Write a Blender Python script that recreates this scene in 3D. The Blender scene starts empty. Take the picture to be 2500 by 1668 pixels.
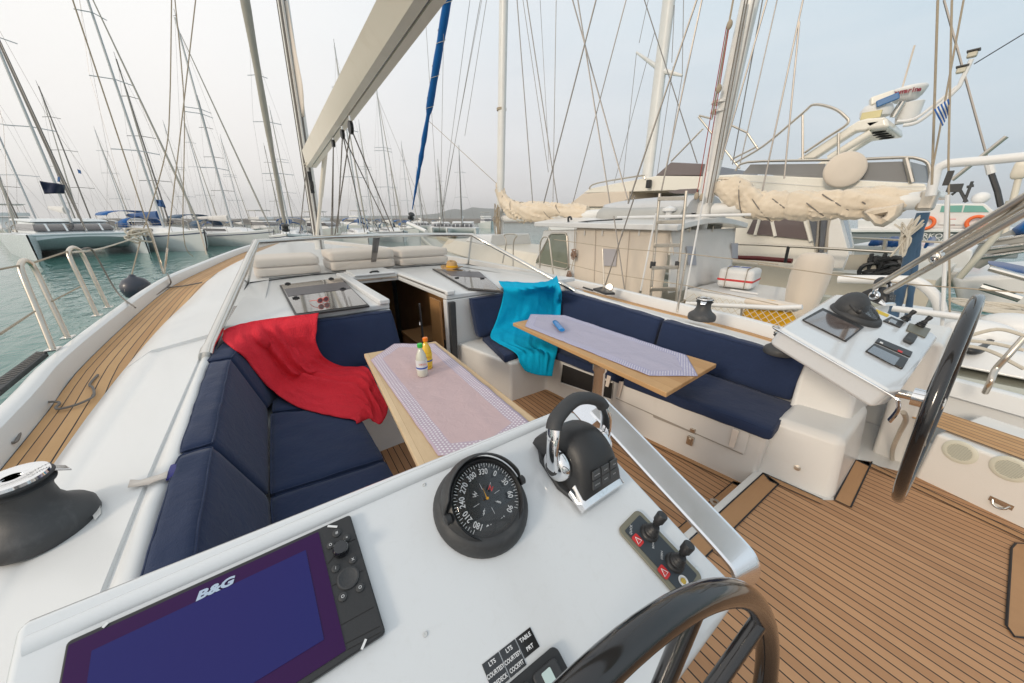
import bpy, bmesh, math, random
from mathutils import Vector, Matrix, noise
random.seed(7)
SC = bpy.context.scene; COL = SC.collection; R = math.radians
V3 = Vector
# ---- camera geometry; at() turns a pixel of the photo (2350 px wide) and a known plane into a real 3D point
F, EYE, YAW, PITCH = 833., 1.75, R(36), R(20)
def ray(x, y):
    x *= 2500/2350; y *= 2500/2350
    u = (x-1250)/F; v = (y-834)/F
    d = math.cos(PITCH)-v*math.sin(PITCH); dn = math.sin(PITCH)+v*math.cos(PITCH)
    c, s = math.cos(YAW), math.sin(YAW)
    return V3((d*c-u*s, -d*s-u*c, -dn))
CAM = V3((0, 0, EYE))
def at(p, z=None, X=None, Y=None, pl=None):
    r = ray(*p)
    if z is not None: t = (z-EYE)/r.z
    elif X is not None: t = X/r.x
    elif Y is not None: t = Y/r.y
    else:
        o, n = pl; t = (o-CAM).dot(n)/r.dot(n)
    return CAM+r*t
def crop(x0, y0, x1, zw):
    s = (x1-x0)/zw
    return lambda x, y: ((x0+x*s)*.94, (y0+y*s)*.94)
cA = crop(0,0,850,2050); cB = crop(600,0,1450,2050); cC = crop(1200,0,1850,2038); cD = crop(1750,0,2500,1960)
cE = crop(1200,400,1900,2195); cF = crop(1850,350,2500,1853); cG = crop(0,450,650,1456); cH = crop(500,540,1250,2100)
cI = crop(1850,640,2500,1699); cJ = crop(950,880,1850,1791); cK = crop(0,1050,1000,2350); cL = crop(1650,1000,2500,1995)
cM = crop(1000,700,1900,2350); cN = crop(350,540,1150,2091); cO = crop(2050,300,2500,1764); cQ = crop(2000,600,2500,1960)
# ---- scene bookkeeping
ORG = {}
def thing(name, label, cat, loc=(0,0,0), group=None):
    o = bpy.data.objects.new(name, None); COL.objects.link(o); o.location = loc; o.empty_display_size = .2
    o['label'] = label; o['category'] = cat
    if group: o['group'] = group
    ORG[o.name] = V3(loc); return o
def tag(o, label, cat, group=None):
    o['label'] = label; o['category'] = cat
    if group: o['group'] = group
    return o
def kind(o, k):
    o['kind'] = k; return o
def dup(root, loc, rz=0, sc=1, label=None, group=None):
    r = root.copy(); COL.objects.link(r); r.location = loc; r.rotation_euler = (0,0,rz); r.scale = (sc,)*3
    if label: r['label'] = label
    if group: r['group'] = group
    for ch in list(root.children):
        c = ch.copy(); COL.objects.link(c); c.parent = r
        for g in list(ch.children):
            d = g.copy(); COL.objects.link(d); d.parent = c
    return r
# ---- mesh builder
def smoothpath(pts, n=6, closed=False):
    pts = [V3(p) for p in pts]; out = []; N = len(pts)
    if N < 3: return pts
    for i in range(N if closed else N-1):
        if closed: a, b, c, d = pts[i-1], pts[i], pts[(i+1) % N], pts[(i+2) % N]
        else: a, b, c, d = pts[max(i-1, 0)], pts[i], pts[i+1], pts[min(i+2, N-1)]
        for k in range(n):
            t = k/n
            out.append(.5*((2*b)+(c-a)*t+(2*a-5*b+4*c-d)*t*t+(3*b-a-3*c+d)*t**3))
    if not closed: out.append(pts[-1])
    return out
def lerp(a, b, t): return a+(b-a)*t
class MB:
    def __init__(s):
        s.bm = bmesh.new(); s.uv = s.bm.loops.layers.uv.new('UVMap'); s.mi = 0
    def face(s, pts, uvs=None):
        vs = [s.bm.verts.new(p) for p in pts]
        try: f = s.bm.faces.new(vs)
        except ValueError: return
        f.material_index = s.mi
        if uvs:
            for l, u in zip(f.loops, uvs): l[s.uv].uv = u
        return f
    def grid(s, rows, closeu=False, closev=False, uvs=None, cap=False):
        g = [[s.bm.verts.new(p) for p in r] for r in rows]; n = len(g); m = len(g[0])
        for i in range(n if closev else n-1):
            for j in range(m if closeu else m-1):
                a, b, c, d = (i, j), (i, (j+1) % m), ((i+1) % n, (j+1) % m), ((i+1) % n, j)
                q = [g[x][y] for x, y in (a, b, c, d)]
                if len(set(q)) < 4: continue
                f = s.bm.faces.new(q); f.material_index = s.mi
                if uvs:
                    U = [uvs[x][y] for x, y in (a, b, c, d)]
                else: U = [(y/max(m-1,1), x/max(n-1,1)) for x, y in (a, b, c, d)]
                for l, u in zip(f.loops, U): l[s.uv].uv = u
        if cap:
            for r in (g[0][::-1], g[-1]):
                try: f = s.bm.faces.new(r); f.material_index = s.mi
                except ValueError: pass
        return g
    def prism(s, pts, vec):
        pts = [V3(p) for p in pts]; vec = V3(vec); top = [p+vec for p in pts]
        a = [s.bm.verts.new(p) for p in pts]; b = [s.bm.verts.new(p) for p in top]
        fs = [s.bm.faces.new(a[::-1]), s.bm.faces.new(b)]; n = len(a)
        for i in range(n): fs.append(s.bm.faces.new((a[i], a[(i+1) % n], b[(i+1) % n], b[i])))
        for f in fs: f.material_index = s.mi
        return s
    def box(s, c, size, ax=None):
        c = V3(c); X, Y, Z = ax if ax else (V3((1,0,0)), V3((0,1,0)), V3((0,0,1)))
        a, b, h = size[0]/2, size[1]/2, size[2]/2
        s.prism([c-X*a-Y*b-Z*h, c+X*a-Y*b-Z*h, c+X*a+Y*b-Z*h, c-X*a+Y*b-Z*h], Z*2*h); return s
    def hexa(s, q):
        v = [s.bm.verts.new(p) for p in q]
        for i in ((3,2,1,0),(4,5,6,7),(0,1,5,4),(1,2,6,5),(2,3,7,6),(3,0,4,7)):
            f = s.bm.faces.new([v[k] for k in i]); f.material_index = s.mi
        return s
    def tube(s, path, r, n=8, closed=False, flat=None, sq=False):
        path = [V3(p) for p in path]; N = len(path); rows = []
        T = []
        for i in range(N):
            if closed: t = path[(i+1) % N]-path[i-1]
            else: t = path[min(i+1, N-1)]-path[max(i-1, 0)]
            T.append(t.normalized() if t.length > 1e-9 else V3((0,0,1)))
        up = V3((0,0,1)) if abs(T[0].z) < .9 else V3((1,0,0))
        if flat is not None: up = V3(flat)
        nrm = (up-T[0]*up.dot(T[0])).normalized()
        for i in range(N):
            nrm = (nrm-T[i]*nrm.dot(T[i]))
            nrm = nrm.normalized() if nrm.length > 1e-6 else V3((1,0,0))
            bn = T[i].cross(nrm)
            rr = r[i] if isinstance(r, (list, tuple)) else r
            a, b = rr if isinstance(rr, (list, tuple)) else (rr, rr)
            if sq: rows.append([path[i]+nrm*a*p+bn*b*q for p, q in ((1,.8),(.8,.95),(-.8,.95),(-1,.8),(-1,-.8),(-.8,-.95),(.8,-.95),(1,-.8))])
            else: rows.append([path[i]+nrm*a*math.cos(2*math.pi*k/n)+bn*b*math.sin(2*math.pi*k/n) for k in range(n)])
        s.grid(rows, closeu=True, closev=closed, cap=not closed); return s
    def lathe(s, prof, o, ax=(0,0,1), n=24, ux=None):
        o = V3(o); Z = V3(ax).normalized(); X = V3(ux) if ux else (V3((1,0,0)) if abs(Z.x) < .9 else V3((0,1,0)))
        X = (X-Z*X.dot(Z)).normalized(); Y = Z.cross(X)
        s.grid([[o+Z*h+(X*math.cos(2*math.pi*k/n)+Y*math.sin(2*math.pi*k/n))*max(r, 1e-4) for k in range(n)] for r, h in prof], closeu=True, cap=True); return s
    def ell(s, c, rad, ax=None, n=16, m=10):
        c = V3(c); X, Y, Z = ax if ax else (V3((1,0,0)), V3((0,1,0)), V3((0,0,1)))
        rows = []
        for i in range(m+1):
            a = math.pi*(i/m-.5); a = max(min(a, 1.55), -1.55)
            rows.append([c+Z*rad[2]*math.sin(a)+(X*rad[0]*math.cos(2*math.pi*k/n)+Y*rad[1]*math.sin(2*math.pi*k/n))*math.cos(a) for k in range(n)])
        s.grid(rows, closeu=True, cap=True); return s
    def cush(s, q, rho=.03, puff=.012, n=(14, 10, 4), wr=.004, seed=0):
        # q: 8 corners (0-3 bottom loop, 4-7 top loop); a rounded, slightly puffed cushion
        q = [V3(p) for p in q]
        L = ((q[1]-q[0]).length+(q[2]-q[3]).length)/2; W = ((q[3]-q[0]).length+(q[2]-q[1]).length)/2; Hh = (q[4]-q[0]).length
        cen = sum(q, V3())/8
        def mp(a, b, c):
            # a,b,c in -1..1
            h = (L/2, W/2, Hh/2); p = [a*h[0], b*h[1], c*h[2]]
            rr = min(rho, min(h)*.98)
            cl = [max(-(h[i]-rr), min(h[i]-rr, p[i])) for i in range(3)]; d = V3([p[i]-cl[i] for i in range(3)])
            if d.length > 1e-9: d = d.normalized()*rr
            p = [cl[i]+d[i] for i in range(3)]
            u, v, w = [(p[i]/h[i]+1)/2 for i in range(3)]
            bot = lerp(lerp(q[0], q[1], u), lerp(q[3], q[2], u), v); top = lerp(lerp(q[4], q[5], u), lerp(q[7], q[6], u), v)
            P = lerp(bot, top, w)
            k = (1-(2*u-1)**4)*(1-(2*v-1)**4)*(2*w-1)
            nn = (top-bot).normalized()
            P += nn*(puff*k+wr*noise.noise(P*9+V3((seed,)*3))*abs(2*w-1))+nn*wr*.6*noise.noise(P*25)
            return P
        na, nb, nc = n; cache = {}
        def vtx(i, j, k):
            key = (i, j, k)
            if key not in cache: cache[key] = s.bm.verts.new(mp(2*i/na-1, 2*j/nb-1, 2*k/nc-1))
            return cache[key]
        def quad(a, b, c, d):
            f = s.bm.faces.new([vtx(*a), vtx(*b), vtx(*c), vtx(*d)]); f.material_index = s.mi
        for i in range(na):
            for j in range(nb):
                quad((i,j,nc),(i+1,j,nc),(i+1,j+1,nc),(i,j+1,nc)); quad((i,j+1,0),(i+1,j+1,0),(i+1,j,0),(i,j,0))
            for k in range(nc):
                quad((i,0,k),(i+1,0,k),(i+1,0,k+1),(i,0,k+1)); quad((i+1,nb,k),(i,nb,k),(i,nb,k+1),(i+1,nb,k+1))
        for j in range(nb):
            for k in range(nc):
                quad((0,j+1,k),(0,j,k),(0,j,k+1),(0,j+1,k+1)); quad((na,j,k),(na,j+1,k),(na,j+1,k+1),(na,j,k+1))
        lp = []
        for i in range(24): lp.append(mp(-1+2*i/24, -1, 1))
        for i in range(12): lp.append(mp(1, -1+2*i/12, 1))
        for i in range(24): lp.append(mp(1-2*i/24, 1, 1))
        for i in range(12): lp.append(mp(-1, 1-2*i/12, 1))
        s.loop = lp
        return s
    def text(s, body, size, o, U, Vv, depth=.0004, align='CENTER', shear=0, sx=1, bold=0):
        cu = bpy.data.curves.new('t', 'FONT'); cu.body = body; cu.size = size; cu.align_x = align; cu.align_y = 'CENTER'; cu.shear = shear; cu.offset = bold
        cu.resolution_u = 3
        ob = bpy.data.objects.new('t', cu); me = bpy.data.meshes.new_from_object(ob)
        U = V3(U).normalized(); Vv = V3(Vv).normalized(); Nn = U.cross(Vv); o = V3(o)
        vs = [s.bm.verts.new(o+U*v.co.x*sx+Vv*v.co.y+Nn*depth) for v in me.vertices]
        for p in me.polygons:
            try: f = s.bm.faces.new([vs[i] for i in p.vertices]); f.material_index = s.mi
            except ValueError: pass
        bpy.data.objects.remove(ob); bpy.data.curves.remove(cu); bpy.data.meshes.remove(me); return s
    def build(s, name, mat, parent=None, bevel=0, seg=2, smooth=40, sub=0, solid=0, label=None, wn=False):
        bm = s.bm; org = ORG.get(parent.name, V3()) if parent else V3()
        bmesh.ops.recalc_face_normals(bm, faces=bm.faces[:]) if not solid else None
        for v in bm.verts: v.co -= org
        me = bpy.data.meshes.new(name); bm.to_mesh(me); bm.free()
        for m in (mat if isinstance(mat, (list, tuple)) else [mat]): me.materials.append(m)
        o = bpy.data.objects.new(name, me); COL.objects.link(o)
        if smooth:
            me.shade_smooth(); me.set_sharp_from_angle(angle=R(smooth))
        if parent: o.parent = parent; ORG[o.name] = org
        else: ORG[o.name] = V3()
        if sub: m = o.modifiers.new('s', 'SUBSURF'); m.levels = m.render_levels = sub
        if solid: m = o.modifiers.new('t', 'SOLIDIFY'); m.thickness = solid; m.offset = 0
        if bevel:
            m = o.modifiers.new('b', 'BEVEL'); m.width = bevel; m.segments = seg; m.limit_method = 'ANGLE'; m.angle_limit = R(35); m.harden_normals = True
            if not smooth: me.shade_smooth()
        if label: o['label'] = label
        return o
def base_at(o, loc):
    # move a top-level mesh's origin to loc without moving the mesh
    loc = V3(loc)
    for v in o.data.vertices: v.co -= loc
    o.location = loc; return o
# ---- materials
def newmat(name):
    m = bpy.data.materials.new(name); m.use_nodes = True; nt = m.node_tree
    return m, nt, nt.nodes['Principled BSDF']
def L(nt, a, b): nt.links.new(a, b)
def mth(nt, op, a, b=None, c=None):
    n = nt.nodes.new('ShaderNodeMath'); n.operation = op
    for i, v in enumerate((a, b, c)):
        if v is None: continue
        if isinstance(v, (int, float)): n.inputs[i].default_value = v
        else: L(nt, v, n.inputs[i])
    return n.outputs[0]
def noi(nt, scale, detail=4, rough=.5, co=None, dist=0):
    n = nt.nodes.new('ShaderNodeTexNoise'); n.inputs['Scale'].default_value = scale; n.inputs['Detail'].default_value = detail
    n.inputs['Roughness'].default_value = rough; n.inputs['Distortion'].default_value = dist
    if co is not None: L(nt, co, n.inputs['Vector'])
    return n.outputs['Fac']
def ramp(nt, fac, stops):
    n = nt.nodes.new('ShaderNodeValToRGB'); cr = n.color_ramp
    while len(cr.elements) < len(stops): cr.elements.new(.5)
    for e, (p, c) in zip(cr.elements, stops): e.position = p; e.color = (*c, 1) if len(c) == 3 else c
    if fac is not None: L(nt, fac, n.inputs[0])
    return n.outputs['Color']
def mixc(nt, fac, a, b):
    n = nt.nodes.new('ShaderNodeMix'); n.data_type = 'RGBA'
    for v, i in ((fac, 0), (a, 6), (b, 7)):
        if isinstance(v, (int, float)): n.inputs[i].default_value = v
        elif isinstance(v, tuple): n.inputs[i].default_value = (*v, 1) if len(v) == 3 else v
        else: L(nt, v, n.inputs[i])
    return n.outputs[2]
def objco(nt):
    n = nt.nodes.new('ShaderNodeTexCoord'); return n.outputs['Object']
def uvco(nt):
    n = nt.nodes.new('ShaderNodeTexCoord'); return n.outputs['UV']
def mapping(nt, co, sc=(1,1,1), rot=(0,0,0), loc=(0,0,0)):
    n = nt.nodes.new('ShaderNodeMapping'); n.inputs['Scale'].default_value = sc; n.inputs['Rotation'].default_value = rot; n.inputs['Location'].default_value = loc
    L(nt, co, n.inputs['Vector']); return n.outputs[0]
def bump(nt, b, h, strength=.3, dist=.01):
    n = nt.nodes.new('ShaderNodeBump'); n.inputs['Strength'].default_value = strength; n.inputs['Distance'].default_value = dist
    L(nt, h, n.inputs['Height']); L(nt, n.outputs[0], b.inputs['Normal'])
def mat(name, col, rough=.5, metal=0, var=.12, vs=3, bs=0, bst=.2, coat=0, dirt=None, spec=None):
    m, nt, b = newmat(name); co = objco(nt)
    c2 = tuple(max(0, x*(1-var)) for x in col); c = mixc(nt, noi(nt, vs, 5, .6, co), c2, tuple(min(1, x*(1+var*.4)) for x in col))
    if dirt:
        f = ramp(nt, noi(nt, dirt[1], 7, .7, co, .6), [(.52, (0,0,0)), (.75, (1,1,1))])
        c = mixc(nt, mth(nt, 'MULTIPLY', f, dirt[2]), c, dirt[0])
    L(nt, c, b.inputs['Base Color'])
    b.inputs['Metallic'].default_value = metal
    rr = mth(nt, 'MULTIPLY_ADD', noi(nt, vs*4, 4, .6, co), .25*rough+.02, rough*.9); L(nt, rr, b.inputs['Roughness'])
    if coat: b.inputs['Coat Weight'].default_value = coat; b.inputs['Coat Roughness'].default_value = .08
    if spec is not None: b.inputs['Specular IOR Level'].default_value = spec
    if bs: bump(nt, b, noi(nt, bs, 4, .6, co), bst, .004)
    return m
def teak(name, c1, c2, pitch=.045, line=.09, caulk=(.018,.018,.02), use_uv=True):
    # planks run along U, stacked along V (both in metres)
    m, nt, b = newmat(name); co = uvco(nt)
    sp = nt.nodes.new('ShaderNodeSeparateXYZ'); L(nt, co, sp.inputs[0])
    v = mth(nt, 'DIVIDE', sp.outputs[1], pitch); fr = mth(nt, 'FRACT', v); idx = mth(nt, 'FLOOR', v)
    ln = mth(nt, 'LESS_THAN', fr, line)
    cb = nt.nodes.new('ShaderNodeCombineXYZ'); L(nt, mth(nt, 'MULTIPLY_ADD', idx, 3.7, sp.outputs[0]), cb.inputs[0]); L(nt, sp.outputs[1], cb.inputs[1]); L(nt, idx, cb.inputs[2])
    g = noi(nt, 1, 6, .65, mapping(nt, cb.outputs[0], (9, 260, 3))); g2 = noi(nt, 1, 3, .5, mapping(nt, cb.outputs[0], (1.3, 4, 1)))
    wn = nt.nodes.new('ShaderNodeTexWhiteNoise'); wn.noise_dimensions = '1D'; L(nt, idx, wn.inputs['W'])
    f = mth(nt, 'ADD', mth(nt, 'MULTIPLY', g, .5), mth(nt, 'MULTIPLY_ADD', g2, .5, mth(nt, 'MULTIPLY_ADD', wn.outputs[0], .4, -.22)))
    c = mixc(nt, f, c1, c2); c = mixc(nt, mth(nt, 'MULTIPLY', ramp(nt, noi(nt, 1.7, 6, .7, objco(nt)), [(.5, (0,0,0)), (.8, (1,1,1))]), .3), c, tuple(x*.55 for x in c1))
    L(nt, mixc(nt, ln, c, caulk), b.inputs['Base Color']); b.inputs['Roughness'].default_value = .62; b.inputs['Specular IOR Level'].default_value = .3
    bump(nt, b, mth(nt, 'SUBTRACT', mth(nt, 'MULTIPLY', g, .3), ln), .25, .001)
    return m
def fabric(name, col, var=.15, weave=900, bst=.25, fuzz=0, wr=14, rough=.9, sheen=.3):
    m, nt, b = newmat(name); co = objco(nt)
    n1 = noi(nt, 4, 5, .6, co); n2 = noi(nt, weave, 2, .5, co)
    f = mth(nt, 'ADD', mth(nt, 'MULTIPLY', n1, .6), mth(nt, 'MULTIPLY', n2, .4+fuzz))
    L(nt, mixc(nt, f, tuple(x*(1-var) for x in col), tuple(min(1, x*(1+var)) for x in col)), b.inputs['Base Color'])
    b.inputs['Roughness'].default_value = rough; b.inputs['Specular IOR Level'].default_value = .2
    b.inputs['Sheen Weight'].default_value = sheen; b.inputs['Sheen Roughness'].default_value = .5
    h = mth(nt, 'ADD', mth(nt, 'MULTIPLY', n2, .25+fuzz), noi(nt, wr, 5, .55, co, .8)); bump(nt, b, h, bst, .01+fuzz*.01)
    return m
def glass(name, tint=(.85,.87,.87), rough=.02, blend=.5, gloss=(1,1,1)):
    m = bpy.data.materials.new(name); m.use_nodes = True; nt = m.node_tree; nt.nodes.clear()
    o = nt.nodes.new('ShaderNodeOutputMaterial'); t = nt.nodes.new('ShaderNodeBsdfTransparent'); g = nt.nodes.new('ShaderNodeBsdfGlossy'); mx = nt.nodes.new('ShaderNodeMixShader')
    t.inputs[0].default_value = (*tint, 1); g.inputs['Roughness'].default_value = rough; g.inputs[0].default_value = (*gloss, 1)
    lw = nt.nodes.new('ShaderNodeLayerWeight'); lw.inputs[0].default_value = .5
    L(nt, mth(nt, 'MULTIPLY_ADD', mth(nt, 'POWER', lw.outputs['Facing'], 3.5), .8, .05+.12*blend), mx.inputs[0]); L(nt, t.outputs[0], mx.inputs[1]); L(nt, g.outputs[0], mx.inputs[2]); L(nt, mx.outputs[0], o.inputs[0])
    return m
M = {}
M['gel'] = mat('gelcoat white', (.71,.72,.72), .32, var=.03, vs=.8, coat=.12, dirt=((.5,.47,.4), 6, .05)); M['gelcon'] = mat('console gelcoat sky tint', (.69,.715,.735), .16, var=.025, vs=2, coat=.5, dirt=((.45,.44,.4), 45, .10))  # console: bluish sky reflection is put into the white base colour
M['gelc'] = mat('gelcoat cream', (.75,.735,.70), .3, var=.05, vs=1.2, coat=.2, dirt=((.5,.44,.35), 2.5, .2))
M['teak_side'] = teak('teak side deck', (.44,.235,.10), (.68,.42,.20), .05, .10)
M['teak_sole'] = teak('teak cockpit sole', (.36,.185,.09), (.60,.35,.185), .048, .115)
M['teak_plain'] = teak('teak margin board', (.36,.19,.09), (.56,.33,.165), 50, 0)
M['caulk'] = mat('black caulk', (.02,.02,.022), .6)
M['oakp'] = teak('worn table top', (.46,.31,.17), (.74,.58,.38), .12, .01, (.34,.2,.1)); M['oak'] = teak('table top wood', (.36,.19,.075), (.62,.40,.20), .11, .012, (.25,.14,.06))
M['navy'] = fabric('navy canvas', (.020,.033,.078), .3, 260, .45, wr=16, sheen=.12)
M['navyd'] = fabric('dark navy canvas', (.012,.018,.05), .2)  # dark navy cloth, used for the black flag
M['red'] = fabric('red terry', (.86,.040,.062), .16, 160, 1.0, .8, 30, sheen=0)
M['turq'] = fabric('turquoise terry', (.0,.37,.60), .2, 500, .5, .4, 10, sheen=0)
M['cream'] = fabric('cream cushion', (.74,.66,.58), .06, 300, .2, wr=4)
M['sail'] = fabric('tan sail cloth', (.68,.585,.46), .16, 60, .7, wr=9)
M['canvas'] = fabric('canvas cream', (.66,.58,.49), .08, 200, .5, wr=2.2)
M['canvasw'] = fabric('canvas white', (.68,.66,.63), .06, 200, .5, wr=2.2)
M['boomw'] = mat('boom paint cream', (.74,.69,.60), .4, var=.06, vs=1.5, dirt=((.5,.42,.3), 3, .25))
M['mastw'] = mat('mast paint white', (.74,.74,.72), .35, var=.08, vs=2, dirt=((.45,.3,.18), 5, .2))
M['mastg'] = mat('mast aluminium grey', (.50,.52,.53), .45, .1, var=.12, vs=2)
M['mastd'] = mat('mast dark', (.17,.155,.14), .5, 0)
M['furl'] = mat('furled sail grey', (.42,.39,.34), .8, var=.2, vs=3, bs=20)
M['steel'] = mat('stainless steel', (.72,.70,.66), .16, 1, var=.12, vs=6)
M['steelb'] = mat('brushed steel', (.66,.60,.52), .27, 1, var=.15, vs=8)
M['chrome'] = mat('chrome', (.86,.86,.87), .06, 1, var=.1, vs=14, dirt=((.35,.33,.3), 30, .4))
M['alu'] = mat('polished rail', (.90,.90,.92), .2, 1, var=.06, vs=4)
M['blk'] = mat('black plastic', (.025,.026,.028), .42, var=.2, vs=20, bs=200, bst=.1)
M['blkg'] = mat('gloss black', (.008,.009,.012), .12, var=.2, vs=12, coat=.8)
M['wheelblk'] = mat('gloss black carbon', (.014,.013,.014), .13, var=.3, vs=10, coat=.6)
M['grp'] = mat('dark grey winch', (.055,.057,.06), .5, var=.25, vs=12, bs=90, bst=.15, dirt=((.16,.16,.16), 9, .35))
M['charc'] = mat('charcoal rubber', (.04,.042,.045), .55, var=.2, vs=9, bs=150, bst=.15, dirt=((.12,.12,.12), 14, .3))
M['dkglass'] = mat('tinted acrylic', (.10,.085,.075), .06, var=.1, vs=3, coat=1)
M['smoke'] = mat('smoked window', (.035,.03,.033), .12, var=.2, vs=2, coat=.6)
M['rope'] = mat('rope beige', (.42,.35,.26), .9, var=.3, vs=40, bs=160, bst=.8)
M['ropew'] = mat('rope white', (.62,.57,.48), .9, var=.25, vs=40, bs=160, bst=.8)
M['ropeg'] = mat('rope grey', (.22,.20,.18), .9, var=.3, vs=40, bs=160, bst=.8)
M['wire'] = mat('rigging wire', (.30,.28,.26), .4, .6)
M['redm'] = mat('red paint', (.6,.03,.03), .45)
M['orange'] = mat('orange lifebuoy', (.85,.16,.04), .6)
M['blue'] = fabric('blue canvas', (.012,.07,.22), .2, 200, .5, wr=8)
M['bluef'] = fabric('blue sail cover', (.0,.10,.34), .25, 120, .6, wr=9)
M['blued'] = fabric('slate blue cover', (.05,.10,.17), .2, 120, .5)
M['yellow'] = fabric('yellow fabric', (.70,.38,.02), .2, 150, .5)
M['white'] = mat('white plastic', (.75,.75,.74), .4, var=.05)
M['lett'] = mat('white lettering', (.75,.76,.77), .5, var=.03)
M['ws'] = glass('windscreen', (.84,.835,.82), .02, .75)
M['clear'] = glass('clear plastic', (.93,.93,.92), .05, .4)
M['wood'] = mat('cabin wood', (.36,.19,.075), .4, var=.3, vs=6)
M['dkred'] = mat('dark red upholstery', (.07,.008,.012), .8)
M['dark'] = mat('dark interior', (.012,.011,.011), .7)
M['hullw'] = mat('hull white', (.74,.74,.73), .3, var=.06, vs=.5, coat=.3, dirt=((.42,.40,.35), .8, .25))
M['hullc'] = mat('hull cream', (.72,.67,.57), .35, var=.07, vs=.6, dirt=((.45,.38,.28), 1.2, .25))
M['teal'] = mat('teal antifoul', (.03,.32,.38), .5)
M['navyh'] = mat('navy stripe', (.02,.035,.1), .4)
# ================= OUR OWN SAILING YACHT =================
YACHT = thing('sailing_yacht', 'white sailing yacht in the foreground with teak decks, twin black wheels and cream boom', 'sailing yacht', (4, -1.4, -1.2))
Y0 = YACHT
def part(name, mb, m, parent=None, **k): return mb.build(name, m, parent or Y0, **k)
def planar(mb, pts, z=None, du=(1,0), o=(0,0)):
    pts = [V3(p) for p in pts]
    if z is not None: pts = [V3((p.x, p.y, z)) for p in pts]
    a = V3((du[0], du[1], 0)).normalized()
    mb.face(pts, [((p.x-o[0])*a.x+(p.y-o[1])*a.y, -(p.x-o[0])*a.y+(p.y-o[1])*a.x) for p in pts])
def interp(tab, x):
    if x <= tab[0][0]: a, b = tab[0], tab[1]
    elif x >= tab[-1][0]: a, b = tab[-2], tab[-1]
    else:
        for a, b in zip(tab, tab[1:]):
            if a[0] <= x <= b[0]: break
    t = (x-a[0])/(b[0]-a[0]); return [p+(q-p)*t for p, q in zip(a[1:], b[1:])]
SH = [(-2.6,.72,.70),(0,1.02,.80),(1.4,1.12,.84),(2.73,1.19,.87),(3.45,1.25,.88),(4.8,1.26,.895),(6.3,1.24,.905),(7.4,1.17,.91),(8.9,.93,.93),(10.7,.62,.955),(12.5,.235,.98),(14.2,-.35,1.02),(15.6,-.95,1.06)]
SHS = [(x, y, z) for x, y, z in smoothpath(SH, 4)]
def yc(x): return -1.567+.038*x
def stb(p):  # mirror a port point to starboard, a little lower aft
    x, y, z = p; k = max(0, min(1, (9-x)/7)); return V3((x, 2*yc(x)-y, z-.11*k-.10*max(0, min(1, (1.3-x)/1.3))))
port_top = [V3(p) for p in SHS]; stb_top = [stb(p) for p in SHS]
def off(line, d, dz):
    out = []
    for i, p in enumerate(line):
        t = line[min(i+1, len(line)-1)]-line[max(i-1, 0)]; t.z = 0; t.normalize()
        out.append(V3((p.x+t.y*d, p.y-t.x*d, p.z+dz)))
    return out
# hull with raised bulwark
mb = MB()
for line, sg in ((port_top, 1), (stb_top, -1)):
    inn = off(line, .085*sg, 0); dk = off(line, .10*sg, -.115)
    low = [V3((p.x-(.25 if p.x > 13 else 0), yc(p.x)+(p.y-yc(p.x))*.97, p.z-.55)) for p in line]
    wl = [V3((p.x-(.5 if p.x > 13 else 0)*(p.x-13)/2, yc(p.x)+(p.y-yc(p.x))*.82, -1.3)) for p in line]
    r1 = off(line, .02*sg, .012); r2 = off(line, .065*sg, .012)
    mb.grid([wl, low, line, r1, r2, inn, dk])
mb.face([port_top[0], stb_top[0], stb_top[0]+V3((0,0,-1.9)), port_top[0]+V3((0,0,-1.9))])
HULL = part('hull', mb, M['gel'], smooth=50)
# deck lines on the port side
TI = [(-2.6,.35),(0,.78),(2.05,.895),(4.1,.885),(5.7,.80),(7.7,.70),(9,.52),(10.2,.3),(12,-.05),(14.3,-.75),(15.5,-.98)]
tip = [(x, y) for x, y, _ in smoothpath([(a, b, 0) for a, b in TI], 4)]
def shz(x): return interp(SH, x)[1]
def zdeck(x): return shz(x)-.11
tin = [V3((x, y, zdeck(x))) for x, y in tip]
def sample(line, n):
    line = [V3(p) for p in line]; L_ = [0]
    for a, b in zip(line, line[1:]): L_.append(L_[-1]+(b-a).length)
    out = []; j = 0
    for i in range(n):
        d = L_[-1]*i/(n-1)
        while j < len(line)-2 and L_[j+1] < d: j += 1
        out.append(lerp(line[j], line[j+1], (d-L_[j])/(L_[j+1]-L_[j])))
    return out
def byx(line, xs): 
    tab = [(p[0], p[1], p[2]) for p in line]; return [V3((x, *interp(tab, x))) for x in xs]
XS = [-2.6+i*.3 for i in range(61)]
tout = off(port_top, .10, -.112)
def teakstrip(outer, inner, xs, n=8):
    A_ = byx(outer, xs); B_ = byx(inner, xs); rows = []; uvs = []
    for x, a, b in zip(xs, A_, B_):
        w = (a-b).length
        rows.append([lerp(a, b, k/n)+V3((0,0,.012*math.sin(math.pi*k/n))) for k in range(n+1)]); uvs.append([(x, w*k/n) for k in range(n+1)])
    m_ = MB(); m_.grid(rows, uvs=uvs); return m_
part('side_deck', teakstrip(tout, tin, XS), M['teak_side'], smooth=60)
mirr = lambda l: [stb(p) for p in l]
part('side_deck', teakstrip(mirr(tout), mirr(tin), [.3]+[x for x in XS if x > .35]), M['teak_side'], smooth=60)
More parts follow.
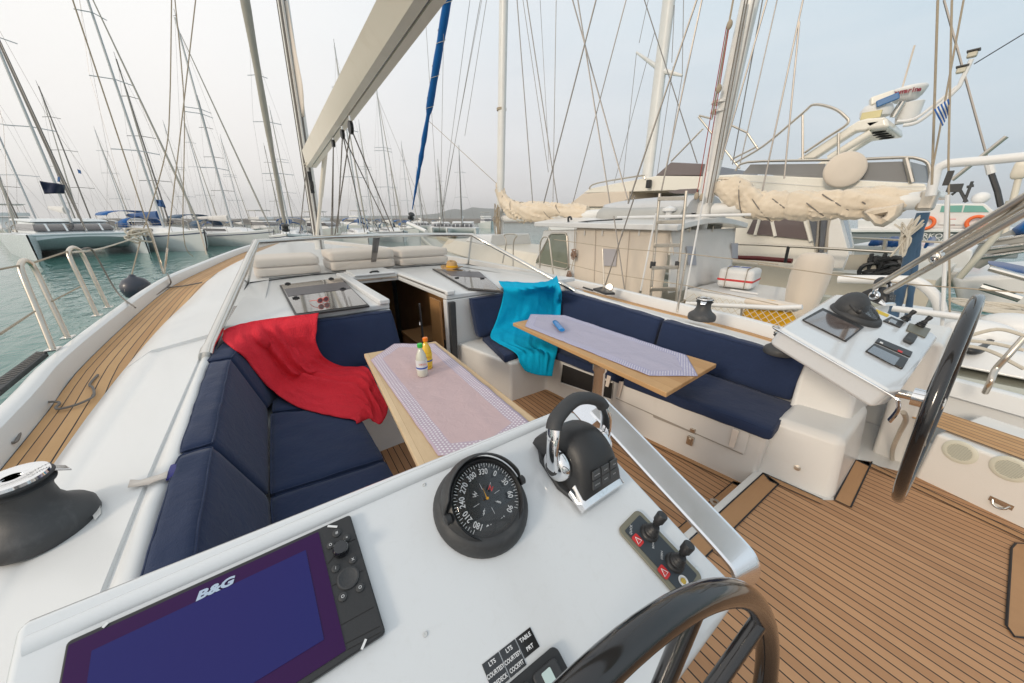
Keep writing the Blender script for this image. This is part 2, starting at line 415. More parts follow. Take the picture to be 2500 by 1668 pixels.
# port coaming: teak edge -> ridge -> seam -> cockpit edge
ridge = [V3((-2.6,.5,.74)), V3((-.5,.68,.80)), at(cG(430,1568), z=.82), at(cG(800,1030), z=.84), at(cG(1005,705), z=.88)]
ridge.append(ridge[-1]+V3((.35,-.0,0)))
seam = [V3((-2.6,.38,.79)), V3((-.5,.44,.84)), at(cK(620,860), z=.86), at(cG(830,1568), z=.865), at(cG(1130,870), z=.90)]; seam.append(seam[-1]+V3((.8,-.08,0)))
cedge = [V3((-2.6,.30,.79)), V3((-.5,.36,.84)), at(cK(840,775), z=.865), at(cK(960,290), z=.865), at(cK(1050,150), z=.87), at((480,820), z=.90), at(cN(520,700), z=.93)]
XC = [-2.4, -1.5, -.6, 0, .4, .8, 1.1, 1.4, 1.7, 2.0, 2.3, 2.6, 2.9, 3.2, 3.35]
ti, ri, se, ce = byx(tin, XC), byx(ridge, XC), byx(seam, XC), byx(cedge, XC)
mb = MB()
rows = []
for a, b, c, d in zip(ti, ri, se, ce):
    side = (b-a); out = V3((0,1,0))
    c0 = c+V3((0,.008,0)); c1 = c+V3((0,.003,-.012)); c2 = c-V3((0,.003,.012)); c3 = c-V3((0,.008,0))
    rows.append([a, a+side*.12+V3((0,-.0,.0)), a+side*.85+V3((0,.02,.02)), b+V3((0,.006,0)), b+V3((0,-.03,.008)), c0, c1, c2, c3, d+V3((0,.03,.004)), d+V3((0,.008,-.004)), d+V3((0,0,-.03)), d+V3((0,-.06,-.55))])
mb.grid(rows)
part('coaming', mb, M['gel'], smooth=60)
# cabin side + coachroof, forward of the coaming
WB = {'l': at(cN(668,395), z=.985), 'r': at(cH(1800,295), z=.975)}
XF = [3.3, 3.6, 4.0, 4.3, 4.5, 4.62, 4.9, 5.1, 5.6, 6.3, 7.2, 8.2, 9.2, 10.4, 11.6, 12.8, 14, 15.2]
def roofz(x): return .935+.04*min(1, (x-3.3)/1.2) if x < 5.3 else .975+.06*min(1, (x-5.3)/3)-.14*max(0, (x-8.5)/7)
def roofw(x): return interp([(3.3,.36),(5.3,.18),(6.3,.12),(8.2,-.08),(10.4,-.38),(12.8,-.7),(15.2,-.97)], x)[0]
mb = MB(); rows = []
for x in XF:
    a = byx(tin, [x])[0]; w = roofw(x); z = roofz(x)
    top = V3((x, w, z)); c = V3((x, yc(x), z+(.04 if x > 6.5 else 0)))
    rg_ = interp([(3.2,.70,.875),(4.35,.67,.885),(4.6,.56,.945),(5.6,.45,.955),(7.2,.30,1.0),(9.2,.02,1.0),(11.6,-.35,.98),(15.2,-.965,.98)], x); Rg = V3((x, min(rg_[0], a.y-.04), rg_[1])); r = [a, lerp(a, Rg, .85)+V3((0,.012,.012)), lerp(Rg, top, .1), top, lerp(top, c, .15)+V3((0,0,.01))]
    r2 = [stb(p) for p in r[:3]]+[V3((x, 2*yc(x)-w, z)), lerp(V3((x, 2*yc(x)-w, z)), c, .15)+V3((0,0,.01))]
    if x <= 5.6: rows.append((r, r2))
    else: rows.append((r+[c], r2+[c]))
lo = [r for r in rows if len(r[0]) == 5]; hi = [r for r in rows if len(r[0]) == 6]
for k in (0, 1): mb.grid([r[k] for r in lo])
for r in lo[:1]:
    for k in (0, 1): mb.face([*r[k][:4], r[k][3]-V3((0,0,.3)), r[k][0]-V3((0,0,.3))])
mb2 = [[*r[0], *r[1][::-1][1:]] for r in hi]; mb.grid(mb2)
# joint between the two
j = lo[-1]; mb.grid([[*j[0], V3((5.6, yc(5.6), 1.04)), *j[1][::-1]], [*hi[0][0], *hi[0][1][::-1][1:]]] if False else [[j[0][k] for k in range(5)], [hi[0][0][k] for k in range(5)]]); mb.grid([[j[1][k] for k in range(5)], [hi[0][1][k] for k in range(5)]])
mb.face([j[0][4], hi[0][0][4], hi[0][0][5], hi[0][1][4], j[1][4]])
part('coachroof', mb, M['gel'], smooth=60)
# companionway surround: cabin top plate with an opening, inside the windscreen
CX0, CX1 = 3.3, 4.8; CYL, CYR = -.93, -1.52
zt = .975
mb = MB()
yl = lambda x: interp([(3.3,.38),(5.6,.18)], x)[0]-.06
yr = lambda x: 2*yc(x)-yl(x)
def slab(x0, x1, ya0, yb0, ya1=None, yb1=None, z=zt, t=.05):
    ya1 = ya0 if ya1 is None else ya1; yb1 = yb0 if yb1 is None else yb1
    mb.prism([V3((x0, ya0, z-t)), V3((x1, ya1, z-t)), V3((x1, yb1, z-t)), V3((x0, yb0, z-t))], (0,0,t))
slab(3.28, 5.7, yl(3.28), CYL, yl(5.7), CYL); slab(3.28, 5.7, CYR, yr(3.28)-.25, CYR, yr(5.7)); slab(4.8, 5.7, CYL, CYR)
CAB = part('cabin_top', mb, M['gel'], bevel=.012)
# raised rails of the companionway and sliding hatch garage
mb = MB()
for y in (CYL+.05, CYR-.05): mb.prism([V3((3.25,y-.05,zt)), V3((5.3,y-.05,zt)), V3((5.3,y+.05,zt)), V3((3.25,y+.05,zt))], (0,0,.05))
mb.prism([V3((4.8,CYL,zt)), V3((5.35,CYL,zt)), V3((5.35,CYR,zt)), V3((4.8,CYR,zt))], (0,0,.05))
mb.prism([V3((4.78,CYL-.03,zt+.045)), V3((5.32,CYL-.03,zt+.045)), V3((5.32,CYR+.03,zt+.045)), V3((4.78,CYR+.03,zt+.045))], (0,0,.03))
GAR = part('sliding_hatch', mb, M['gel'], bevel=.02, seg=3)
mb = MB(); mb.tube([(4.84,-1.17,zt+.08),(4.81,-1.19,zt+.095),(4.81,-1.26,zt+.095),(4.84,-1.28,zt+.08)], .012)
part('latch', mb, M['blk'], GAR)
mb = MB(); mb.box((4.05, CYL+.004, zt+.02), (1.5,.01,.012)); mb.box((4.05, CYR-.004, zt+.02), (1.5,.01,.012)); mb.box((4.79,(CYL+CYR)/2,zt+.0),(.012,.55,.02))
part('hatch_track', mb, M['steelb'], GAR)
# bulkhead faces (aft side of the cabin), with the doorway
mb = MB()
mb.prism([V3((3.28, .34, 0)), V3((3.36, .34, 0)), V3((3.36, CYL, 0)), V3((3.28, CYL, 0))], (0,0,.92))
mb.prism([V3((3.28, CYR, 0)), V3((3.36, CYR, 0)), V3((3.36, -3.3, 0)), V3((3.28, -3.3, 0))], (0,0,.92))
part('bulkhead', mb, M['gel'], bevel=.008)
# inside of the cabin seen through the doorway
mb = MB()
mb.mi = 0; mb.box((4.9,-2.0,-.15), (3,.04,2.1)); mb.box((4.9,-.3,-.15), (3,.04,2.1)); mb.box((6.4,-1.1,-.15), (.04,1.6,2.1)); mb.box((4.9,-1.1,-1.1), (3,1.6,.04))
mb.mi = 1; mb.box((5.6,-.95,-.3), (.6,1.2,.8)); mb.box((5.9,-.95,.2), (.12,1.3,.6))
mb.mi = 0; mb.box((4.1,-1.72,-.4), (1.1,.52,1.2))
mb.mi = 2; mb.box((4.1,-1.72,.215), (1.14,.56,.03)); 
mb.mi = 3; mb.box((3.8,-1.62,.233), (.4,.3,.006))
INT = part('cabin_interior', mb, [M['wood'], M['dkred'], M['oak'], M['dark']], bevel=.004)
mb = MB(); fo = V3((4.15,-1.55,.23)); mb.tube(smoothpath([fo, fo+V3((0,0,.22)), fo+V3((-.02,.02,.26)), fo+V3((-.1,.05,.265)), fo+V3((-.15,.07,.24))], 5), .012); mb.lathe([(.025,0),(.022,.05)], fo)
part('faucet', mb, M['chrome'], INT)
mb = MB(); mb.box((3.5,CYR+.03,.35), (.26,.02,1.1)); part('door_panel', mb, M['wood'])
mb = MB(); a = at(cM(262,95), X=3.25); b = at(cM(280,470), X=3.25); mb.prism([a+V3((0,.035,0)), a-V3((0,.035,0)), b-V3((0,.035,0)), b+V3((0,.035,0))], (-.05,0,0)); part('door_channel', mb, M['charc'], bevel=.006)
mb = MB(); mb.tube([V3((3.4,-1.27,.9)), V3((3.4,-1.28,.0))], .012); part('grab_pole', mb, M['blk'])
# ---------- starboard moulding, benches
def fl(p, z=0): return at(p, z=z)
b0 = V3((3.28, CYR-.10, 0)); b1 = fl(cM(645,732)); b2 = fl(cM(868,655)); b3 = fl(cM(1400,915)); b4 = fl(cM(2180,1285)); ZA = .12; b5 = fl(cL(880,527), ZA); b6 = fl(cL(1030,290), ZA); b7 = V3((b6.x+.9, b6.y-.1, 0))
for n_, p in zip('b0 b1 b2 b3 b4 b5 b6'.split(), (b0,b1,b2,b3,b4,b5,b6)): print(n_, tuple(round(c,2) for c in p))
b2 = V3((b1.x+.02, -2.12, 0)) if b2.y > -1.95 else b2
ZS = .42
OUTY = -3.05
mb = MB()
# seat block (under the cushions)
mb.prism([p-V3((0,0,.05)) for p in (b0, b1, b2, b3, b4, V3((b4.x, OUTY, 0)), V3((3.3, OUTY, 0)))], (0,0,ZS+.05))
part('starboard_bench', mb, M['gelc'], bevel=.03, seg=4)
# coaming back behind the cushions, up to the side deck
topo = [at(cE(545,965), z=.85), at(cE(900,1055), z=.82), at(cE(1290,1180), z=.81), at(cE(1700,1285), z=.81), at((1850,825), z=.80)]
xs = [4.2, 3.7, 3.3, 2.9, 2.5, 2.1, 1.7, 1.3, .9, .5, .32]
tl = byx(sorted([(-2.4,-3.05,.72),(-.5,-3.05,.76),*[tuple(p) for p in topo if p.x < 3.2],(3.4,-3.13,.92),(4.4,-3.1,.95)], key=lambda p: p[0]), xs)
so = byx(mirr(tin)[::1], xs)
mb = MB(); rows = []
for t, s_ in zip(tl, so):
    rows.append([t+V3((0,-.06,-.6)), t+V3((0,0,-.03)), t+V3((0,-.01,-.006)), t+V3((0,-.035,.004)), lerp(t, s_, .25)+V3((0,0,.01)), lerp(t, s_, .6)+V3((0,0,.02)), s_+V3((0,.03,.02)), s_])
mb.grid(rows)
part('coaming', mb, M['gel'], smooth=60)
# sculpted block aft of the bench, under the starboard helm
c1 = at(cI(185,990), z=.50)
b5.z = b6.z = 0
wy = lambda x: b4.y+(b5.y-b4.y)*(b4.x-x)/(b4.x-b5.x)
mb = MB()
mb.hexa([V3((b4.x+.06, wy(b4.x+.06), -.05)), V3((b5.x-.03, b5.y+.0, -.05)), V3((b6.x-.02, b6.y-.15, -.05)), V3((b4.x+.06, b6.y-.15, -.05)), V3((b4.x+.02, wy(b4.x)-.13, .50)), V3((b5.x+.04, b5.y-.13, .48)), V3((b6.x+.05, b6.y-.15, .50)), V3((b4.x+.02, b6.y-.15, .52))])
part('helm_seat_block', mb, M['gelc'], bevel=.05, seg=5)
mb = MB(); mb.hexa([V3((.56,-2.84,.44)), V3((.25,-2.93,.44)), V3((.23,-3.5,.44)), V3((.60,-3.5,.44)), V3((.60,-3.02,.80)), V3((.30,-3.10,.76)), V3((.27,-3.5,.76)), V3((.64,-3.5,.80))])
part('coaming_end', mb, M['gelc'], bevel=.035, seg=4)
# locker lid and its fittings on the starboard bench front (face runs b3 -> b4)
fd = (b4-b3).normalized(); fn = V3((fd.y, -fd.x, 0)); fn = fn if fn.y > 0 else -fn
fpl = (b3+fn*.002, fn)
def onf(p, d=0): return at(p, pl=fpl)+fn*d
lid = [onf(cM(1330,590)), onf(cM(2180,905)), onf(cM(2135,1065)), onf(cM(1310,715))]
mb = MB(); mb.prism([p for p in lid], fn*.012); part('locker_lid', mb, M['gelc'], bevel=.008, seg=3)
mb = MB(); g = [onf(cM(1555,815), .013), onf(cM(1830,930), .013), onf(cM(1830,940), .013), onf(cM(1560,830), .013)]; mb.face(g); g2 = [onf(cM(1320,705), .0135), onf(cM(2128,1062), .0135), onf(cM(2128,1068), .0135), onf(cM(1320,711), .0135)]; mb.face(g2)
part('lid_groove', mb, mat('groove grey', (.35,.32,.28), .6))
mb = MB(); c_ = onf(cM(1795,975), .02); mb.box(c_, (.045,.02,.07), (fd, fn, V3((0,0,1)))); mb.box(c_+V3((0,0,.01)), (.02,.035,.03), (fd, fn, V3((0,0,1)))); part('latch', mb, M['steelb'], bevel=.003); mb = MB(); c_ = onf(cM(1812,910), .02); mb.box(c_, (.035,.015,.03), (fd, fn, V3((0,0,1)))); part('latch', mb, M['steelb'], bevel=.003)
for q in ((2090,900,2060,1010),(1362,600,1340,695),(1285,560,1270,630)):
    mb = MB(); a, b = onf(cM(q[0],q[1]), .02), onf(cM(q[2],q[3]), .025); mb.prism([a-fd*.02, a+fd*.02, b+fd*.016, b-fd*.016], fn*.012); part('strap', mb, M['cream'], bevel=.003)
mb = MB(); q = [onf(cM(978,488)), onf(cM(1300,610)), onf(cM(1290,720)), onf(cM(968,612))]; mb.prism(q, fn*.006); OP = part('storage_opening', mb, M['dark'])
mb = MB(); q = [p+fn*.008 for p in q]; mb.tube(q, .008, closed=True); part('opening_rim', mb, M['gelc'], OP)
A0, B0, C0 = V3((b4.x+.06, wy(b4.x+.06), -.05)), V3((b5.x-.03, b5.y+.0, -.05)), V3((b5.x+.04, b5.y-.13, .48)); n_ = (B0-A0).cross(C0-A0).normalized(); n_ = n_ if n_.y > 0 else -n_; mb = MB(); mb.lathe([(.0,0),(.018,0),(.018,.006),(.0,.008)], at(cI(252,1312), pl=(A0, n_))+n_*.001, n_, 16); part('drain_plug', mb, M['steelb'])
# ---------- cockpit sole
SOLE = V3((0,0,0))
mb = MB(); mb.prism([V3((-2.6,.5,-.06)), V3((3.3,.5,-.06)), V3((3.3,-3.9,-.06)), V3((-2.6,-3.9,-.06))], (0,0,.05)); part('cockpit_floor', mb, M['gelc'])
t0 = fl(cL(500,368), ZA); t1 = fl(cL(85,745), ZA); td = (t1-t0).normalized(); tn = V3((-td.y, td.x, 0)); tn = tn if tn.x > 0 else -tn
far = t0+td*3.4
w0 = fl(cL(1345,372), ZA); w1 = fl(cL(1995,682), ZA); wd = (w1-w0).normalized(); w2 = w0+wd*3.0
g6 = fl(cL(1028,292), ZA); g5a = fl(cL(840,520), ZA); g5b = fl(cL(905,522), ZA)
for p_ in (t0,t1,w0,w1,w2,far,g6,g5a,g5b): p_.z = 0
mb = MB(); mb.prism([V3((-2.6,.5,-.06)), V3((t0.x+.02,.5,-.06)), V3((t0.x+.02,-3.9,-.06)), V3((-2.6,-3.9,-.06))], (0,0,.06+ZA-.004)); part('cockpit_floor', mb, M['gelc'])
outline = [t0, g5a, g5b, g6, w0, w2, V3((-2.6,.45,0)), V3((far.x,.45,0)) if far.x < .4 else far]
PD = (1, -.04)
mb = MB(); planar(mb, outline, ZA+.002, PD); part('cockpit_sole', mb, M['teak_sole'])
# margin boards
def margin(mb_, a, b, w, side, ca=0, cb=0, z=.125):
    a = V3((a.x, a.y, z)); b = V3((b.x, b.y, z)); d = (b-a).normalized(); n = V3((-d.y, d.x, 0))*side
    q = [a, b, b+n*w+d*cb*w, a+n*w+d*ca*w]
    mb_.face(q, [((p-a).dot(d), .01+(p-a).dot(n)+random.random()*0) for p in q]); return q
mg = MB(); ck = MB(); lines = []
for a, b, w, ca, cb in ((t0, far, .10, .3, 0), (t0, g5a, .055, .9, 0), (g5b, g6, .075, 0, .9), (g6, w0+wd*3, .055, .9, 0)):
    d = (b-a).normalized(); n = V3((-d.y, d.x, 0)); side = 1 if (a+n).x+0*(a+n).y < a.x or n.y > .7 else -1
    if (a, b) == (g5b, g6): side = -1 if n.x > 0 else 1
    q = margin(mg, a, b, w, side, ca, cb); lines.append(q)
part('margin_board', mg, M['teak_plain'])
for q in lines:
    for a, b in ((q[2], q[3]), (q[0], q[1]), (q[0], q[3])):
        d = (b-a).normalized(); n = V3((-d.y, d.x, 0))*.004; ck.face([a-n+V3((0,0,.003)), b-n+V3((0,0,.003)), b+n+V3((0,0,.003)), a+n+V3((0,0,.003))])
part('caulking', ck, M['caulk'])
# round inspection patch at the right edge
mb = MB(); hp = [fl(cL(*p), ZA) for p in ((1920,800),(1945,772),(1995,775),(2250,900),(2250,1330),(1995,1315),(1935,1308),(1890,1245))]; planar(mb, hp, ZA+.009, PD); part('hatch_board', mb, M['teak_plain'])
ck = MB(); ck.tube([p+V3((0,0,.008)) for p in hp], .005, n=4, closed=True); part('caulking', ck, M['caulk'])
# threshold and forward sole
mb = MB(); s0, s1 = t0+tn*.008-td*.1, t0+td*3.2; mb.prism([V3((p.x, p.y, -.01)) for p in (s0-tn*.01, s1-tn*.01, s1+tn*.035, s0+tn*.035)], (0,0,.01+ZA+.006)); part('threshold', mb, M['gelc'], bevel=.003)
fw = [V3((t0.x+.035, b4.y-.02, 0)), s1+tn*.035, V3((3.28,.3,0)), V3((3.28,-1.6,0)), b1, b2, b3]
mb = MB(); planar(mb, fw, .001, PD); part('cockpit_sole', mb, M['teak_sole'])
mg = MB(); ck = MB()
for a, b, w, sd in ((fw[0], fw[1], .09, 1), (b4, b3, .05, -1), (b3, b2, .05, -1)):
    d = (b-a).normalized(); n = V3((-d.y, d.x, 0)); 
    side = 1 if (n.x > 0 and sd == 1) or (sd == -1 and n.y > 0) else -1
    q = margin(mg, a, b, w, side, .6, 0, .004); n = V3((-d.y, d.x, 0))*.003
    a, b = q[2], q[3]; ck.face([a-n+V3((0,0,.003)), b-n+V3((0,0,.003)), b+n+V3((0,0,.003)), a+n+V3((0,0,.003))])
part('margin_board', mg, M['teak_plain']); part('caulking', ck, M['caulk'])
mb = MB(); c_ = fl(cL(223,535), .0); mb.lathe([(.0,.004),(.012,.004),(.012,.009),(.03,.009),(.032,.004)], c_); part('drain', mb, M['steel'])
# step/box with the two round grilles, right edge
mb = MB(); e0 = at(cI(1160,1000), z=.36); 
w3 = w0+wd*.03; hb = .34; wn_ = V3((wd.y, -wd.x, 0)); wn_ = wn_ if wn_.y < 0 else -wn_
mb.prism([w0+wd*.02, w2, w2+wn_*.62, w0+wd*.02+wn_*.62], (0,0,hb+ZA))
part('seat_locker', mb, M['gelc'], bevel=.02, seg=3)
fp2 = (w0-wn_*.001, wn_)
for px in ((1290,1212),(1610,1320)):
    c_ = at(cI(*px), pl=fp2); mb = MB(); mb.lathe([(.072,0),(.072,.004),(.062,.009),(.05,.009),(.049,.006),(.0,.006)], c_, -wn_, 32); o_ = part('vent_grille', mb, mat('grille ivory', (.66,.66,.56), .5))
    mb = MB()
    for k in range(-5, 6): mb.box(c_-wn_*.008+V3((0,0,k*.0085)), (2*math.sqrt(.048**2-(k*.0085)**2), .003, .003), (wd, wn_, V3((0,0,1))))
    part('slat', mb, mat('grille slat', (.42,.43,.38), .5), o_)
mb = MB(); c_ = at(cL(1865,535), pl=fp2); mb.tube(smoothpath([c_-wd*.03-wn_*.006, c_-wd*.02+V3((0,0,-.022))-wn_*.014, c_+V3((0,0,-.03))-wn_*.018, c_+wd*.02+V3((0,0,-.022))-wn_*.014, c_+wd*.03-wn_*.006], 4), .006); mb.box(c_-wn_*.003, (.085,.004,.03), (wd, wn_, V3((0,0,1)))); part('pad_eye', mb, M['steel'])
mb = MB(); g0 = at(cI(1250,880), z=.415); 
q = [V3((w0.x+.1, w0.y-.10, hb+ZA+.012)), V3((w2.x, w2.y-.10, hb+ZA+.012)), V3((w2.x, w2.y-.45, hb+ZA+.012)), V3((w0.x+.1, w0.y-.42, hb+ZA+.012))]; planar(mb, q, None, (wd.x, wd.y)); mb.bm.faces.ensure_lookup_table()
part('seat_teak', mb, M['teak_side'])
# ================= BENCH, CUSHIONS, TABLES, TOWELS =================
fa = fl(cN(1510,1460)); fb = fl(cN(1660,1408)); print('port base', fa, fb)
mb = MB(); mb.prism([V3((.0,.34,-.05)), V3((3.28,.34,-.05)), V3((3.28,-.86,-.05)), V3((2.45,-.86,-.05)), V3((2.43,-.32,-.05)), V3((.0,-.30,-.05))], (0,0,.45)); part('port_bench', mb, M['gel'], bevel=.02, seg=3)
mb = MB(); mb.prism([V3((.0,.30,.38)), V3((3.3,.30,.38)), V3((3.3,.42,.38)), V3((.0,.42,.38))], (0,0,.40)); part('coaming_side', mb, M['gel'])
def q8(b, t): return [V3(p) for p in b]+[V3(p) for p in t]
CUSH = []
def cushion(name, label, q, grp, rho=.035, puff=.014, n=(16,10,4), seed=0, wr=.005):
    mb = MB(); mb.cush(q, .024, .007, (28, 16 if n[1] > 4 else 8, 8), .006, seed); lp = mb.loop; o = mb.build(name, M['navy'], smooth=80)
    c = sum(q, V3())/8; base_at(o, c); m2 = MB(); m2.tube([p-c for p in lp], .0042, 6, closed=True); pi = m2.build('piping', M['navy'], smooth=80); pi.parent = o; tag(o, label, 'cushion', grp); CUSH.append((o, c)); return o
zb, zs = .405, .49
d0 = at(cK(1525,388), z=zs); d1 = at(cK(2185,178), z=zs); d2 = at(cN(820,1180), z=zs); fe = at(cN(1505,1540), z=zs)
XD0, XD1 = d0.x, d1.x
cushion('seat_cushion', 'navy seat cushion of the port bench, nearest the helm console', q8([(.35,.20,zb),(XD0,.19,zb),(XD1,-.345,zb),(.35,-.35,zb)], [(.35,.20,zs),(XD0,.19,zs),(XD1,-.345,zs),(.35,-.35,zs)]), 'port bench cushions', seed=1)
cushion('seat_cushion', 'navy seat cushion with the lower end of the red towel on it', q8([(XD0+.012,.19,zb),(2.62,.15,zb),(2.4,-.34,zb),(XD1+.012,-.345,zb)], [(XD0+.012,.19,zs),(2.62,.15,zs),(2.4,-.34,zs),(XD1+.012,-.345,zs)]), 'port bench cushions', seed=2)
cushion('seat_cushion', 'navy corner seat cushion between the pink runner table and the red towel', q8([(2.64,.14,zb),(3.12,.10,zb),(3.12,-.86,zb),(2.42,-.345,zb)], [(2.64,.14,zs),(3.12,.10,zs),(3.12,-.86,zs),(2.42,-.345,zs)]), 'port bench cushions', seed=3)
zt_ = .885
def backq(x0, x1, x0b, x1b, yi=.18, yo=.31, yti=.30, yto=.415, zb_=.48, zt0=zt_, zt1=zt_, y1=0):
    return q8([(x0b,yo,zb_),(x1b,yo+y1,zb_),(x1b,yi+y1,zb_),(x0b,yi,zb_)], [(x0,yto,zt0),(x1,yto+y1,zt1),(x1,yti+y1,zt1),(x0,yti,zt0)])
o1 = at(cK(1040,140), z=zt_); o2 = at(cN(240,1470), z=zt_); o3 = at(cN(440,870), z=.90); print('back tops', o1, o2, o3)
XB = (o1.x+o2.x)/2
cushion('back_cushion', 'navy back cushion with a purple tag and loose white strap', backq(.3, XB, .35, XD0), 'port bench cushions', .04, .02, (16,4,8), seed=4)
cushion('back_cushion', 'long navy back cushion between the strap and the red towel', backq(XB+.015, o3.x-.08, XD0+.015, 2.7, zt1=.90, y1=-.03), 'port bench cushions', .04, .02, (16,4,8), seed=5)
cushion('back_cushion', 'navy corner back cushion half covered by the red towel', q8([(2.71,.31,.48),(3.2,.18,.48),(3.06,.02,.48),(2.71,.15,.48)], [(o3.x-.06,.40,.90),(3.30,.28,.93),(3.22,.14,.93),(o3.x-.06,.27,.90)]), 'port bench cushions', .04, .02, (12,4,8), seed=6)
a_ = at(cN(1580,560), X=3.22); b_ = at(cN(1660,780), X=3.04); print('fwd back', a_, b_)
cushion('back_cushion', 'wide navy back cushion against the port side of the companionway', q8([(3.16,.10,.48),(3.16,b_.y,.48),(3.05,b_.y,.48),(3.05,.05,.48)], [(3.29,.12,.93),(3.29,a_.y,.92),(3.19,a_.y,.92),(3.19,.08,.93)]), 'port bench cushions', .04, .015, (14,4,8), seed=7)
# tag and strap
mb = MB(); c_ = at(cK(1030,235), z=.87); mb.cush(q8([c_+V3((-.05,-.03,0)), c_+V3((.05,-.03,0)), c_+V3((.05,.03,0)), c_+V3((-.05,.03,0))], [c_+V3((-.05,-.03,.012)), c_+V3((.05,-.03,.012)), c_+V3((.05,.03,.012)), c_+V3((-.05,.03,.012))]), .006, .002, (6,4,2)); o = mb.build('care_tag', fabric('purple tag', (.03,.03,.20))); base_at(o, c_); o.parent = CUSH[3][0]; o.location = c_-CUSH[3][1]
mb = MB(); s_ = [at(cK(x, y), z=z) for x, y, z in ((960,260,.885),(900,275,.885),(860,295,.875),(800,305,.872),(740,312,.872))]
rows = [[p+V3((.018,.0,0)) if i % 2 else p+V3((.022,0,.004)), p-V3((.018,0,0))] for i, p in enumerate(s_)]; mb.grid(rows); o = mb.build('strap', M['cream'], solid=.002); base_at(o, CUSH[3][1]); o.parent = CUSH[3][0]; o.location = (0,0,0)
# starboard cushions
s1 = at(cM(1600,215), z=.82); s2 = at((1850,825), z=.80); s3 = at((1815,915), z=.50); s4 = at(cM(1560,300), z=.6)
e1 = at(cM(2345,880), z=zs); e2 = at(cM(1100,480), z=zs); e3 = at(cM(2300,940), z=zs); print('stb', s1, s2, s3, s4, 'front', e1, e2, e3)
yb = -2.93; XM = s1.x
FY = lambda x: lerp(b4, b3, (x-b4.x)/(b3.x-b4.x)).y+.035
cushion('seat_cushion', 'navy seat cushion of the starboard bench, its aft end beside the moulded helm step', q8([(e3.x,FY(e3.x),zb),(1.55,FY(1.55),zb),(1.55,yb,zb),(e3.x+.04,yb,zb)], [(e3.x,FY(e3.x),zs),(1.55,FY(1.55),zs),(1.55,yb,zs),(e3.x+.04,yb,zs)]), 'starboard bench cushions', seed=8)
cushion('seat_cushion', 'navy seat cushion under the lilac runner table', q8([(1.565,FY(1.565),zb),(2.5,-2.18,zb),(2.6,yb,zb),(1.565,yb,zb)], [(1.565,FY(1.565),zs),(2.5,-2.18,zs),(2.6,yb,zs),(1.565,yb,zs)]), 'starboard bench cushions', seed=9)
g1 = at(cM(420,285), z=zs); g2 = at(cM(600,440), z=zs); print('g', g1, g2)
cushion('seat_cushion', 'small navy seat cushion under the turquoise towel', q8([(g2.x-.02,g2.y,zb),(3.2,g1.y,zb),(3.2,yb,zb),(2.62,yb,zb),], [(g2.x-.02,g2.y,zs),(3.2,g1.y,zs),(3.2,yb,zs),(2.62,yb,zs)]), 'starboard bench cushions', seed=10)
def sback(x0, x1, z0, z1, yo0, yo1): return q8([(x0,yb-.12,zs-.01),(x1,yb-.12,zs-.01),(x1,yb,zs-.01),(x0,yb,zs-.01)], [(x0,yo0,z0),(x1,yo1,z1),(x1,yo1+.11,z1),(x0,yo0+.11,z0)])
cushion('back_cushion', 'navy back cushion at the aft end of the starboard bench, below the winch', sback(s2.x, XM-.012, .80, .82, -3.08, -3.12), 'starboard bench cushions', .04, .018, (16,4,8), seed=11)
cushion('back_cushion', 'navy back cushion of the starboard bench right of the turquoise towel', sback(XM+.012, 3.16, .82, .86, -3.12, -3.18), 'starboard bench cushions', .04, .018, (18,4,8), seed=12)
h1 = at(cM(378,48), X=3.24); h2 = at(cM(430,285), X=3.14); print('h', h1, h2)
cushion('back_cushion', 'small navy back cushion behind the turquoise towel', q8([(3.2,h2.y,zs),(3.2,-3.02,zs),(3.09,-3.02,zs),(3.09,h2.y,zs)], [(3.27,h1.y,.92),(3.27,-3.05,.90),(3.17,-3.05,.90),(3.17,h1.y,.92)]), 'starboard bench cushions', .04, .015, (12,4,8), seed=13)
# ---------- tables
def table(name_lab, q, leg, z=.75, m='oak'):
    q = [V3(p) for p in q]; t = MB(); ax = (q[0]-q[3]).normalized(); n_ = V3((-ax.y, ax.x, 0))
    vs = [t.bm.verts.new(p) for p in q]; lo = [t.bm.verts.new(p-V3((0,0,.034))) for p in q]
    for f in ((vs), (lo[::-1]), *[[vs[i], lo[i], lo[(i+1) % 4], vs[(i+1) % 4]] for i in range(4)]):
        fc = t.bm.faces.new(f)
        for l in fc.loops: p = l.vert.co; l[t.uv].uv = ((p-q[3]).dot(ax), (p-q[3]).dot(n_)+p.z)
    o = part('cockpit_table', t, M[m], bevel=.006, seg=3, label=name_lab); 
    m_ = MB(); m_.lathe([(.11,0),(.11,.012),(.055,.03),(.055,.30),(.06,.30),(.06,.34),(.045,.345),(.045,.62),(.06,.64),(.06,.70),(.10,.712)], (leg[0], leg[1], 0), n=28); part('table_leg', m_, M['alu'], o)
    return o
LT = [at((835,812), z=.75), at((1000,783), z=.75), at((1222,955), z=.75), at((955,1060), z=.75)]
LT[2] = LT[2]+(LT[2]-LT[1]).normalized()*.12; LT[3] = LT[3]+(LT[3]-LT[0]).normalized()*.10
lg = at(cM(1290,1035), z=0); lgt = at(cM(1215,520), z=.65); print('leg', lg, lgt)
table('pale worn cockpit table with the pink runner', LT, (1.95,-.74), m='oakp')
RT = [at((1177,741), z=.75), at((1265,722), z=.75), at((1645,835), z=.75), at((1530,902), z=.75)]
table('cockpit table with the lilac runner', RT, (lgt.x, lgt.y))
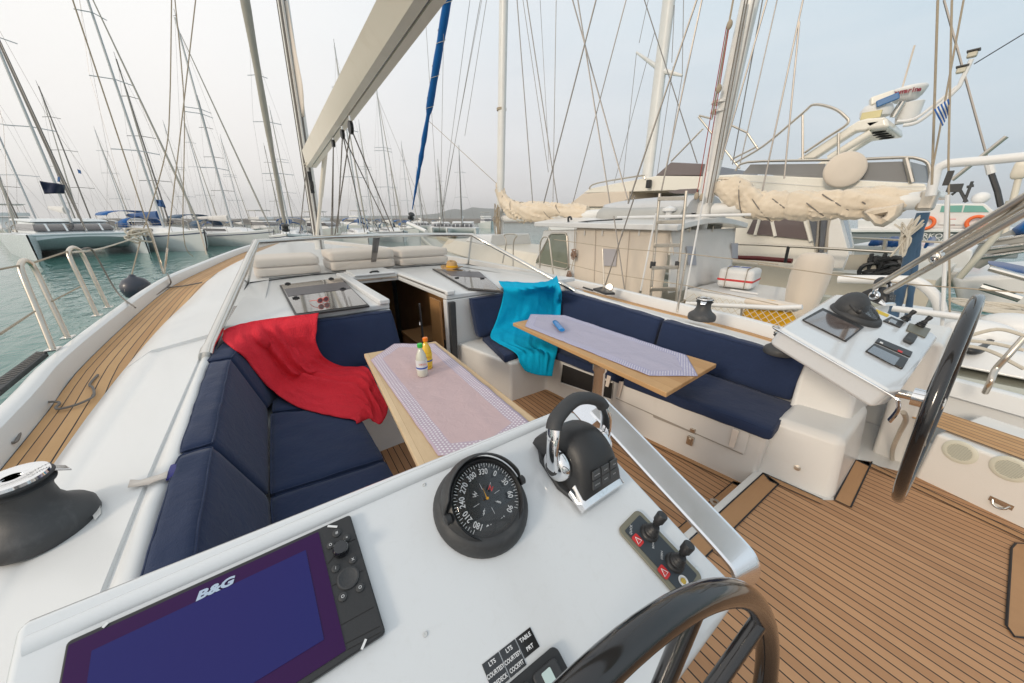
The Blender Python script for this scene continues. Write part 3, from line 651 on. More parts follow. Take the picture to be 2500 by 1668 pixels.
def runner(name, label, hexp, col, col2, seed):
    # hexp: tip A, left shoulder, left end shoulder, tip B, right end shoulder, right shoulder (world points on the table)
    A_, s1, s2, B_, s3, s4 = hexp; ax = ((s2-s1)+(s3-s4)).normalized(); n_ = V3((-ax.y, ax.x, 0)); o = (s1+s4)/2
    loc = lambda p: ((p-o).dot(ax), (p-o).dot(n_))
    H2 = [loc(p) for p in hexp]
    def width(u, side):
        seq = [H2[0], H2[1], H2[2], H2[3]] if side else [H2[0], H2[5], H2[4], H2[3]]
        for a, b in zip(seq, seq[1:]):
            if a[0]-1e-6 <= u <= b[0]+1e-6 and b[0] > a[0]: return a[1]+(b[1]-a[1])*(u-a[0])/(b[0]-a[0])
        return seq[0][1] if u < seq[0][0] else seq[-1][1]
    u0, u1 = H2[0][0], H2[3][0]; NU, NV = 90, 30; rows, uvs = [], []
    for i in range(NU+1):
        u = u0+(u1-u0)*i/NU; va, vb = width(u, 0), width(u, 1); r, q = [], []
        for j in range(NV+1):
            v = va+(vb-va)*j/NV; w_ = V3((u*5+seed, v*9, 0))
            h = .0025+.006*max(0, noise.noise(w_))+.003*abs(noise.noise(w_*3))+(.004*max(0, noise.noise(V3((u*22, seed, 0)))) if j in (0, NV) else 0)
            r.append(o+ax*u+n_*(v+.003*noise.noise(V3((u*11, v*3, seed))))+V3((0,0,h))); q.append((u, v))
        rows.append(r); uvs.append(q)
    mb = MB(); mb.grid(rows, uvs=uvs)
    m, nt, b = newmat(name+' cloth'); co = uvco(nt); sp = nt.nodes.new('ShaderNodeSeparateXYZ'); L(nt, co, sp.inputs[0]); U, V = sp.outputs[0], sp.outputs[1]
    d = None
    for k in range(6):
        a, c = H2[k], H2[(k+1) % 6]; ex, ey = c[0]-a[0], c[1]-a[1]; l = math.hypot(ex, ey); nx, ny = ey/l, -ex/l
        cx = sum(p[0] for p in H2)/6-a[0]; cy = sum(p[1] for p in H2)/6-a[1]
        if nx*cx+ny*cy < 0: nx, ny = -nx, -ny
        e = mth(nt, 'ADD', mth(nt, 'MULTIPLY_ADD', U, nx, -nx*a[0]-ny*a[1]), mth(nt, 'MULTIPLY', V, ny)); d = e if d is None else mth(nt, 'MINIMUM', d, e)
    P_ = .0195
    ru = mth(nt, 'DIVIDE', U, P_); rv = mth(nt, 'DIVIDE', V, P_*.866); row = mth(nt, 'FLOOR', rv)
    sh = mth(nt, 'MULTIPLY', mth(nt, 'MODULO', mth(nt, 'ABSOLUTE', row), 2), .5)
    fu = mth(nt, 'SUBTRACT', mth(nt, 'FRACT', mth(nt, 'ADD', ru, sh)), .5); fv = mth(nt, 'MULTIPLY', mth(nt, 'SUBTRACT', mth(nt, 'FRACT', rv), .5), .866)
    rr = mth(nt, 'SQRT', mth(nt, 'ADD', mth(nt, 'POWER', fu, 2), mth(nt, 'POWER', fv, 2)))
    dot = mth(nt, 'LESS_THAN', rr, .27); band = mth(nt, 'MULTIPLY', mth(nt, 'GREATER_THAN', d, .008), mth(nt, 'LESS_THAN', d, .078))
    bandf = mth(nt, 'LESS_THAN', d, .082); c0 = mixc(nt, noi(nt, 12, 5, .6, co), col, tuple(x*.9 for x in col)); c1 = mixc(nt, bandf, c0, col2)
    L(nt, mixc(nt, mth(nt, 'MULTIPLY', dot, band), c1, (.72,.70,.72)), b.inputs['Base Color']); b.inputs['Roughness'].default_value = .9; b.inputs['Specular IOR Level'].default_value = .15
    bump(nt, b, mth(nt, 'ADD', noi(nt, 400, 2, .5, co), mth(nt, 'MULTIPLY', noi(nt, 14, 6, .6, co, 1.2), 3)), .45, .004)
    o_ = mb.build('table_runner', m, smooth=80, solid=.0012); base_at(o_, o); return tag(o_, label, 'table runner')
z_ = .752
rt = lambda *p: at(cM(*p), z=z_)
runner('lilac', 'lilac cotton runner with white dotted border on the starboard table', [rt(772,178), rt(990,185), rt(1765,440), rt(1838,572), rt(1530,572), rt(735,255)], (.46,.44,.54), (.36,.35,.50), 3)
nt_ = lambda *p: at(cN(*p), z=z_)
lA, lB, lC = nt_(1500,850), nt_(1860,785), nt_(1450,888)
ra, rb = at(cN(2088,960), z=z_), at(cM(745,850), z=z_); la, lb = nt_(1700,1200), nt_(1870,1480)
eR = rb+(rb-ra).normalized()*.04; eL = lb+(lb-la).normalized()*.03
runner('pink', 'dusty pink runner with white dotted border on the port table', [nt_(1600,785), lB, eR, lerp(eR, eL, .5)+V3((-.10,0,0)), eL, lC], (.58,.44,.45), (.48,.39,.47), 8)
# ---------- draped towels: real cloth laid on the cushions
from mathutils.bvhtree import BVHTree
def bvh_of(objs):
    vs, fs = [], []
    for o in objs:
        b_ = len(vs); off_ = o.location if o.parent is None else ORG.get(o.name, V3())
        vs += [v.co+off_ for v in o.data.vertices]; fs += [[b_+i for i in p.vertices] for p in o.data.polygons]
    return BVHTree.FromPolygons(vs, fs)
def towel(label, ctrl, supports, m, folds, loc, eps=.012, NS=64, NT=44, seed=0, hang=None):
    bv = bvh_of(supports); rows = [smoothpath([V3((*p[:2], p[2])) for p in r], 1+NT//(len(r)-1)) for r in ctrl]
    rows = [sample(r, NT+1) for r in rows]; cols = [smoothpath([r[j] for r in rows], 12) for j in range(NT+1)]; cols = [sample(c, NS+1) for c in cols]
    G_ = [[None]*(NT+1) for _ in range(NS+1)]
    for i in range(NS+1):
        for j in range(NT+1):
            x, y, z = cols[j][i]; r = ray(x, y); tc_ = (z-EYE)/r.z; hit = bv.ray_cast(CAM, r.normalized()); L_ = r.length
            t = tc_
            if hit[0] is not None:
                th_ = (hit[3]-eps)/L_
                t = min(max(tc_, th_-.05), th_)
            G_[i][j] = [r, t]
    T_ = [[g[1] for g in row] for row in G_]
    for _ in range(7):
        N_ = [row[:] for row in T_]
        for i in range(NS+1):
            for j in range(NT+1):
                s_, n_ = 0, 0
                for a, b in ((i-1,j),(i+1,j),(i,j-1),(i,j+1)):
                    if 0 <= a <= NS and 0 <= b <= NT: s_ += T_[a][b]; n_ += 1
                N_[i][j] = min(T_[i][j], s_/n_) if _ < 4 else (T_[i][j]+s_/n_)/2-.0008
        T_ = N_
    P_ = [[CAM+G_[i][j][0]*T_[i][j] for j in range(NT+1)] for i in range(NS+1)]
    Q_ = [r[:] for r in P_]
    for i in range(NS+1):
        for j in range(NT+1):
            a = P_[min(i+1,NS)][j]-P_[max(i-1,0)][j]; b = P_[i][min(j+1,NT)]-P_[i][max(j-1,0)]; n_ = a.cross(b)
            if n_.length < 1e-9: continue
            n_.normalize()
            if n_.dot(P_[i][j]-CAM) > 0: n_ = -n_
            s_, t_ = i/NS, j/NT; h = 0
            for path, amp, wid in folds:
                for (sa, ta), (sb, tb) in zip(path, path[1:]):
                    if sa <= s_ <= sb:
                        tc_ = ta+(tb-ta)*(s_-sa)/(sb-sa); k = (t_-tc_)/wid; e_ = math.sin(math.pi*min(1, max(0, (s_-path[0][0])/(path[-1][0]-path[0][0]))))**.5
                        h += amp*e_*(math.exp(-k*k) if k < 0 else math.exp(-k*k*5)); break
            Q_[i][j] = P_[i][j]+n_*(h+.007*(noise.noise(P_[i][j]*11)+.6)+.003*noise.noise(P_[i][j]*34)+.012*max(0, noise.noise(V3((s_*2.5, t_*9+s_*2, seed*3)))))
    mb = MB(); mb.grid(Q_); o = mb.build('towel', m, smooth=90, solid=.007); base_at(o, loc); return tag(o, label, 'towel')
def nz(z, *ps): return [(*cN(x, y), z_) for (x, y), z_ in zip(ps, z)]
ctrl = [nz((.955,.975,.98,.985,.985,.985), (515,698),(600,666),(720,640),(830,622),(1000,603),(1120,588)),
        nz((.93,.95,.955,.96,.96,.96), (512,735),(610,690),(730,668),(840,650),(1000,632),(1112,625)),
        nz((.93,.93,.93,.93,.93,.93), (522,778),(650,745),(760,720),(860,705),(1000,690),(1108,690)),
        nz((.80,.80,.8,.8,.8,.8), (650,882),(770,860),(860,830),(930,790),(1030,770),(1102,765)),
        nz((.66,.66,.66,.66,.66,.66), (745,1003),(860,980),(960,930),(1030,890),(1100,870),(1150,862)),
        nz((.54,.54,.54,.54,.54,.54), (858,1112),(980,1080),(1060,1020),(1120,975),(1190,945),(1245,918)),
        nz((.50,.505,.51,.51,.51,.51), (1010,1197),(1110,1150),(1180,1090),(1240,1030),(1300,975),(1345,932)),
        nz((.50,.505,.51,.51,.51,.51), (1240,1255),(1280,1190),(1310,1130),(1350,1060),(1390,1000),(1430,937)),
        nz((.495,.50,.50,.50,.50,.50), (1345,1270),(1385,1215),(1410,1160),(1440,1110),(1470,1070),(1495,1050)),
        nz((.45,.45,.44,.43,.44,.46), (1362,1296),(1440,1262),(1480,1282),(1512,1298),(1550,1240),(1560,1175))]
sup = [c[0] for c in CUSH[:7]]
towel('red terry towel draped over the port bench corner', ctrl, sup, M['red'], [
    ([(.04,.40),(.4,.48),(.6,.58),(.9,.55)], .052, .055), ([(.04,.55),(.45,.64),(.7,.74),(.98,.7)], .044, .045), ([(.2,.26),(.55,.31),(.78,.30)], .02, .05), ([(.12,.66),(.5,.72),(.8,.84)], .02, .03),
    ([(.3,.82),(.6,.88),(.9,.9)], .022, .04), ([(.66,.35),(1,.45)], .03, .05), ([(.6,.12),(.95,.2)], .010, .06), ([(.0,.2),(.25,.16)], .012, .05)], at(cN(1000,1000), z=.5), seed=1)
def ez(crop_, z, *ps): return [(*crop_(x, y), z_) for (x, y), z_ in zip(ps, z)]
zs6 = lambda z: (z,)*5
ctrl = [ez(cE, (.995,.995,.995,.995,1.0), (55,903),(180,908),(320,915),(430,900),(500,860)),
        ez(cE, (.99,)*5, (72,935),(190,935),(320,940),(430,940),(518,915)),
        ez(cE, (.96,)*5, (92,965),(200,975),(320,985),(430,985),(535,985)),
        ez(cE, (.75,)*5, (75,1070),(190,1085),(310,1095),(425,1100),(532,1100)),
        ez(cE, (.58,)*5, (30,1215),(150,1230),(280,1240),(410,1240),(525,1230)),
        ez(cM, (.515,)*5, (515,318),(620,350),(720,360),(850,350),(955,330)),
        ez(cM, (.505,)*5, (560,360),(650,380),(740,390),(850,390),(948,375)),
        ez(cM, (.50,)*5, (675,425),(730,420),(790,418),(860,420),(940,415)),
        ez(cM, (.42,)*5, (700,480),(745,480),(800,480),(865,478),(925,470)),
        ez(cM, (.33,.32,.31,.31,.31), (735,535),(790,556),(830,566),(870,570),(908,572))]
sup = [c[0] for c in CUSH[7:]]
towel('turquoise towel hanging over the starboard bench corner', ctrl, sup, M['turq'], [
    ([(.1,.3),(.5,.34),(.9,.4)], .010, .05), ([(.05,.62),(.5,.58),(.8,.55),(1,.55)], .010, .04), ([(.1,.85),(.5,.82)], .008, .03), ([(.5,.15),(.85,.2)], .014, .05), ([(.6,.75),(1,.78)], .014, .05), ([(.45,.05),(.6,.5)], .01, .05)], at(cM(700,400), z=.5), seed=2)
# ---------- small things
def bottle(label, px, col, cap, fill, h, wrap):
    o0 = at(px, z=.757); t = thing('drink_bottle', label, 'bottle', o0)
    mb = MB(); r = .036; K_ = 1.12; mb.lathe([(q_, h_*K_) for q_, h_ in ((.0,.004),(r*.8,0),(r,.008),(r,.05),(r*.93,.058),(r,.066),(r,.105),(r*.85,.135),(r*.45,.165),(.013,.172),(.013,.182))], o0, n=28); part('bottle_body', mb, fill, t, smooth=60)
    mb = MB(); mb.lathe([(q_*1.15, h_*K_) for q_, h_ in ((.0,.18),(.0145,.18),(.0155,.183),(.0155,.200),(.013,.203),(.0,.203))], o0, n=24); part('cap', mb, cap, t)
    mb = MB(); mb.lathe([(r+.0008,.050),(r+.0008,.118)], o0, n=28); mb.bm.faces.ensure_lookup_table(); part('label_wrap', mb, wrap[0], t)
    mb = MB(); mb.lathe([(r+.0016,.060),(r+.0016,.070)], o0, n=28); part('label_stripe', mb, wrap[1], t)
    d = (CAM-o0); d.z = 0; d.normalize(); s_ = V3((-d.y, d.x, 0)); s_ = -s_ if s_.dot(ray(1700,800)) < 0 else s_
    mb = MB()
    mb.text('VIKOS', .018, o0+d*(r+.003)+V3((0,0,.094))+s_*.004, s_, (0,0,1), shear=.2); part('lettering', mb, wrap[2], t, smooth=0)
    return t
clearw = mat('lemonade', (.66,.66,.56), .12, coat=1); yel = mat('orange drink', (.85,.52,.02), .12, coat=1)
lw_ = mat('label white', (.70,.71,.72), .4); lb_ = mat('label blue', (.03,.09,.4), .4); lr_ = mat('label red', (.7,.12,.03), .4)
bottle('clear drink bottle with green cap on the pink runner', cN(1783,985), None, mat('green cap', (.04,.50,.07), .35), clearw, .2, (lw_, lb_, lr_))
bottle('orange juice bottle with orange cap behind the green capped one', cN(1815,938), None, mat('orange cap', (.9,.22,.01), .35), yel, .2, (mat('label yellow', (.85,.6,.05), .4), lb_, lr_))
# sunscreen bottle lying on the lilac runner
s0, s1 = at(cM(925,222), z=.785), at(cM(962,265), z=.785); d = (s1-s0).normalized(); t = thing('sunscreen_bottle', 'blue sunscreen bottle lying on the lilac runner', 'bottle', (s0+s1)/2)
mb = MB(); mb.tube([s0, s0+d*.01, s0+d*.06, s1-d*.0, s1+d*.03], [(.012,.018),(.016,.026),(.018,.029),(.018,.029),(.016,.027)], 20, flat=(0,0,1)); part('bottle_body', mb, mat('sunscreen blue', (.01,.18,.50), .3, coat=.5), t, smooth=50)
mb = MB(); mb.tube([s1+d*.031, s1+d*.055], [(.017,.028),(.016,.026)], 20, flat=(0,0,1)); part('cap', mb, mat('sunscreen cap', (.01,.24,.62), .3, coat=.5), t, smooth=50)
# ---------- flush hatches, glasses, hat, sunbed
def hatch(px, z, cr, lab, gl='dkglass', fr='blk', t=.018):
    q = [at(cr(*p), z=z) for p in px]; m_ = MB(); m_.prism([p-V3((0,0,.004)) for p in q], (0,0,t)); o = part('deck_hatch', m_, M[fr], bevel=.004, label=lab)
    c = sum(q, V3())/4; m_ = MB(); m_.prism([c+(p-c)*.955+V3((0,0,t-.003)) for p in q], (0,0,.004)); part('hatch_glass', m_, M[gl], o); return o, q
ho, hq = hatch(((870,415),(1262,368),(1445,548),(972,612)), .985, cN, 'large smoked hatch with sunglasses on it')
def bil(q, u, v): return lerp(lerp(q[0], q[1], u), lerp(q[3], q[2], u), v)
mb = MB(); mb.prism([bil(hq, *p)+V3((0,0,.0195)) for p in ((.03,.22),(.97,.22),(.97,.50),(.03,.50))], (0,0,.002)); part('dark_blind', mb, mat('hatch blind', (.05,.045,.06), .3), ho)
for u, v in ((.12,.58),(.85,.48),(.12,.02),(.82,.02)):
    mb = MB(); c = bil(hq, u, v)+V3((0,0,.024)); mb.box(c, (.03,.06,.014)); mb.box(c+V3((0,0,.01)), (.018,.03,.008)); part('hatch_handle', mb, M['blk'], ho, bevel=.003)
ho2, hq2 = hatch(((1862,335),(2091,470),(2091,320),(2010,290)), .985, cN, 'x') if False else hatch(((1555,330),(1870,345),(2040,490),(1800,470)), .985, cH, 'smoked hatch beside the straw hat')
mb = MB(); mb.prism([bil(hq2, *p)+V3((0,0,.0195)) for p in ((.15,.12),(.98,.12),(.98,.45),(.15,.45))], (0,0,.002)); part('dark_blind', mb, mat('hatch blind b', (.05,.045,.06), .3), ho2)
for u, v in ((.2,.55),(.85,.5)):
    mb = MB(); c = bil(hq2, u, v)+V3((0,0,.024)); mb.box(c, (.03,.05,.014)); part('hatch_handle', mb, M['blk'], ho2, bevel=.003)
hatch(((145,600),(365,572),(345,680),(135,712)), .955, cH, 'small smoked hatch beside the port windscreen foot')
hatch(((45,858),(120,845),(385,895),(330,925)), .93, cE, 'small smoked hatch beside the starboard windscreen')
g0 = at(cN(1150,515), z=1.015); t = thing('sunglasses', 'pink framed round sunglasses on the port hatch', 'sunglasses', g0)
s_ = (at(cN(1185,500), z=1.015)-at(cN(1120,515), z=1.015)).normalized(); f_ = V3((-s_.y, s_.x, 0)); pk = mat('coral plastic', (.75,.16,.13), .3)
for k in (-1, 1):
    mb = MB(); c = g0+s_*.030*k+V3((0,0,.018)); mb.tube([c+s_*.025*math.cos(a)+V3((0,0,1))*.022*math.sin(a)+f_*.004*math.cos(a)**2 for a in [2*math.pi*i/20 for i in range(20)]], .0045, 6, closed=True); part('frame', mb, pk, t)
    mb = MB(); mb.lathe([(.0,0),(.023,0)], c, f_, 20); part('lens', mb, mat('lens', (.30,.14,.16), .1, coat=1), t)
    mb = MB(); mb.tube(smoothpath([c+s_*.026*k+V3((0,0,.006)), c+s_*.028*k+f_*.07*1, c+s_*.02*k+f_*.12-V3((0,0,.014))], 4), .003, 6); part('temple', mb, pk, t)
mb = MB(); mb.tube([g0-s_*.010+V3((0,0,.022)), g0+V3((0,0,.026)), g0+s_*.010+V3((0,0,.022))], .003, 6); part('bridge', mb, pk, t)
h0 = at(cH(1690,322), z=1.0); t = thing('straw_hat', 'straw sun hat with yellow band beside the starboard hatch', 'hat', h0)
m, nt, b = newmat('straw'); co_ = objco(nt); wv = nt.nodes.new('ShaderNodeTexWave'); wv.bands_direction = 'Z'; wv.inputs['Scale'].default_value = 60; wv.inputs['Distortion'].default_value = 2; L(nt, co_, wv.inputs[0])
L(nt, mixc(nt, wv.outputs['Fac'], (.42,.25,.10), (.60,.40,.19)), b.inputs['Base Color']); b.inputs['Roughness'].default_value = .8; bump(nt, b, noi(nt, 250, 2, .5, co_), .6, .003)
rows = []
for r, h in ((.17,.018),(.145,.006),(.11,.004),(.086,.012),(.080,.05),(.076,.085),(.060,.108),(.04,.112),(.0,.098)):
    rows.append([h0+V3((r*1.15*math.cos(a), r*math.sin(a), h+(.02*math.sin(2*a+.5) if r > .14 else 0)+(.008*math.cos(a) if h > .09 else 0))) for a in [2*math.pi*k/32 for k in range(32)]])
mb = MB(); mb.grid(rows, closeu=True); part('hat_body', mb, m, t, smooth=60, solid=.003)
mb = MB(); mb.grid([[h0+V3((r*1.15*math.cos(a), r*math.sin(a), h)) for a in [2*math.pi*k/32 for k in range(32)]] for r, h in ((.090,.014),(.0855,.048))], closeu=True); part('hat_band', mb, M['yellow'], t, solid=.003)
# sunbed cushions beyond the windscreen
def sunbed(label, pa, pb, pc, pd, x, seed):
    # front face corners from the photo (a,b bottom, c,d top) on the plane X=x
    a, b = at(pa, X=x), at(pb, X=x); zt1 = at(pd, X=x).z; zb1 = a.z
    dz = (zt1-zb1)/2; t = thing('sunbed_cushion', label, 'cushion', (a+b)/2, 'sunbed cushions on the coachroof')
    for k in range(2):
        z0, z1 = zb1+dz*k, zb1+dz*(k+1)-.006; mb = MB(); dx = .75; bb = V3((b.x, b.y, a.z))
        q = [V3((x,a.y,z0)), V3((x,b.y,z0)), V3((x+dx,b.y,z0)), V3((x+dx,a.y,z0))]; q += [V3((p.x+.01*k, p.y, z1)) for p in q]; mb.cush(q, .03, .012, (14,10,4), .004, seed+k); part('mattress', mb, M['cream'], t, smooth=80)
sunbed('cream folded sunbed cushion behind the port windscreen pane', cH(345,388), cH(800,338), cH(345,235), cH(800,235), 5.62, 20)
sunbed('cream folded sunbed cushion behind the windscreen centre post', cH(868,345), cH(1305,310), cH(870,200), cH(1305,190), 5.62, 22)
sunbed('cream folded sunbed cushion behind the starboard windscreen pane', cH(1340,310), cH(1668,290), cH(1340,185), cH(1668,180), 5.62, 24)
# ================= WINDSCREEN, CONSOLES, WHEELS, WINCHES, RIG =================
T1 = at((588,556), X=4.75); T2 = at((1083,539), X=4.65); TC = at((865,541), X=4.95); Fp = at((474,812), z=.91); Fs = at(cE(640,975), z=.86)
bl, br = WB['l'], WB['r']; bc = at(cH(1150,318), z=.99)
top = smoothpath([T1, lerp(T1,TC,.5)+V3((.05,0,.01)), TC, lerp(TC,T2,.5)+V3((.05,0,.005)), T2], 6); bot = smoothpath([bl, lerp(bl,bc,.5)+V3((.03,0,0)), bc, lerp(bc,br,.5)+V3((.03,0,0)), br], 6)
WS = None
mb = MB(); mb.tube([Fp+V3((-.04,0,-.01)), lerp(Fp,T1,.02)]+sample([lerp(Fp,T1,.05), T1], 5)+top[2:-2]+sample([T2, lerp(T2,Fs,.95)], 5)+[Fs], [.042,.040]+[.034]*5+[.027]*(len(top)-4)+[.027]*5+[.03], 12)
WS = part('windscreen_frame', mb, M['steel'], smooth=60)
mb = MB(); n = 24; tt, bb = sample(top, n+1), sample(bot, n+1); mb.grid([tt, bb]); part('windscreen_pane', mb, M['ws'], WS, smooth=60)
lowp = smoothpath([bl, V3((4.2,.27,.95)), V3((3.3,.36,.94)), Fp+V3((.05,.0,0))], 4); lows = smoothpath([br, V3((4.2,-3.06,.93)), Fs+V3((.1,0,0))], 4)
for tp, lw2 in (([T1, Fp], lowp), ([T2, Fs], lows)):
    a, b = sample(tp, 13), sample(lw2, 13); mb = MB(); mb.grid([a, b]); part('windscreen_pane', mb, M['ws'], WS, smooth=60)
for a, b, r, mm in ((T1, bl, .014, 'steel'), (T2, br, .016, 'steel')):
    mb = MB(); mb.tube([a, b], r, 8); part('post', mb, M[mm], WS)
c1, c2 = tt[13], bb[13]; 
mb = MB(); a, b = at(cH(1175,100), X=4.93), at(cH(1148,318), z=.99); s_ = V3((0,.045,0)); mb.prism([a+s_, a-s_, b-s_*.8, b+s_*.8], (-.012,0,0)); part('post', mb, M['smoke'], WS, label='wide dark centre post')
mb = MB(); mb.tube(bot, .008, 6); mb.tube(lowp, .007, 6); mb.tube(lows, .007, 6); part('bottom_seal', mb, M['charc'], WS)
# cream channel trim above the companionway ledge
# ---------- console surface frame
ang = math.atan(.4)
class Fr:
    def __init__(s, O, U, W):
        s.O, s.U = V3(O), V3(U).normalized(); W = V3(W); W = (W-s.U*W.dot(s.U)).normalized(); s.W = W; s.N = s.U.cross(W)
        if s.N.z < 0: s.N = -s.N
        s.fw = -W     # up-slope
    def p(s, u, w, n=0): return s.O+s.U*u+s.W*w+s.N*n
    def px(s, q, n=0):
        P_ = at(q, pl=(s.O+s.N*n, s.N)); return P_
    def uw(s, P_): return ((P_-s.O).dot(s.U), (P_-s.O).dot(s.W))
PF = Fr((.66,.40,1.2), (0,-1,0), (-math.cos(ang),0,-math.sin(ang)))
def rr(mb, f, u0, w0, u1, w1, n0, h, r=.012, k=4):
    pts = []
    for cu, cw, a0 in ((u1-r, w0+r, -90), (u1-r, w1-r, 0), (u0+r, w1-r, 90), (u0+r, w0+r, 180)):
        for i in range(k+1):
            a = R(a0+90*i/k); pts.append(f.p(cu+r*math.cos(a), cw+r*math.sin(a), n0))
    mb.prism(pts, f.N*h); return mb
def console(f, outline, side='port'):
    ce = sum(outline, V3())/len(outline)
    mb = MB(); mb.prism([p-f.N*.085 for p in outline], f.N*.085); o = part('helm_console', mb, M['gelcon'], bevel=.022, seg=5, label=None)
    return o
ol = [PF.px(q) for q in (cK(75,1128), cK(160,1075), cJ(845,224), cJ(905,252), cJ(1062,432), cJ(1500,900), cJ(1640,1042))]
u_, w_ = PF.uw(ol[-1]); ol += [PF.p(u_-.005, w_+.02), PF.p(u_-.03, w_+.04), PF.p(.0, w_+.04), PF.px(cK(-10,1500))]
CON = console(PF, ol)
mb = MB(); rr(mb, PF, .25, .10, .85, .62, -.8, .72, .04); part('pedestal', mb, M['gel'], CON)
mb = MB(); mb.prism([V3((.52,.1,0)), V3((.52,-.45,0)), V3((.18,-.45,0)), V3((.18,.1,0))], (0,0,1.0)); part('pedestal', mb, M['gel'], CON, bevel=.04, seg=3)
mb = MB(); mb.tube([PF.p(.03,.022,-.010), PF.p(.55,.022,-.006), PF.p(1.06,.026,-.010)], .017, 16); part('console_lip', mb, M['gelcon'], CON, smooth=80)
# ---------- chartplotter
d0, d1, d2 = [PF.uw(PF.px(q)) for q in ((163,1473), (805,1189), (886,1456))]; 
for u_, w_ in ((.05,.03),(.50,.028),(.50,.295),(.60,.05),(.86,.03),(1.07,.20),(1.05,.50),(.30,.40)):
    mb = MB(); mb.lathe([(.0042,.0),(.0040,.0012),(.0015,.0016),(.0,.001)], PF.p(u_, w_, .0003), PF.N, 14); part('deck_screw', mb, M['steel'], CON)
pu0, pw0, pu1, pw1 = d0[0], (d0[1]+d1[1])/2, (d1[0]+d2[0])/2, d2[1]
mb = MB(); rr(mb, PF, pu0, pw0, pu1, pw1, .0005, .012, .006); PLT = part('chartplotter', mb, M['blk'], bevel=.003)
ku = PF.uw(PF.px(cK(1840,605)))[0]
mb = MB(); rr(mb, PF, pu0+.004, pw0+.007, ku-.002, pw1-.010, .0126, .0012, .002); scr = mat('screen border', (.032,.003,.062), .3, var=.15, vs=2, spec=.25); part('screen_bezel', mb, scr, PLT)  # purple reflection of the glass coating put into the border colour
su0, sw0 = PF.uw(PF.px(cK(560,1255))); su1, sw1 = PF.uw(PF.px(cK(1865,1215)))
sw0 = (PF.uw(PF.px(cK(1780,715)))[1]+sw0)/2
m, nt, b = newmat('coating tint screen'); f_ = noi(nt, 1.5, 3, .5, objco(nt)); cc = mixc(nt, f_, (.018,.009,.085), (.008,.014,.105)); L(nt, cc, b.inputs['Base Color']); L(nt, cc, b.inputs['Emission Color']); b.inputs['Emission Strength'].default_value = .25; b.inputs['Roughness'].default_value = .35; b.inputs['Specular IOR Level'].default_value = .25  # coating's violet-blue reflection put into the colour, with a faint added glow
mb = MB(); rr(mb, PF, su0, sw0, su1, sw1, .0140, .0006, .001); part('screen', mb, m, PLT)
mb = MB(); c = PF.px(cK(1232,912), .0146); mb.text('B&G', .0168, c, PF.U, PF.fw, .0006, shear=.25, sx=1.45, bold=.0008); part('lettering', mb, mat('pale print', (.45,.55,.70), .5), PLT, smooth=0)
for q in ((590,1135,620,1105),(1880,552,1935,556),(2075,1260,2100,1200)):
    mb = MB(); a, b_ = PF.px(cK(*q[:2]), .0135), PF.px(cK(*q[2:]), .0135); d = (b_-a).normalized().cross(PF.N)*.0018; mb.prism([a-d, a+d, b_+d, b_-d], PF.N*.001); part('corner_mark', mb, M['lett'], PLT)
for x, y, r, ic in ((1932,592,.0075,'⠿'),(1990,620,.0065,'='),(1897,662,.0065,'o'),(2025,745,.0065,'x'),(1927,795,.0065,'v'),(2067,905,.0068,'o'),(1968,958,.0068,'o')):
    c = PF.px(cK(x, y), .013); mb = MB(); mb.lathe([(r*1.05,-.001),(r,.002),(r*.8,.0028),(.0,.0026)], c, PF.N, 20); bt = part('button', mb, M['charc'], PLT)
    mb = MB(); ic = {'⠿': '#', '=': '=', 'o': 'O', 'x': 'X', 'v': '/'}[ic]; mb.text(ic, r*1.0, c+PF.N*.0029, PF.U, PF.fw, .0002); part('icon', mb, M['lett'], PLT, smooth=0)
c = PF.px(cK(1957,690), .013); mb = MB(); mb.lathe([(.014,0),(.0135,.012),(.011,.016),(.0,.0165)], c, PF.N, 28); part('knob', mb, M['blkg'], PLT)
c = PF.px(cK(1998,850), .013); mb = MB(); mb.lathe([(.0185,0),(.0175,.003),(.015,.0035),(.014,.0028),(.0,.003)], c, PF.N, 32); part('dial_pad', mb, M['charc'], PLT)
mb = MB()
for a, b_ in (((1880,770),(1985,640)),((1905,895),(2085,805)),((1955,1120),(2145,1015)),((1985,1225),(2180,1125)),((1990,1262),(2185,1160)),((1985,650),(2040,625))):
    a, b_ = PF.px(cK(*a), .0128), PF.px(cK(*b_), .0128); d = (b_-a).normalized().cross(PF.N)*.0005; mb.prism([a-d, a+d, b_+d, b_-d], PF.N*.0004)
part('keypad_groove', mb, M['dark'], PLT)
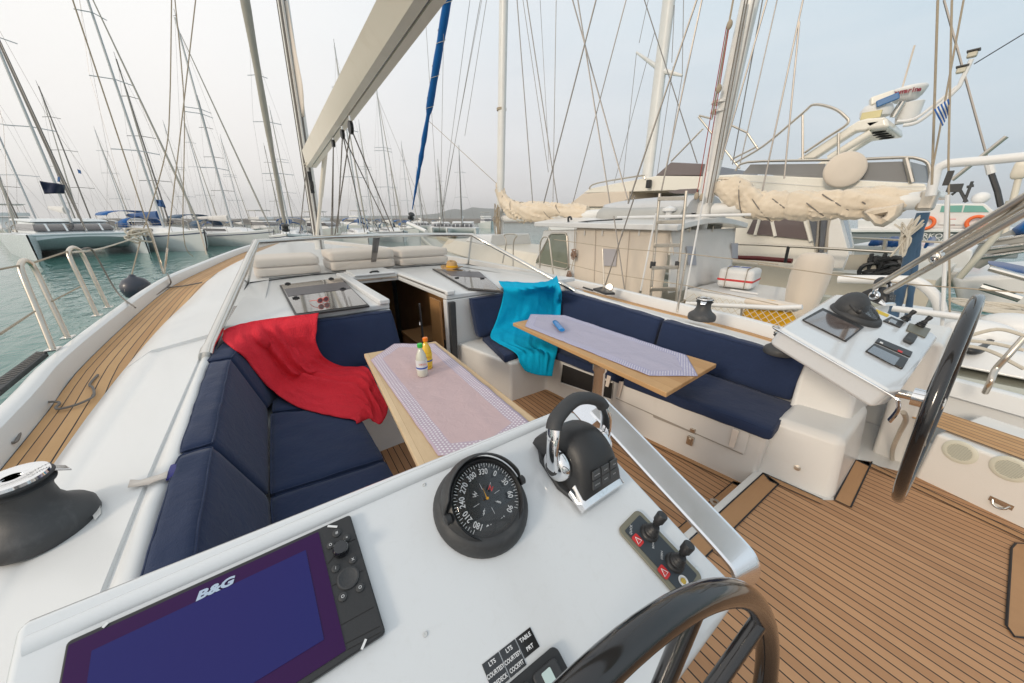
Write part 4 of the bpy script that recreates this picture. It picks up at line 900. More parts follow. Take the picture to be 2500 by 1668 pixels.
# ---------- steering compass
def compass(f, C, s=1.0, full=True, par=None):
    tiltN = (f.N*.93+f.W*.34).normalized()   # the card faces the helmsman
    U = f.U; Vv = tiltN.cross(U); Vv = Vv if Vv.dot(f.fw) > 0 else -Vv
    mb = MB(); mb.lathe([(.100*s,0),(.102*s,.004),(.100*s,.016),(.092*s,.030),(.086*s,.034),(.080*s,.034)], C, f.N, 48); o = part('steering_compass', mb, M['charc'], smooth=60)
    c2 = C+f.N*.038*s+f.W*.004
    mb = MB(); mb.lathe([(.090*s,-.022*s),(.088*s,.0),(.082*s,.014*s),(.077*s,.018*s),(.074*s,.014*s),(.072*s,.004*s)], c2, tiltN, 48); part('bezel', mb, M['blk'], o, smooth=60)
    mb = MB(); mb.lathe([(.074*s,-.004),(.0,-.006)], c2+tiltN*.008*s, tiltN, 40); part('bowl', mb, M['blkg'], o)
    if full:
        cc = c2+tiltN*.011*s; mb = MB()
        for k in range(72):
            a = R(k*5); d = U*math.cos(a)+Vv*math.sin(a); t_ = tiltN.cross(d); r1 = .0700*s; r0 = (.062 if k % 2 == 0 else .0655)*s; w2 = .00065*s
            mb.face([cc+d*r0-t_*w2, cc+d*r1-t_*w2, cc+d*r1+t_*w2, cc+d*r0+t_*w2])
        for k in range(12):
            a = R(74-30*k); d = U*math.cos(a)+Vv*math.sin(a); tx = V3(d); up = d
            right = up.cross(tiltN); mb.text(str((330+30*k) % 360), .0165*s, cc+d*.0525*s, right, up, .0003, bold=.0003, sx=.85)
        for k in range(8):
            a = R(50+45*k); d = U*math.cos(a)+Vv*math.sin(a); t_ = tiltN.cross(d); w2 = .0004; mb.face([cc+d*.020-t_*w2, cc+d*.034-t_*w2, cc+d*.034+t_*w2, cc+d*.020+t_*w2])
        for ch, k in (('W',140),('S',230),('E',320)):
            d = U*math.cos(R(k))+Vv*math.sin(R(k)); mb.text(ch, .012, cc+d*.027, d.cross(tiltN), d, .0003)
        part('compass_card', mb, M['lett'], o, smooth=0)
        mb = MB(); d = U*math.cos(R(42))+Vv*math.sin(R(42)); mb.text('N', .014, cc+d*.022, d.cross(tiltN), d, .0004, bold=.0005); part('north_mark', mb, M['redm'], o, smooth=0)
        mb = MB(); mb.tube([cc, cc+tiltN*.006], .0025, 8); t_ = U*.0016; mb.prism([cc-t_*.7, cc+t_*.7, cc+Vv*.022], tiltN*.001); a = c2+Vv*.062*s+U*.012; mb.prism([a-U*.001, a+U*.001, a-Vv*.03+U*.001, a-Vv*.02-U*.001], tiltN*.004); part('lubber_pin', mb, mat('amber', (.75,.38,.02), .4), o)
    mb = MB(); rows = []
    for i in range(7):
        a = i/6*1.45; rows.append([c2+tiltN*(.012*s+.024*s*math.sin(a))+(U*math.cos(2*math.pi*k/36)+Vv*math.sin(2*math.pi*k/36))*.073*s*math.cos(a) for k in range(36)])
    mb.grid(rows, closeu=True, cap=True); part('glass_dome', mb, glass('dome', (.97,.97,.97), .01, .0, (.3,.3,.3)), o, smooth=80)
    # hood: shell over the up-slope half
    mb = MB(); rows = []
    for i in range(9 if full else 3):
        e_ = i/8; r = (.092-.004*e_**2)*s; h = (.002+.030*math.sin(e_*1.3))*s; span = R(88-18*e_)
        rows.append([c2+tiltN*h+(U*math.sin(-span+2*span*k/20)+Vv*math.cos(-span+2*span*k/20))*(r-.004*s*e_) for k in range(21)])
    mb.grid(rows); part('hood', mb, M['charc'], o, smooth=80, solid=.003)
    for k in (-1, 1):
        mb = MB(); mb.lathe([(.010*s,-.004),(.010*s,.006),(.006*s,.009),(.0,.009)], c2+U*.087*s*k+tiltN*.012*s, U*k, 14); part('hinge_knob', mb, M['blk'], o)
    if not full:
        mb = MB(); mb.ell(c2-f.W*.036*s-f.N*.012, (.088*s,.062*s,.076*s), (f.U, f.W, f.N), 28, 14); part('hood_shell', mb, M['charc'], o, smooth=80)
    if full: 
        d = (U*.72-Vv*.70); cc = C+f.N*.026*s+d*.1*s; mb = MB(); nn = (f.N+d*.7).normalized(); uu = (U*.72+Vv*.72).normalized(); uu = (uu-nn*uu.dot(nn)).normalized(); vv = nn.cross(uu); mb.text('SILVA', .011, cc, uu, vv, .003, bold=.0003); part('lettering', mb, M['lett'], o, smooth=0)
    return o
pc = PF.p(*PF.uw(PF.px((1108,1175)))); cu, cw = PF.uw(pc); print('compass', cu, cw)
compass(PF, PF.p(cu+.003, cw-.012), 1.04)
# ---------- engine throttle
def throttle(f, C, s=1.0, rot=0):
    U = (f.U*math.cos(rot)+f.W*math.sin(rot)).normalized(); A_ = f.N.cross(U); A_ = A_ if A_.dot(f.fw) > 0 else -A_; N = f.N
    P3 = lambda u, v, n: C+(U*u+A_*v+N*n)*s
    mb = MB(); mb.prism([P3(*q, 0) for q in ((-.075,-.03),(-.06,-.075),(.03,-.085),(.07,-.06),(.075,.03),(.05,.085),(-.045,.085),(-.07,.04))], N*.012*s); o = part('throttle_control', mb, M['charc'], bevel=.004)
    mb = MB(); rows = []
    for i in range(15):
        v = -.086+.170*i/14; q = (v+.086)/.170; h = .104*math.sin(math.pi*min(1, max(0, q*.93+.035)))**.55; 
        rows.append([P3(.060*math.cos(a), v, .010+h*max(0, math.sin(a))**.42) for a in [math.pi*k/14 for k in range(15)]])
    mb.grid(rows, cap=True); part('housing', mb, M['blk'], o, smooth=50)
    mb = MB(); rows = []
    for i in range(6):
        v = -.097+.045*i/5; h = .020+.022*i/5; rows.append([P3(.066*math.cos(a), v, .010+h*max(0, math.sin(a))**.35) for a in [math.pi*k/12 for k in range(13)]])
    mb.grid(rows, cap=True); part('chrome_apron', mb, M['chrome'], o, smooth=50)
    kp = [[P3(u, v, n) for u, v, n in ((-.042,-.080,.046),(.042,-.080,.046),(.042,-.056,.088),(-.042,-.056,.088))]][0]
    for i in range(3):
        for j in range(2):
            c = bil(kp, .18+.32*i, .27+.46*j); uu = U; vv = (kp[3]-kp[0]).normalized(); mb = MB(); mb.box(c+uu.cross(vv)*.003, (.022*s,.019*s,.004), (uu, vv, uu.cross(vv))); bt = part('key', mb, mat('key face', (.07,.075,.08), .5), o, bevel=.001); mb = MB(); mb.text(('STATION','START','STOP')[i], .0042, c+uu.cross(vv)*.0055, uu, vv, .0002); part('lettering', mb, M['lett'], o, smooth=0)
    for k, (a0, r_) in ((-1, (.0, .034)), (1, (.0, .034))):
        mb = MB(); mb.lathe([(.036*s,0),(.037*s,.008),(.030*s,.020),(.018*s,.024),(.0,.025)], P3(.060*k,.0,.044), U*k, 28); part('hub', mb, M['chrome'], o, smooth=50)
        mb = MB(); mb.lathe([(.016*s,.022),(.015*s,.030),(.0,.031)], P3(.060*k,.0,.044), U*k, 20); part('hub_cap', mb, M['blk'], o)
    arm = smoothpath([P3(-.080,.0,.045), P3(-.084,.012,.080), P3(-.080,.030,.115), P3(-.062,.052,.140), P3(0,.066,.156), P3(.062,.052,.140), P3(.080,.030,.115), P3(.084,.012,.080), P3(.080,0,.045)], 5)
    n = len(arm); a1, a2 = int(n*.30), int(n*.70)
    for seg in (arm[:a1+1], arm[a2:]):
        mb = MB(); mb.tube(seg, [(.017*s,.009*s)]*len(seg), 12, flat=A_); part('lever_arm', mb, M['chrome'], o, smooth=60)
    mb = MB(); mb.tube(arm[a1:a2+1], [(.0175*s,.0135*s)]*(a2-a1+1), 14, flat=A_); part('grip', mb, M['charc'], o, smooth=60)
    return o
tc_ = PF.px(cJ(880,520)); tu = PF.uw(tc_); print('thr', tu)
throttle(PF, PF.p(tu[0]+.012, tu[1]-.004), 1.14, R(0))
# ---------- bow thruster joystick panel
jq = [PF.px(cJ(*q), .002) for q in ((1205,722),(1108,830),(1400,1185),(1525,1055))]
j0, j1, j2, j3 = jq; jl = (j3-j0).normalized(); jw = (j1-j0); jw = (jw-jl*jw.dot(jl)).normalized(); JL, JW = (j3-j0).length, (j1-j0).dot(jw)
class F2:
    pass
jf = Fr(j0, jl, jw); jf.W = jw; jf.N = PF.N; jf.fw = -jw
mb = MB(); rr(mb, jf, 0, 0, JL, JW, -.001, .006, .015); JP = part('joystick_panel', mb, mat('khaki plastic', (.20,.19,.14), .45), bevel=.003)
mb = MB(); rr(mb, jf, .012, .012, JL-.012, JW-.012, .0052, .0012, .004); part('panel_face', mb, mat('panel slate', (.035,.045,.055), .4), JP)
for k, q in enumerate(((1262,840),(1385,985))):
    c = jf.px(cJ(*q), .006); cu_, cw_ = jf.uw(c); mb = MB()
    prof = [(.021,0),(.020,.006),(.015,.008),(.017,.012),(.0155,.015),(.013,.017),(.0145,.020),(.012,.023),(.0105,.025),(.012,.028),(.0095,.031),(.0085,.035)]
    mb.lathe(prof, c, PF.N, 24); g = part('joystick_boot', mb, M['blk'], JP, smooth=60)
    mb = MB(); mb.lathe([(.008,.034),(.0085,.040),(.0115,.044),(.012,.062),(.011,.064),(.0,.0645)], c, (PF.N*1+PF.fw*.12+PF.U*.25).normalized(), 24); part('joystick_knob', mb, M['blk'], JP)
    rc = jf.px(cJ(*((1208,873),(1335,1028))[k]), .0068); mb = MB(); rr(mb, jf, jf.uw(rc)[0]-.012, jf.uw(rc)[1]-.010, jf.uw(rc)[0]+.012, jf.uw(rc)[1]+.010, .0066, .0006, .004); part('red_sticker', mb, M['redm'], JP)
    mb = MB(); mb.text('◁' if False else 'A', .014, rc+PF.N*.0010, jf.U, PF.fw, .0005); part('lettering', mb, M['lett'], JP, smooth=0) if False else None
    ctr = jf.p(*jf.uw(rc), .0076); tri = [ctr+jl*-.007, ctr+jl*.006+jw*.007, ctr+jl*.006-jw*.007]; mb.tube(tri, .0011, 4, closed=True); part('arrow_mark', mb, M['lett'], JP)
vj = jf.fw-jf.U*jf.fw.dot(jf.U); vj = (jw*-1)
for s_, q, z1 in (('YAW-WAY',(1175,823),.0075),('BOW',(1283,898),.0065),('STERN',(1325,947),.0065)):
    c = jf.px(cJ(*q), .0070); mb = MB(); uu = (PF.U*.8+PF.fw*.6).normalized(); mb.text('BOW' if s_ == 'BOW' else ('STERN' if s_ == 'STERN' else 'QUICK'), z1, c, uu, PF.N.cross(uu), .0006); part('lettering', mb, M['lett'], JP, smooth=0)
c = jf.px(cJ(1430,1072), .0075); mb = MB(); mb.lathe([(.011,0),(.011,.0006),(.0095,.0006),(.0095,0)], c, PF.N, 24); part('ring_mark', mb, M['lett'], JP); mb = MB(); mb.lathe([(.006,0),(.005,.002),(.0,.002)], c, PF.N, 16); part('power_button', mb, mat('amber button', (.5,.35,.05), .4), JP)
# ---------- label stickers and switch bank
lab = [['LTS','COURTESY','SIDEDECK'],['LTS','COURTESY','COCKPIT'],['TABLE','PRT']]
l0, l1, l2 = PF.px(cJ(448,1480)), PF.px(cJ(686,1295)), PF.px(cJ(734,1388))
lu = (l1-l0).normalized(); lv = (l2-l1); hgt = lv.length; lv = -(lv-lu*lv.dot(lu)).normalized(); wl_ = (l1-l0).length/3
hgt2 = hgt*1.0
for k in range(3):
    c = l0+lu*(wl_*(k+.5))-lv*(hgt2/2 if k == 2 else hgt2*.62)+lv*0; h = hgt2 if k == 2 else hgt2*1.25
    c = l0+lu*(wl_*(k+.5))-lv*h/2; mb = MB(); mb.box(c+PF.N*.0008, (wl_*.95, h, .0008), (lu, lv, PF.N)); st = part('label_sticker', mb, M['blkg'])
    mb = MB()
    for i, t in enumerate(lab[k]): mb.text(t, .0082, c+PF.N*.0014+lv*(h*(.33 if len(lab[k]) == 3 else .25)-i*h*(.33 if len(lab[k]) == 3 else .5)), lu, lv, .0003, sx=.78 if len(t) > 6 else 1, bold=.0002)
    part('lettering', mb, M['lett'], st, smooth=0)
sc_ = PF.px(cJ(690,1500)); su, sw = PF.uw(sc_)
sf = Fr(sc_, lu, -lv); sf.W = -lv; sf.N = PF.N; sf.fw = lv
mb = MB(); q0 = sf.uw(PF.px(cJ(790,1400))); rr(mb, sf, q0[0]-.185, q0[1]-.002, q0[0]+.006, q0[1]+.10, .0, .012, .012); SB = part('switch_bank', mb, M['blk'], bevel=.003)
for k in range(3):
    a = q0[0]-.056*(k+1)+.0; mb = MB(); rr(mb, sf, a, q0[1]+.010, a+.048, q0[1]+.075, .011, .008, .006); sw_ = part('rocker_switch', mb, M['charc'], SB, bevel=.003)
    mb = MB(); rr(mb, sf, a+.014, q0[1]+.016, a+.032, q0[1]+.040, .019, .0012, .002); part('indicator_window', mb, mat('lamp window', (.55,.68,.66), .3), SB)
# ---------- grab rail of the port console
def grab(a, b, inward, w=.022, label=None, up=V3((0,0,1)), t=.011):
    d = (b-a).normalized(); n_ = d.cross(inward).normalized(); n_ = n_ if n_.z > 0 else -n_
    pts = smoothpath([a+inward*.07-n_*.03, a+inward*.008-n_*.003, a+d*.03, lerp(a,b,.5), b-d*.05, b+d*.005-n_*.012, b+d*.03-n_*.055, b+d*.025-n_*.11], 12)
    mb = MB(); mb.tube(pts, [(t, w)]*len(pts), 8, flat=n_, sq=True); return part('grab_rail', mb, M['alu'], smooth=0)
ga, gb = at(cJ(1015,225), Y=-.79), at(cJ(1735,985), Y=-.79); print('grab', ga, gb)
grab(ga, gb, V3((0,1,0)), .040, t=.007)
# ---------- wheels
def wheel(C, Rr, r, tilt, yaw, angs):
    e1 = V3((math.sin(yaw), math.cos(yaw), 0)); n = V3((math.cos(yaw), -math.sin(yaw), 0)); e2 = V3((0,0,1))*math.cos(tilt)+n*math.sin(tilt); ax = e1.cross(e2); ax = ax if ax.x < 0 else -ax
    mb = MB(); mb.tube([C+e1*Rr*math.cos(a)+e2*Rr*math.sin(a) for a in [2*math.pi*i/96 for i in range(96)]], r, 20, closed=True); o = part('steering_wheel', mb, M['wheelblk'], smooth=80)
    for a in angs:
        a = R(a); d = e1*math.cos(a)+e2*math.sin(a); mb = MB(); mb.tube(smoothpath([C-ax*.03+d*.03, C-ax*.025+d*.15, C-ax*.0+d*(Rr-.01)], 4), .0135, 12); part('spoke', mb, M['wheelblk'], o, smooth=60)
    mb = MB(); mb.lathe([(.045,-.05),(.045,-.01),(.055,-.005),(.055,.015),(.03,.03),(.03,.05),(.018,.055),(.0,.055)], C-ax*.03, ax, 20); part('hub', mb, M['chrome'], o)
    mb = MB(); mb.tube([C-ax*.04, C-ax*.22], .022, 12); part('shaft', mb, M['steel'], o)
    return o
wheel(V3((.065,-.209,.848)), .456, .0195, .127, .071, (112,150,232,270,352,30))
wheel(V3((-.035,-2.50,.915)), .50, .021, .05, .02, (75,110,195,230,315,350))
# ---------- starboard console
A1 = at((1790,752), z=1.19); A2 = at((2062,907), z=1.02); A3 = at((1927,668), z=1.25); A4 = at((2157,770), z=1.07); print('stbcon', A1, A2, A3, A4)
SF = Fr(A1, (A3-A1), (A2-A1)); 
pr = lambda p: p-SF.N*((p-SF.O).dot(SF.N))
A4p = pr(A4)
so = [pr(A1)+SF.U*.02, lerp(pr(A1), pr(A3), .9), pr(A3)+(A4p-A3)*.08, lerp(pr(A3), A4p, .95), A4p-SF.U*.05, lerp(pr(A2), A4p, .08), pr(A2)-SF.W*.03, pr(A1)+SF.W*.03]
mb = MB(); mb.prism([p-SF.N*.115 for p in so], SF.N*.115); SCN = part('helm_console', mb, M['gelcon'], bevel=.02, seg=4)
mb = MB(); a, b = at(cI(775,900), z=.88), at(cI(740,1260), z=.06); c2, d2_ = at(cI(880,930), z=.86), at(cI(860,1290), z=.06); print('ped', a, b)
px_, py_ = a.x, a.y
mb.prism([V3((b.x+.02,b.y,0)), V3((b.x-.14,b.y,0)), V3((b.x-.14,b.y-.6,0)), V3((b.x+.02,b.y-.6,0))], (.06,-.0,1.0)); part('pedestal', mb, M['gelc'], SCN, bevel=.03, seg=3)
mb = MB(); mb.prism([V3((b.x+.12,b.y+.03,0)), V3((b.x-.20,b.y+.03,0)), V3((b.x-.20,b.y-.7,0)), V3((b.x+.12,b.y-.7,0))], (0,0,.03)); part('pedestal_foot', mb, M['gelc'], SCN, bevel=.012, seg=2)
def sp_(*q, n=.002): return SF.px(cI(*q), n)
def splate(name, pts, m, h=.008, par=None, n=.0, bev=.002):
    mb = MB(); mb.prism([SF.px(cI(*q), n) for q in pts], SF.N*h); return part(name, mb, m, par, bevel=bev)
o = splate('chartplotter', ((408,300),(672,422),(562,512),(280,372)), M['blk'], .010, n=.001)
splate('screen', ((415,312),(655,425),(555,498),(298,373)), mat('screen tan glass', (.13,.10,.09), .08, coat=1), .0015, o, n=.011, bev=0)
o = splate('instrument_display', ((735,527),(955,625),(918,688),(683,572)), M['blk'], .010, n=.001)
splate('screen', ((740,535),(905,612),(870,660),(700,570)), mat('screen grey glass', (.07,.07,.085), .08, coat=1), .0015, o, n=.011, bev=0)
o = splate('key_panel', ((765,490),(983,580),(968,612),(745,515)), M['blk'], .008, n=.001)
splate('red_button', ((895,560),(925,573),(920,582),(890,569)), M['redm'], .003, o, n=.009)
splate('grey_button', ((780,508),(800,517),(797,524),(776,515)), M['lett'], .003, o, n=.009)
splate('yellow_label', ((757,302),(840,337),(828,352),(744,318)), mat('yellow sticker', (.70,.50,.03), .5), .001, n=.001, bev=0)
o = splate('switch_panel', ((845,352),(930,390),(905,422),(795,378)), M['blk'], .008, n=.001)
splate('switch_window', ((850,362),(890,380),(878,400),(830,378)), M['dkglass'], .002, o, n=.009)
o = splate('joystick_panel', ((965,395),(1100,432),(1065,488),(945,440)), mat('khaki plastic b', (.16,.155,.12), .45), .008, n=.001)
for q in ((930,372),(1030,410)):
    c = SF.px(cI(*q), .008); mb = MB(); mb.lathe([(.022,0),(.020,.008),(.023,.012),(.017,.018),(.020,.022),(.014,.028),(.016,.033),(.011,.040),(.010,.05),(.013,.055),(.013,.075),(.0,.078)], c, (SF.N+V3((-.1,-.35,0))).normalized(), 18); part('joystick', mb, M['blk'], smooth=60)
mb = MB(); c = SF.px(cI(965,495), .0); mb.cush([c+SF.U*a*.09+SF.W*b*.022+SF.N*n for n in (0,.02) for a, b in ((-1,-1),(1,-1),(1,1),(-1,1))], .012, .002, (8,4,3), 0); part('toggle_lever', mb, M['charc'])
c = SF.px(cI(615,345)); print('scomp', SF.uw(c)); compass(Fr(SF.O, SF.U, SF.W), c+SF.N*.002, 1.3, full=False)
c = SF.px(cI(745,250)); throttle(Fr(SF.O, SF.U, SF.W), c+SF.U*.03, .9, R(20))
def P_on(q, Y): return at(q, Y=Y)
ga, gb = pr(A1)-SF.U*.012-SF.N*.012, pr(A2)-SF.U*.012-SF.N*.012; print('sgrab', ga, gb)
d = (gb-ga).normalized(); mb = MB(); pts = smoothpath([ga+V3((.03,-.10,-.01)), ga+V3((.02,-.02,-.0)), ga+d*.03, lerp(ga,gb,.5), gb-d*.02, gb+d*.012-V3((0,0,.01)), gb+d*.02-V3((0,0,.05)), gb+d*.01-V3((0,.01,.11))], 6)
mb.tube(pts, [(.006,.016)]*len(pts), 10, flat=(0,1,0)); part('grab_rail', mb, M['chrome'], smooth=60)
# steering rope hanging under the starboard console
mb = MB(); mb.tube(smoothpath([at(cI(930,960), z=.80), at(cI(945,1010), z=.7), at(cI(905,1090), z=.5), at(cI(860,1200), z=.25), at(cI(860,1290), z=.05)], 5), .012); part('control_line', mb, M['ropew'])
# ---------- winches
def winch(c, s=1.0, face=None):
    c = V3(c); mb = MB(); mb.lathe([(.125*s,0),(.13*s,.012*s),(.128*s,.045*s),(.118*s,.06*s),(.085*s,.085*s),(.068*s,.115*s),(.064*s,.15*s),(.068*s,.175*s),(.0,.178*s)], c, n=40); o = part('winch', mb, M['grp'], smooth=50)
    mb = MB(); mb.lathe([(.078*s,.178*s),(.080*s,.183*s),(.066*s,.190*s),(.066*s,.196*s),(.082*s,.204*s),(.080*s,.209*s),(.03*s,.209*s)], c, n=36); part('self_tailer', mb, M['charc'], o, smooth=50)
    mb = MB(); mb.lathe([(.076*s,.2095*s),(.074*s,.219*s),(.05*s,.223*s),(.045*s,.219*s),(.022*s,.219*s),(.022*s,.212*s),(.0,.212*s)], c, n=36); part('winch_cap', mb, M['chrome'], o, smooth=50)
    f = V3(face or (.5,-.85,0)).normalized(); sd_ = V3((-f.y, f.x, 0)); a = c+V3((0,0,.205*s))+f*.06*s
    mb = MB(); mb.prism([a-sd_*.03*s, a+sd_*.03*s, a+f*.045*s+sd_*.022*s-V3((0,0,.035*s)), a+f*.045*s-sd_*.022*s-V3((0,0,.035*s))], V3((0,0,.008*s))); part('feeder_arm', mb, M['chrome'], o, bevel=.003)
    mb = MB(); mb.lathe([(.0,.2135*s),(.02*s,.2135*s)], c, n=8); part('socket', mb, M['dark'], o)
    return o
w1_ = at((25,1095), z=.83+.22*.95); print('winch', w1_, at((232,1185), z=.84)); winch(V3((w1_.x, w1_.y, .83)), .95)
mb = MB(); mb.text('LEWMAR', .014, V3((w1_.x, w1_.y, .83+.225*.95))+V3((0,-.055,0)), (.8,-.6,0), (.6,.8,0), .0005); part('lettering', mb, M['grp'], smooth=0)
mb = MB(); q = [at(cK(*p), z=.85) for p in ((490,400),(575,420),(580,480),(545,520))]; mb.prism(q, (0,0,.003)); part('coaming_inlay', mb, M['gelc'])
w2_ = at(cE(1605,1190), z=.82); w2t = at(cE(1640,1040), z=1.03); print('winch2', w2_, w2t); winch(w2_, .95, (-.3,.9,0))
w3_ = at(cM(2350,425), z=.80); winch(w3_, .75, (-.3,.9,0))
# ---------- mast, boom, furled sails
mbase = V3((9.3,-1.21,1.0)); mt = at((649,0), X=9.12); print('mast', mt, 'proj base', mbase)
md = (mt-mbase).normalized(); mtop = mbase+md*20
mb = MB(); mb.tube([mbase, mtop], [(.15,.10)]*2, 20, flat=(1,0,0)); MST = part('mast', mb, M['mastw'])
mb = MB(); side = V3((0,-.0,0)); o_ = V3((-.152,-.03,0)); mb.prism([mbase+o_, mbase+o_+V3((0,.035,0)), mtop+o_+V3((0,.035,0)), mtop+o_], (-.004,0,0)); part('sail_track', mb, M['mastd'], MST)
mb = MB(); mb.tube([mbase+V3((-.19,.07,.3)), mtop+V3((-.16,.07,0))], .022, 6); mb.tube([mbase+V3((-.12,.11,.3)), mtop+V3((-.12,.11,0))], .009, 6); part('halyard', mb, M['ropeg'], MST)
# slim wedge of mainsail leaving the mast slot
sp0, sp1 = at(cA(1640,0), X=9.0), at(cA(1755,665), X=8.75); sm = at(cA(1770,520), X=8.7); mb = MB()
rows = []
for k in range(13):
    z = lerp(sp1, sp0, k/12).z; c = mbase+md*((z-mbase.z)/md.z); w = .42*math.sin(math.pi*min(1, (k/12)*1.0+.12))*.7 if k < 12 else .02
    wv = [.02, .16, .30, .36, .33, .27, .22, .17, .13, .10, .07, .05, .03][k]
    rows.append([c+V3((-.15,0,0)), c+V3((-.15-wv*.5,-.03,0)), c+V3((-.15-wv,-.05,0))])
mb.grid(rows); part('mainsail_clew', mb, M['cream'], MST, solid=.006)
gz = at((703,384), X=8.85); 
bl0 = gz; bl1 = at((950,0), Y=-1.16); print('boom', gz, bl1)
tl0 = at((693,345), X=8.85); tl1 = at((864,0), Y=-1.04); br1 = at((1014,0), z=bl1.z); br0 = at(cB(395,975), z=bl0.z+.0); print(tl0, tl1, br1, br0)
ext = lambda a, b, k: a+(b-a)*k
k = 1.75
wid = (br1-bl1).length
def boomsec(t):
    b0_, t0_ = ext(bl0, bl1, t), ext(tl0, tl1, t); wv = V3((0,-1,0)); w = wid
    mid = V3((0,0,.0)); return [b0_, b0_+wv*w*.44, b0_+wv*w*.46+V3((0,0,.015)), b0_+wv*w*.54+V3((0,0,.015)), b0_+wv*w*.56, b0_+wv*w, t0_+wv*(w+.22), t0_+wv*(w/2+.11)+V3((0,0,.03)), t0_]
mb = MB(); S = [boomsec(t) for t in (0, .15, .4, .7, 1, k)]; mb.grid(S, closeu=True, cap=True); BM = part('boom', mb, M['boomw'], smooth=25)
mb = MB(); g = lambda t: ext(bl0, bl1, t)+V3((0,-wid*.5,.012)); mb.box(lerp(g(0.05), g(k), .5), ((g(k)-g(.05)).length, wid*.07, .004), ((g(k)-g(.05)).normalized(), V3((0,1,0)), V3((0,0,1)))); part('boom_track', mb, M['smoke'], BM)
mb = MB(); gn = ext(bl0, bl1, -.0); mb.box(gn+V3((.15,-.08,.12)), (.34,.06,.16)); part('gooseneck', mb, M['charc'], BM, bevel=.01)
def block(c, r=.055, dirn=(0,1,0), nm='rope_block'):
    mb = MB(); mb.lathe([(r*.3,-.022),(r,-.018),(r,-.006),(r*.8,-.004),(r*.8,.004),(r,.006),(r,.018),(r*.3,.022)], c, dirn, 24); o = part(nm, mb, M['blk'], smooth=40)
    mb = MB(); mb.tube([c+V3((0,0,r*.6)), c+V3((0,0,r*1.7))], .012, 6); part('shackle', mb, M['steel'], o); return o
bt = lambda q, t: at(q, Y=ext(bl0, bl1, t).y-.08)
B1, B2, B3, B4 = bt(cB(618,752), .45), bt(cB(570,790), .38), bt(cB(516,845), .3), bt(cB(462,910), .2); print('blocks', B1, B2)
block(B1, .075); block(B2, .055); block(B3, .05)
def line(name, pts, r, m, lab=None): mb = MB(); mb.tube(pts, r, 6); return part(name, mb, m, label=lab)
for b_, e in ((B1, cB(872,1362)), (B1, cB(525,1385)), (B2, cB(846,1362)), (B2, cB(540,1370)), (B3, cB(503,1385)), (B3, cB(512,1385)), (B2, cB(700,1365))):
    line('mainsheet', [b_, at(e, X=min(b_.x+.6, 7.0))], .008, M['ropeg'])
mb = MB(); v0, v1 = at(cB(468,900), X=8.2), at(cB(420,1385), X=8.9); mb.tube([v0, lerp(v0,v1,.5)], .045, 10); mb.tube([lerp(v0,v1,.5), v1], .035, 10); part('vang_strut', mb, M['boomw'])
mb = MB(); c = at(cB(378,1085), X=9.1); mb.box(c+V3((-.18,0,.02)), (.05,.07,.42)); mb.lathe([(.0,-.03),(.09,-.03),(.09,.03),(.0,.03)], c+V3((-.21,0,-.03)), (0,1,0), 20); part('mast_fairlead', mb, M['blk'], MST, bevel=.006)
line('reefing_line', [at(cB(340,970), X=8.8), at(cB(480,880), X=7.9)], .009, M['ropew']); line('reefing_line', [at(cB(355,1010), X=8.8), at(cB(320,1360), X=9.1)], .01, M['ropeg']); line('reefing_line', [at(cB(350,985), X=8.8), at(cB(545,805), X=7.2)], .008, M['ropew'])
# headsail furled on the forestay
fb_ = V3((15.2,-1.0,1.25)); ft = at((562,0), Y=-1.06); fd_ = (ft-fb_).normalized(); print('forestay', ft)
n = 26; pts = [fb_+fd_*(.35+i*.7) for i in range(n)]; mb = MB(); mb.tube(pts, [.05+.055*min(1, i/8)+.008*math.sin(i*1.7) for i in range(n)], 14); part('furled_headsail', mb, M['furl'], smooth=60)
mb = MB(); mb.lathe([(.12,.05),(.13,.08),(.09,.10),(.09,.22),(.13,.24),(.12,.27),(.03,.29)], fb_, fd_, 20); part('furling_drum', mb, M['blk'])
line('forestay', [fb_+fd_*-.1, fb_+fd_*.5], .012, M['steel'])
for e0, e1, m_ in (((cA(1660,1000)), cA(1750,1360), 'ropeg'),):
    pass
# shrouds on the port side
cp = at(cG(895,490), z=.92); print('chainplate', cp)
line('shroud', [cp+V3((.05,0,0)), at(cA(1152,0), X=cp.x+.5)], .008, M['rope']); line('shroud', [cp, at(cA(428,0), X=cp.x-.2)], .008, M['rope'])
cp3 = at(cG(1055,395), z=.93); line('flag_halyard', smoothpath([cp3, at(cA(1080,1380), X=8.6), at(cA(1085,640), X=8.4), at(cA(1030,0), X=8.3)], 5), .007, M['rope'])
line('flag_halyard', smoothpath([at(cG(765,270), X=8), at(cA(870,1280), X=8.1), at(cA(975,900), X=8.1), at(cA(1000,600), X=8.1), at(cA(1010,0), X=8.2)], 5), .008, M['rope'])
for a, b_ in (((cp), cG(820,240)), ((cp+V3((.05,0,0))), cG(915,350))):
    q = at(b_, X=cp.x); mb = MB(); mb.tube([a, q], .013, 8); part('turnbuckle', mb, M['steelb'])
mb = MB(); c = at(cG(765,285), X=8); rng_ = random.Random(3)
for k in range(3): mb.tube(smoothpath([c+V3((rng_.uniform(-.06,.06), rng_.uniform(-.16,.16), rng_.uniform(-.12,.12))) for _ in range(7)], 4, True), .014, 6, closed=True)
part('rope_coil', mb, M['ropew'])
line('bow_line', smoothpath([c, at(cG(560,350), X=6.2), at(cG(400,372), X=4.6)], 4), .009, M['ropew'])
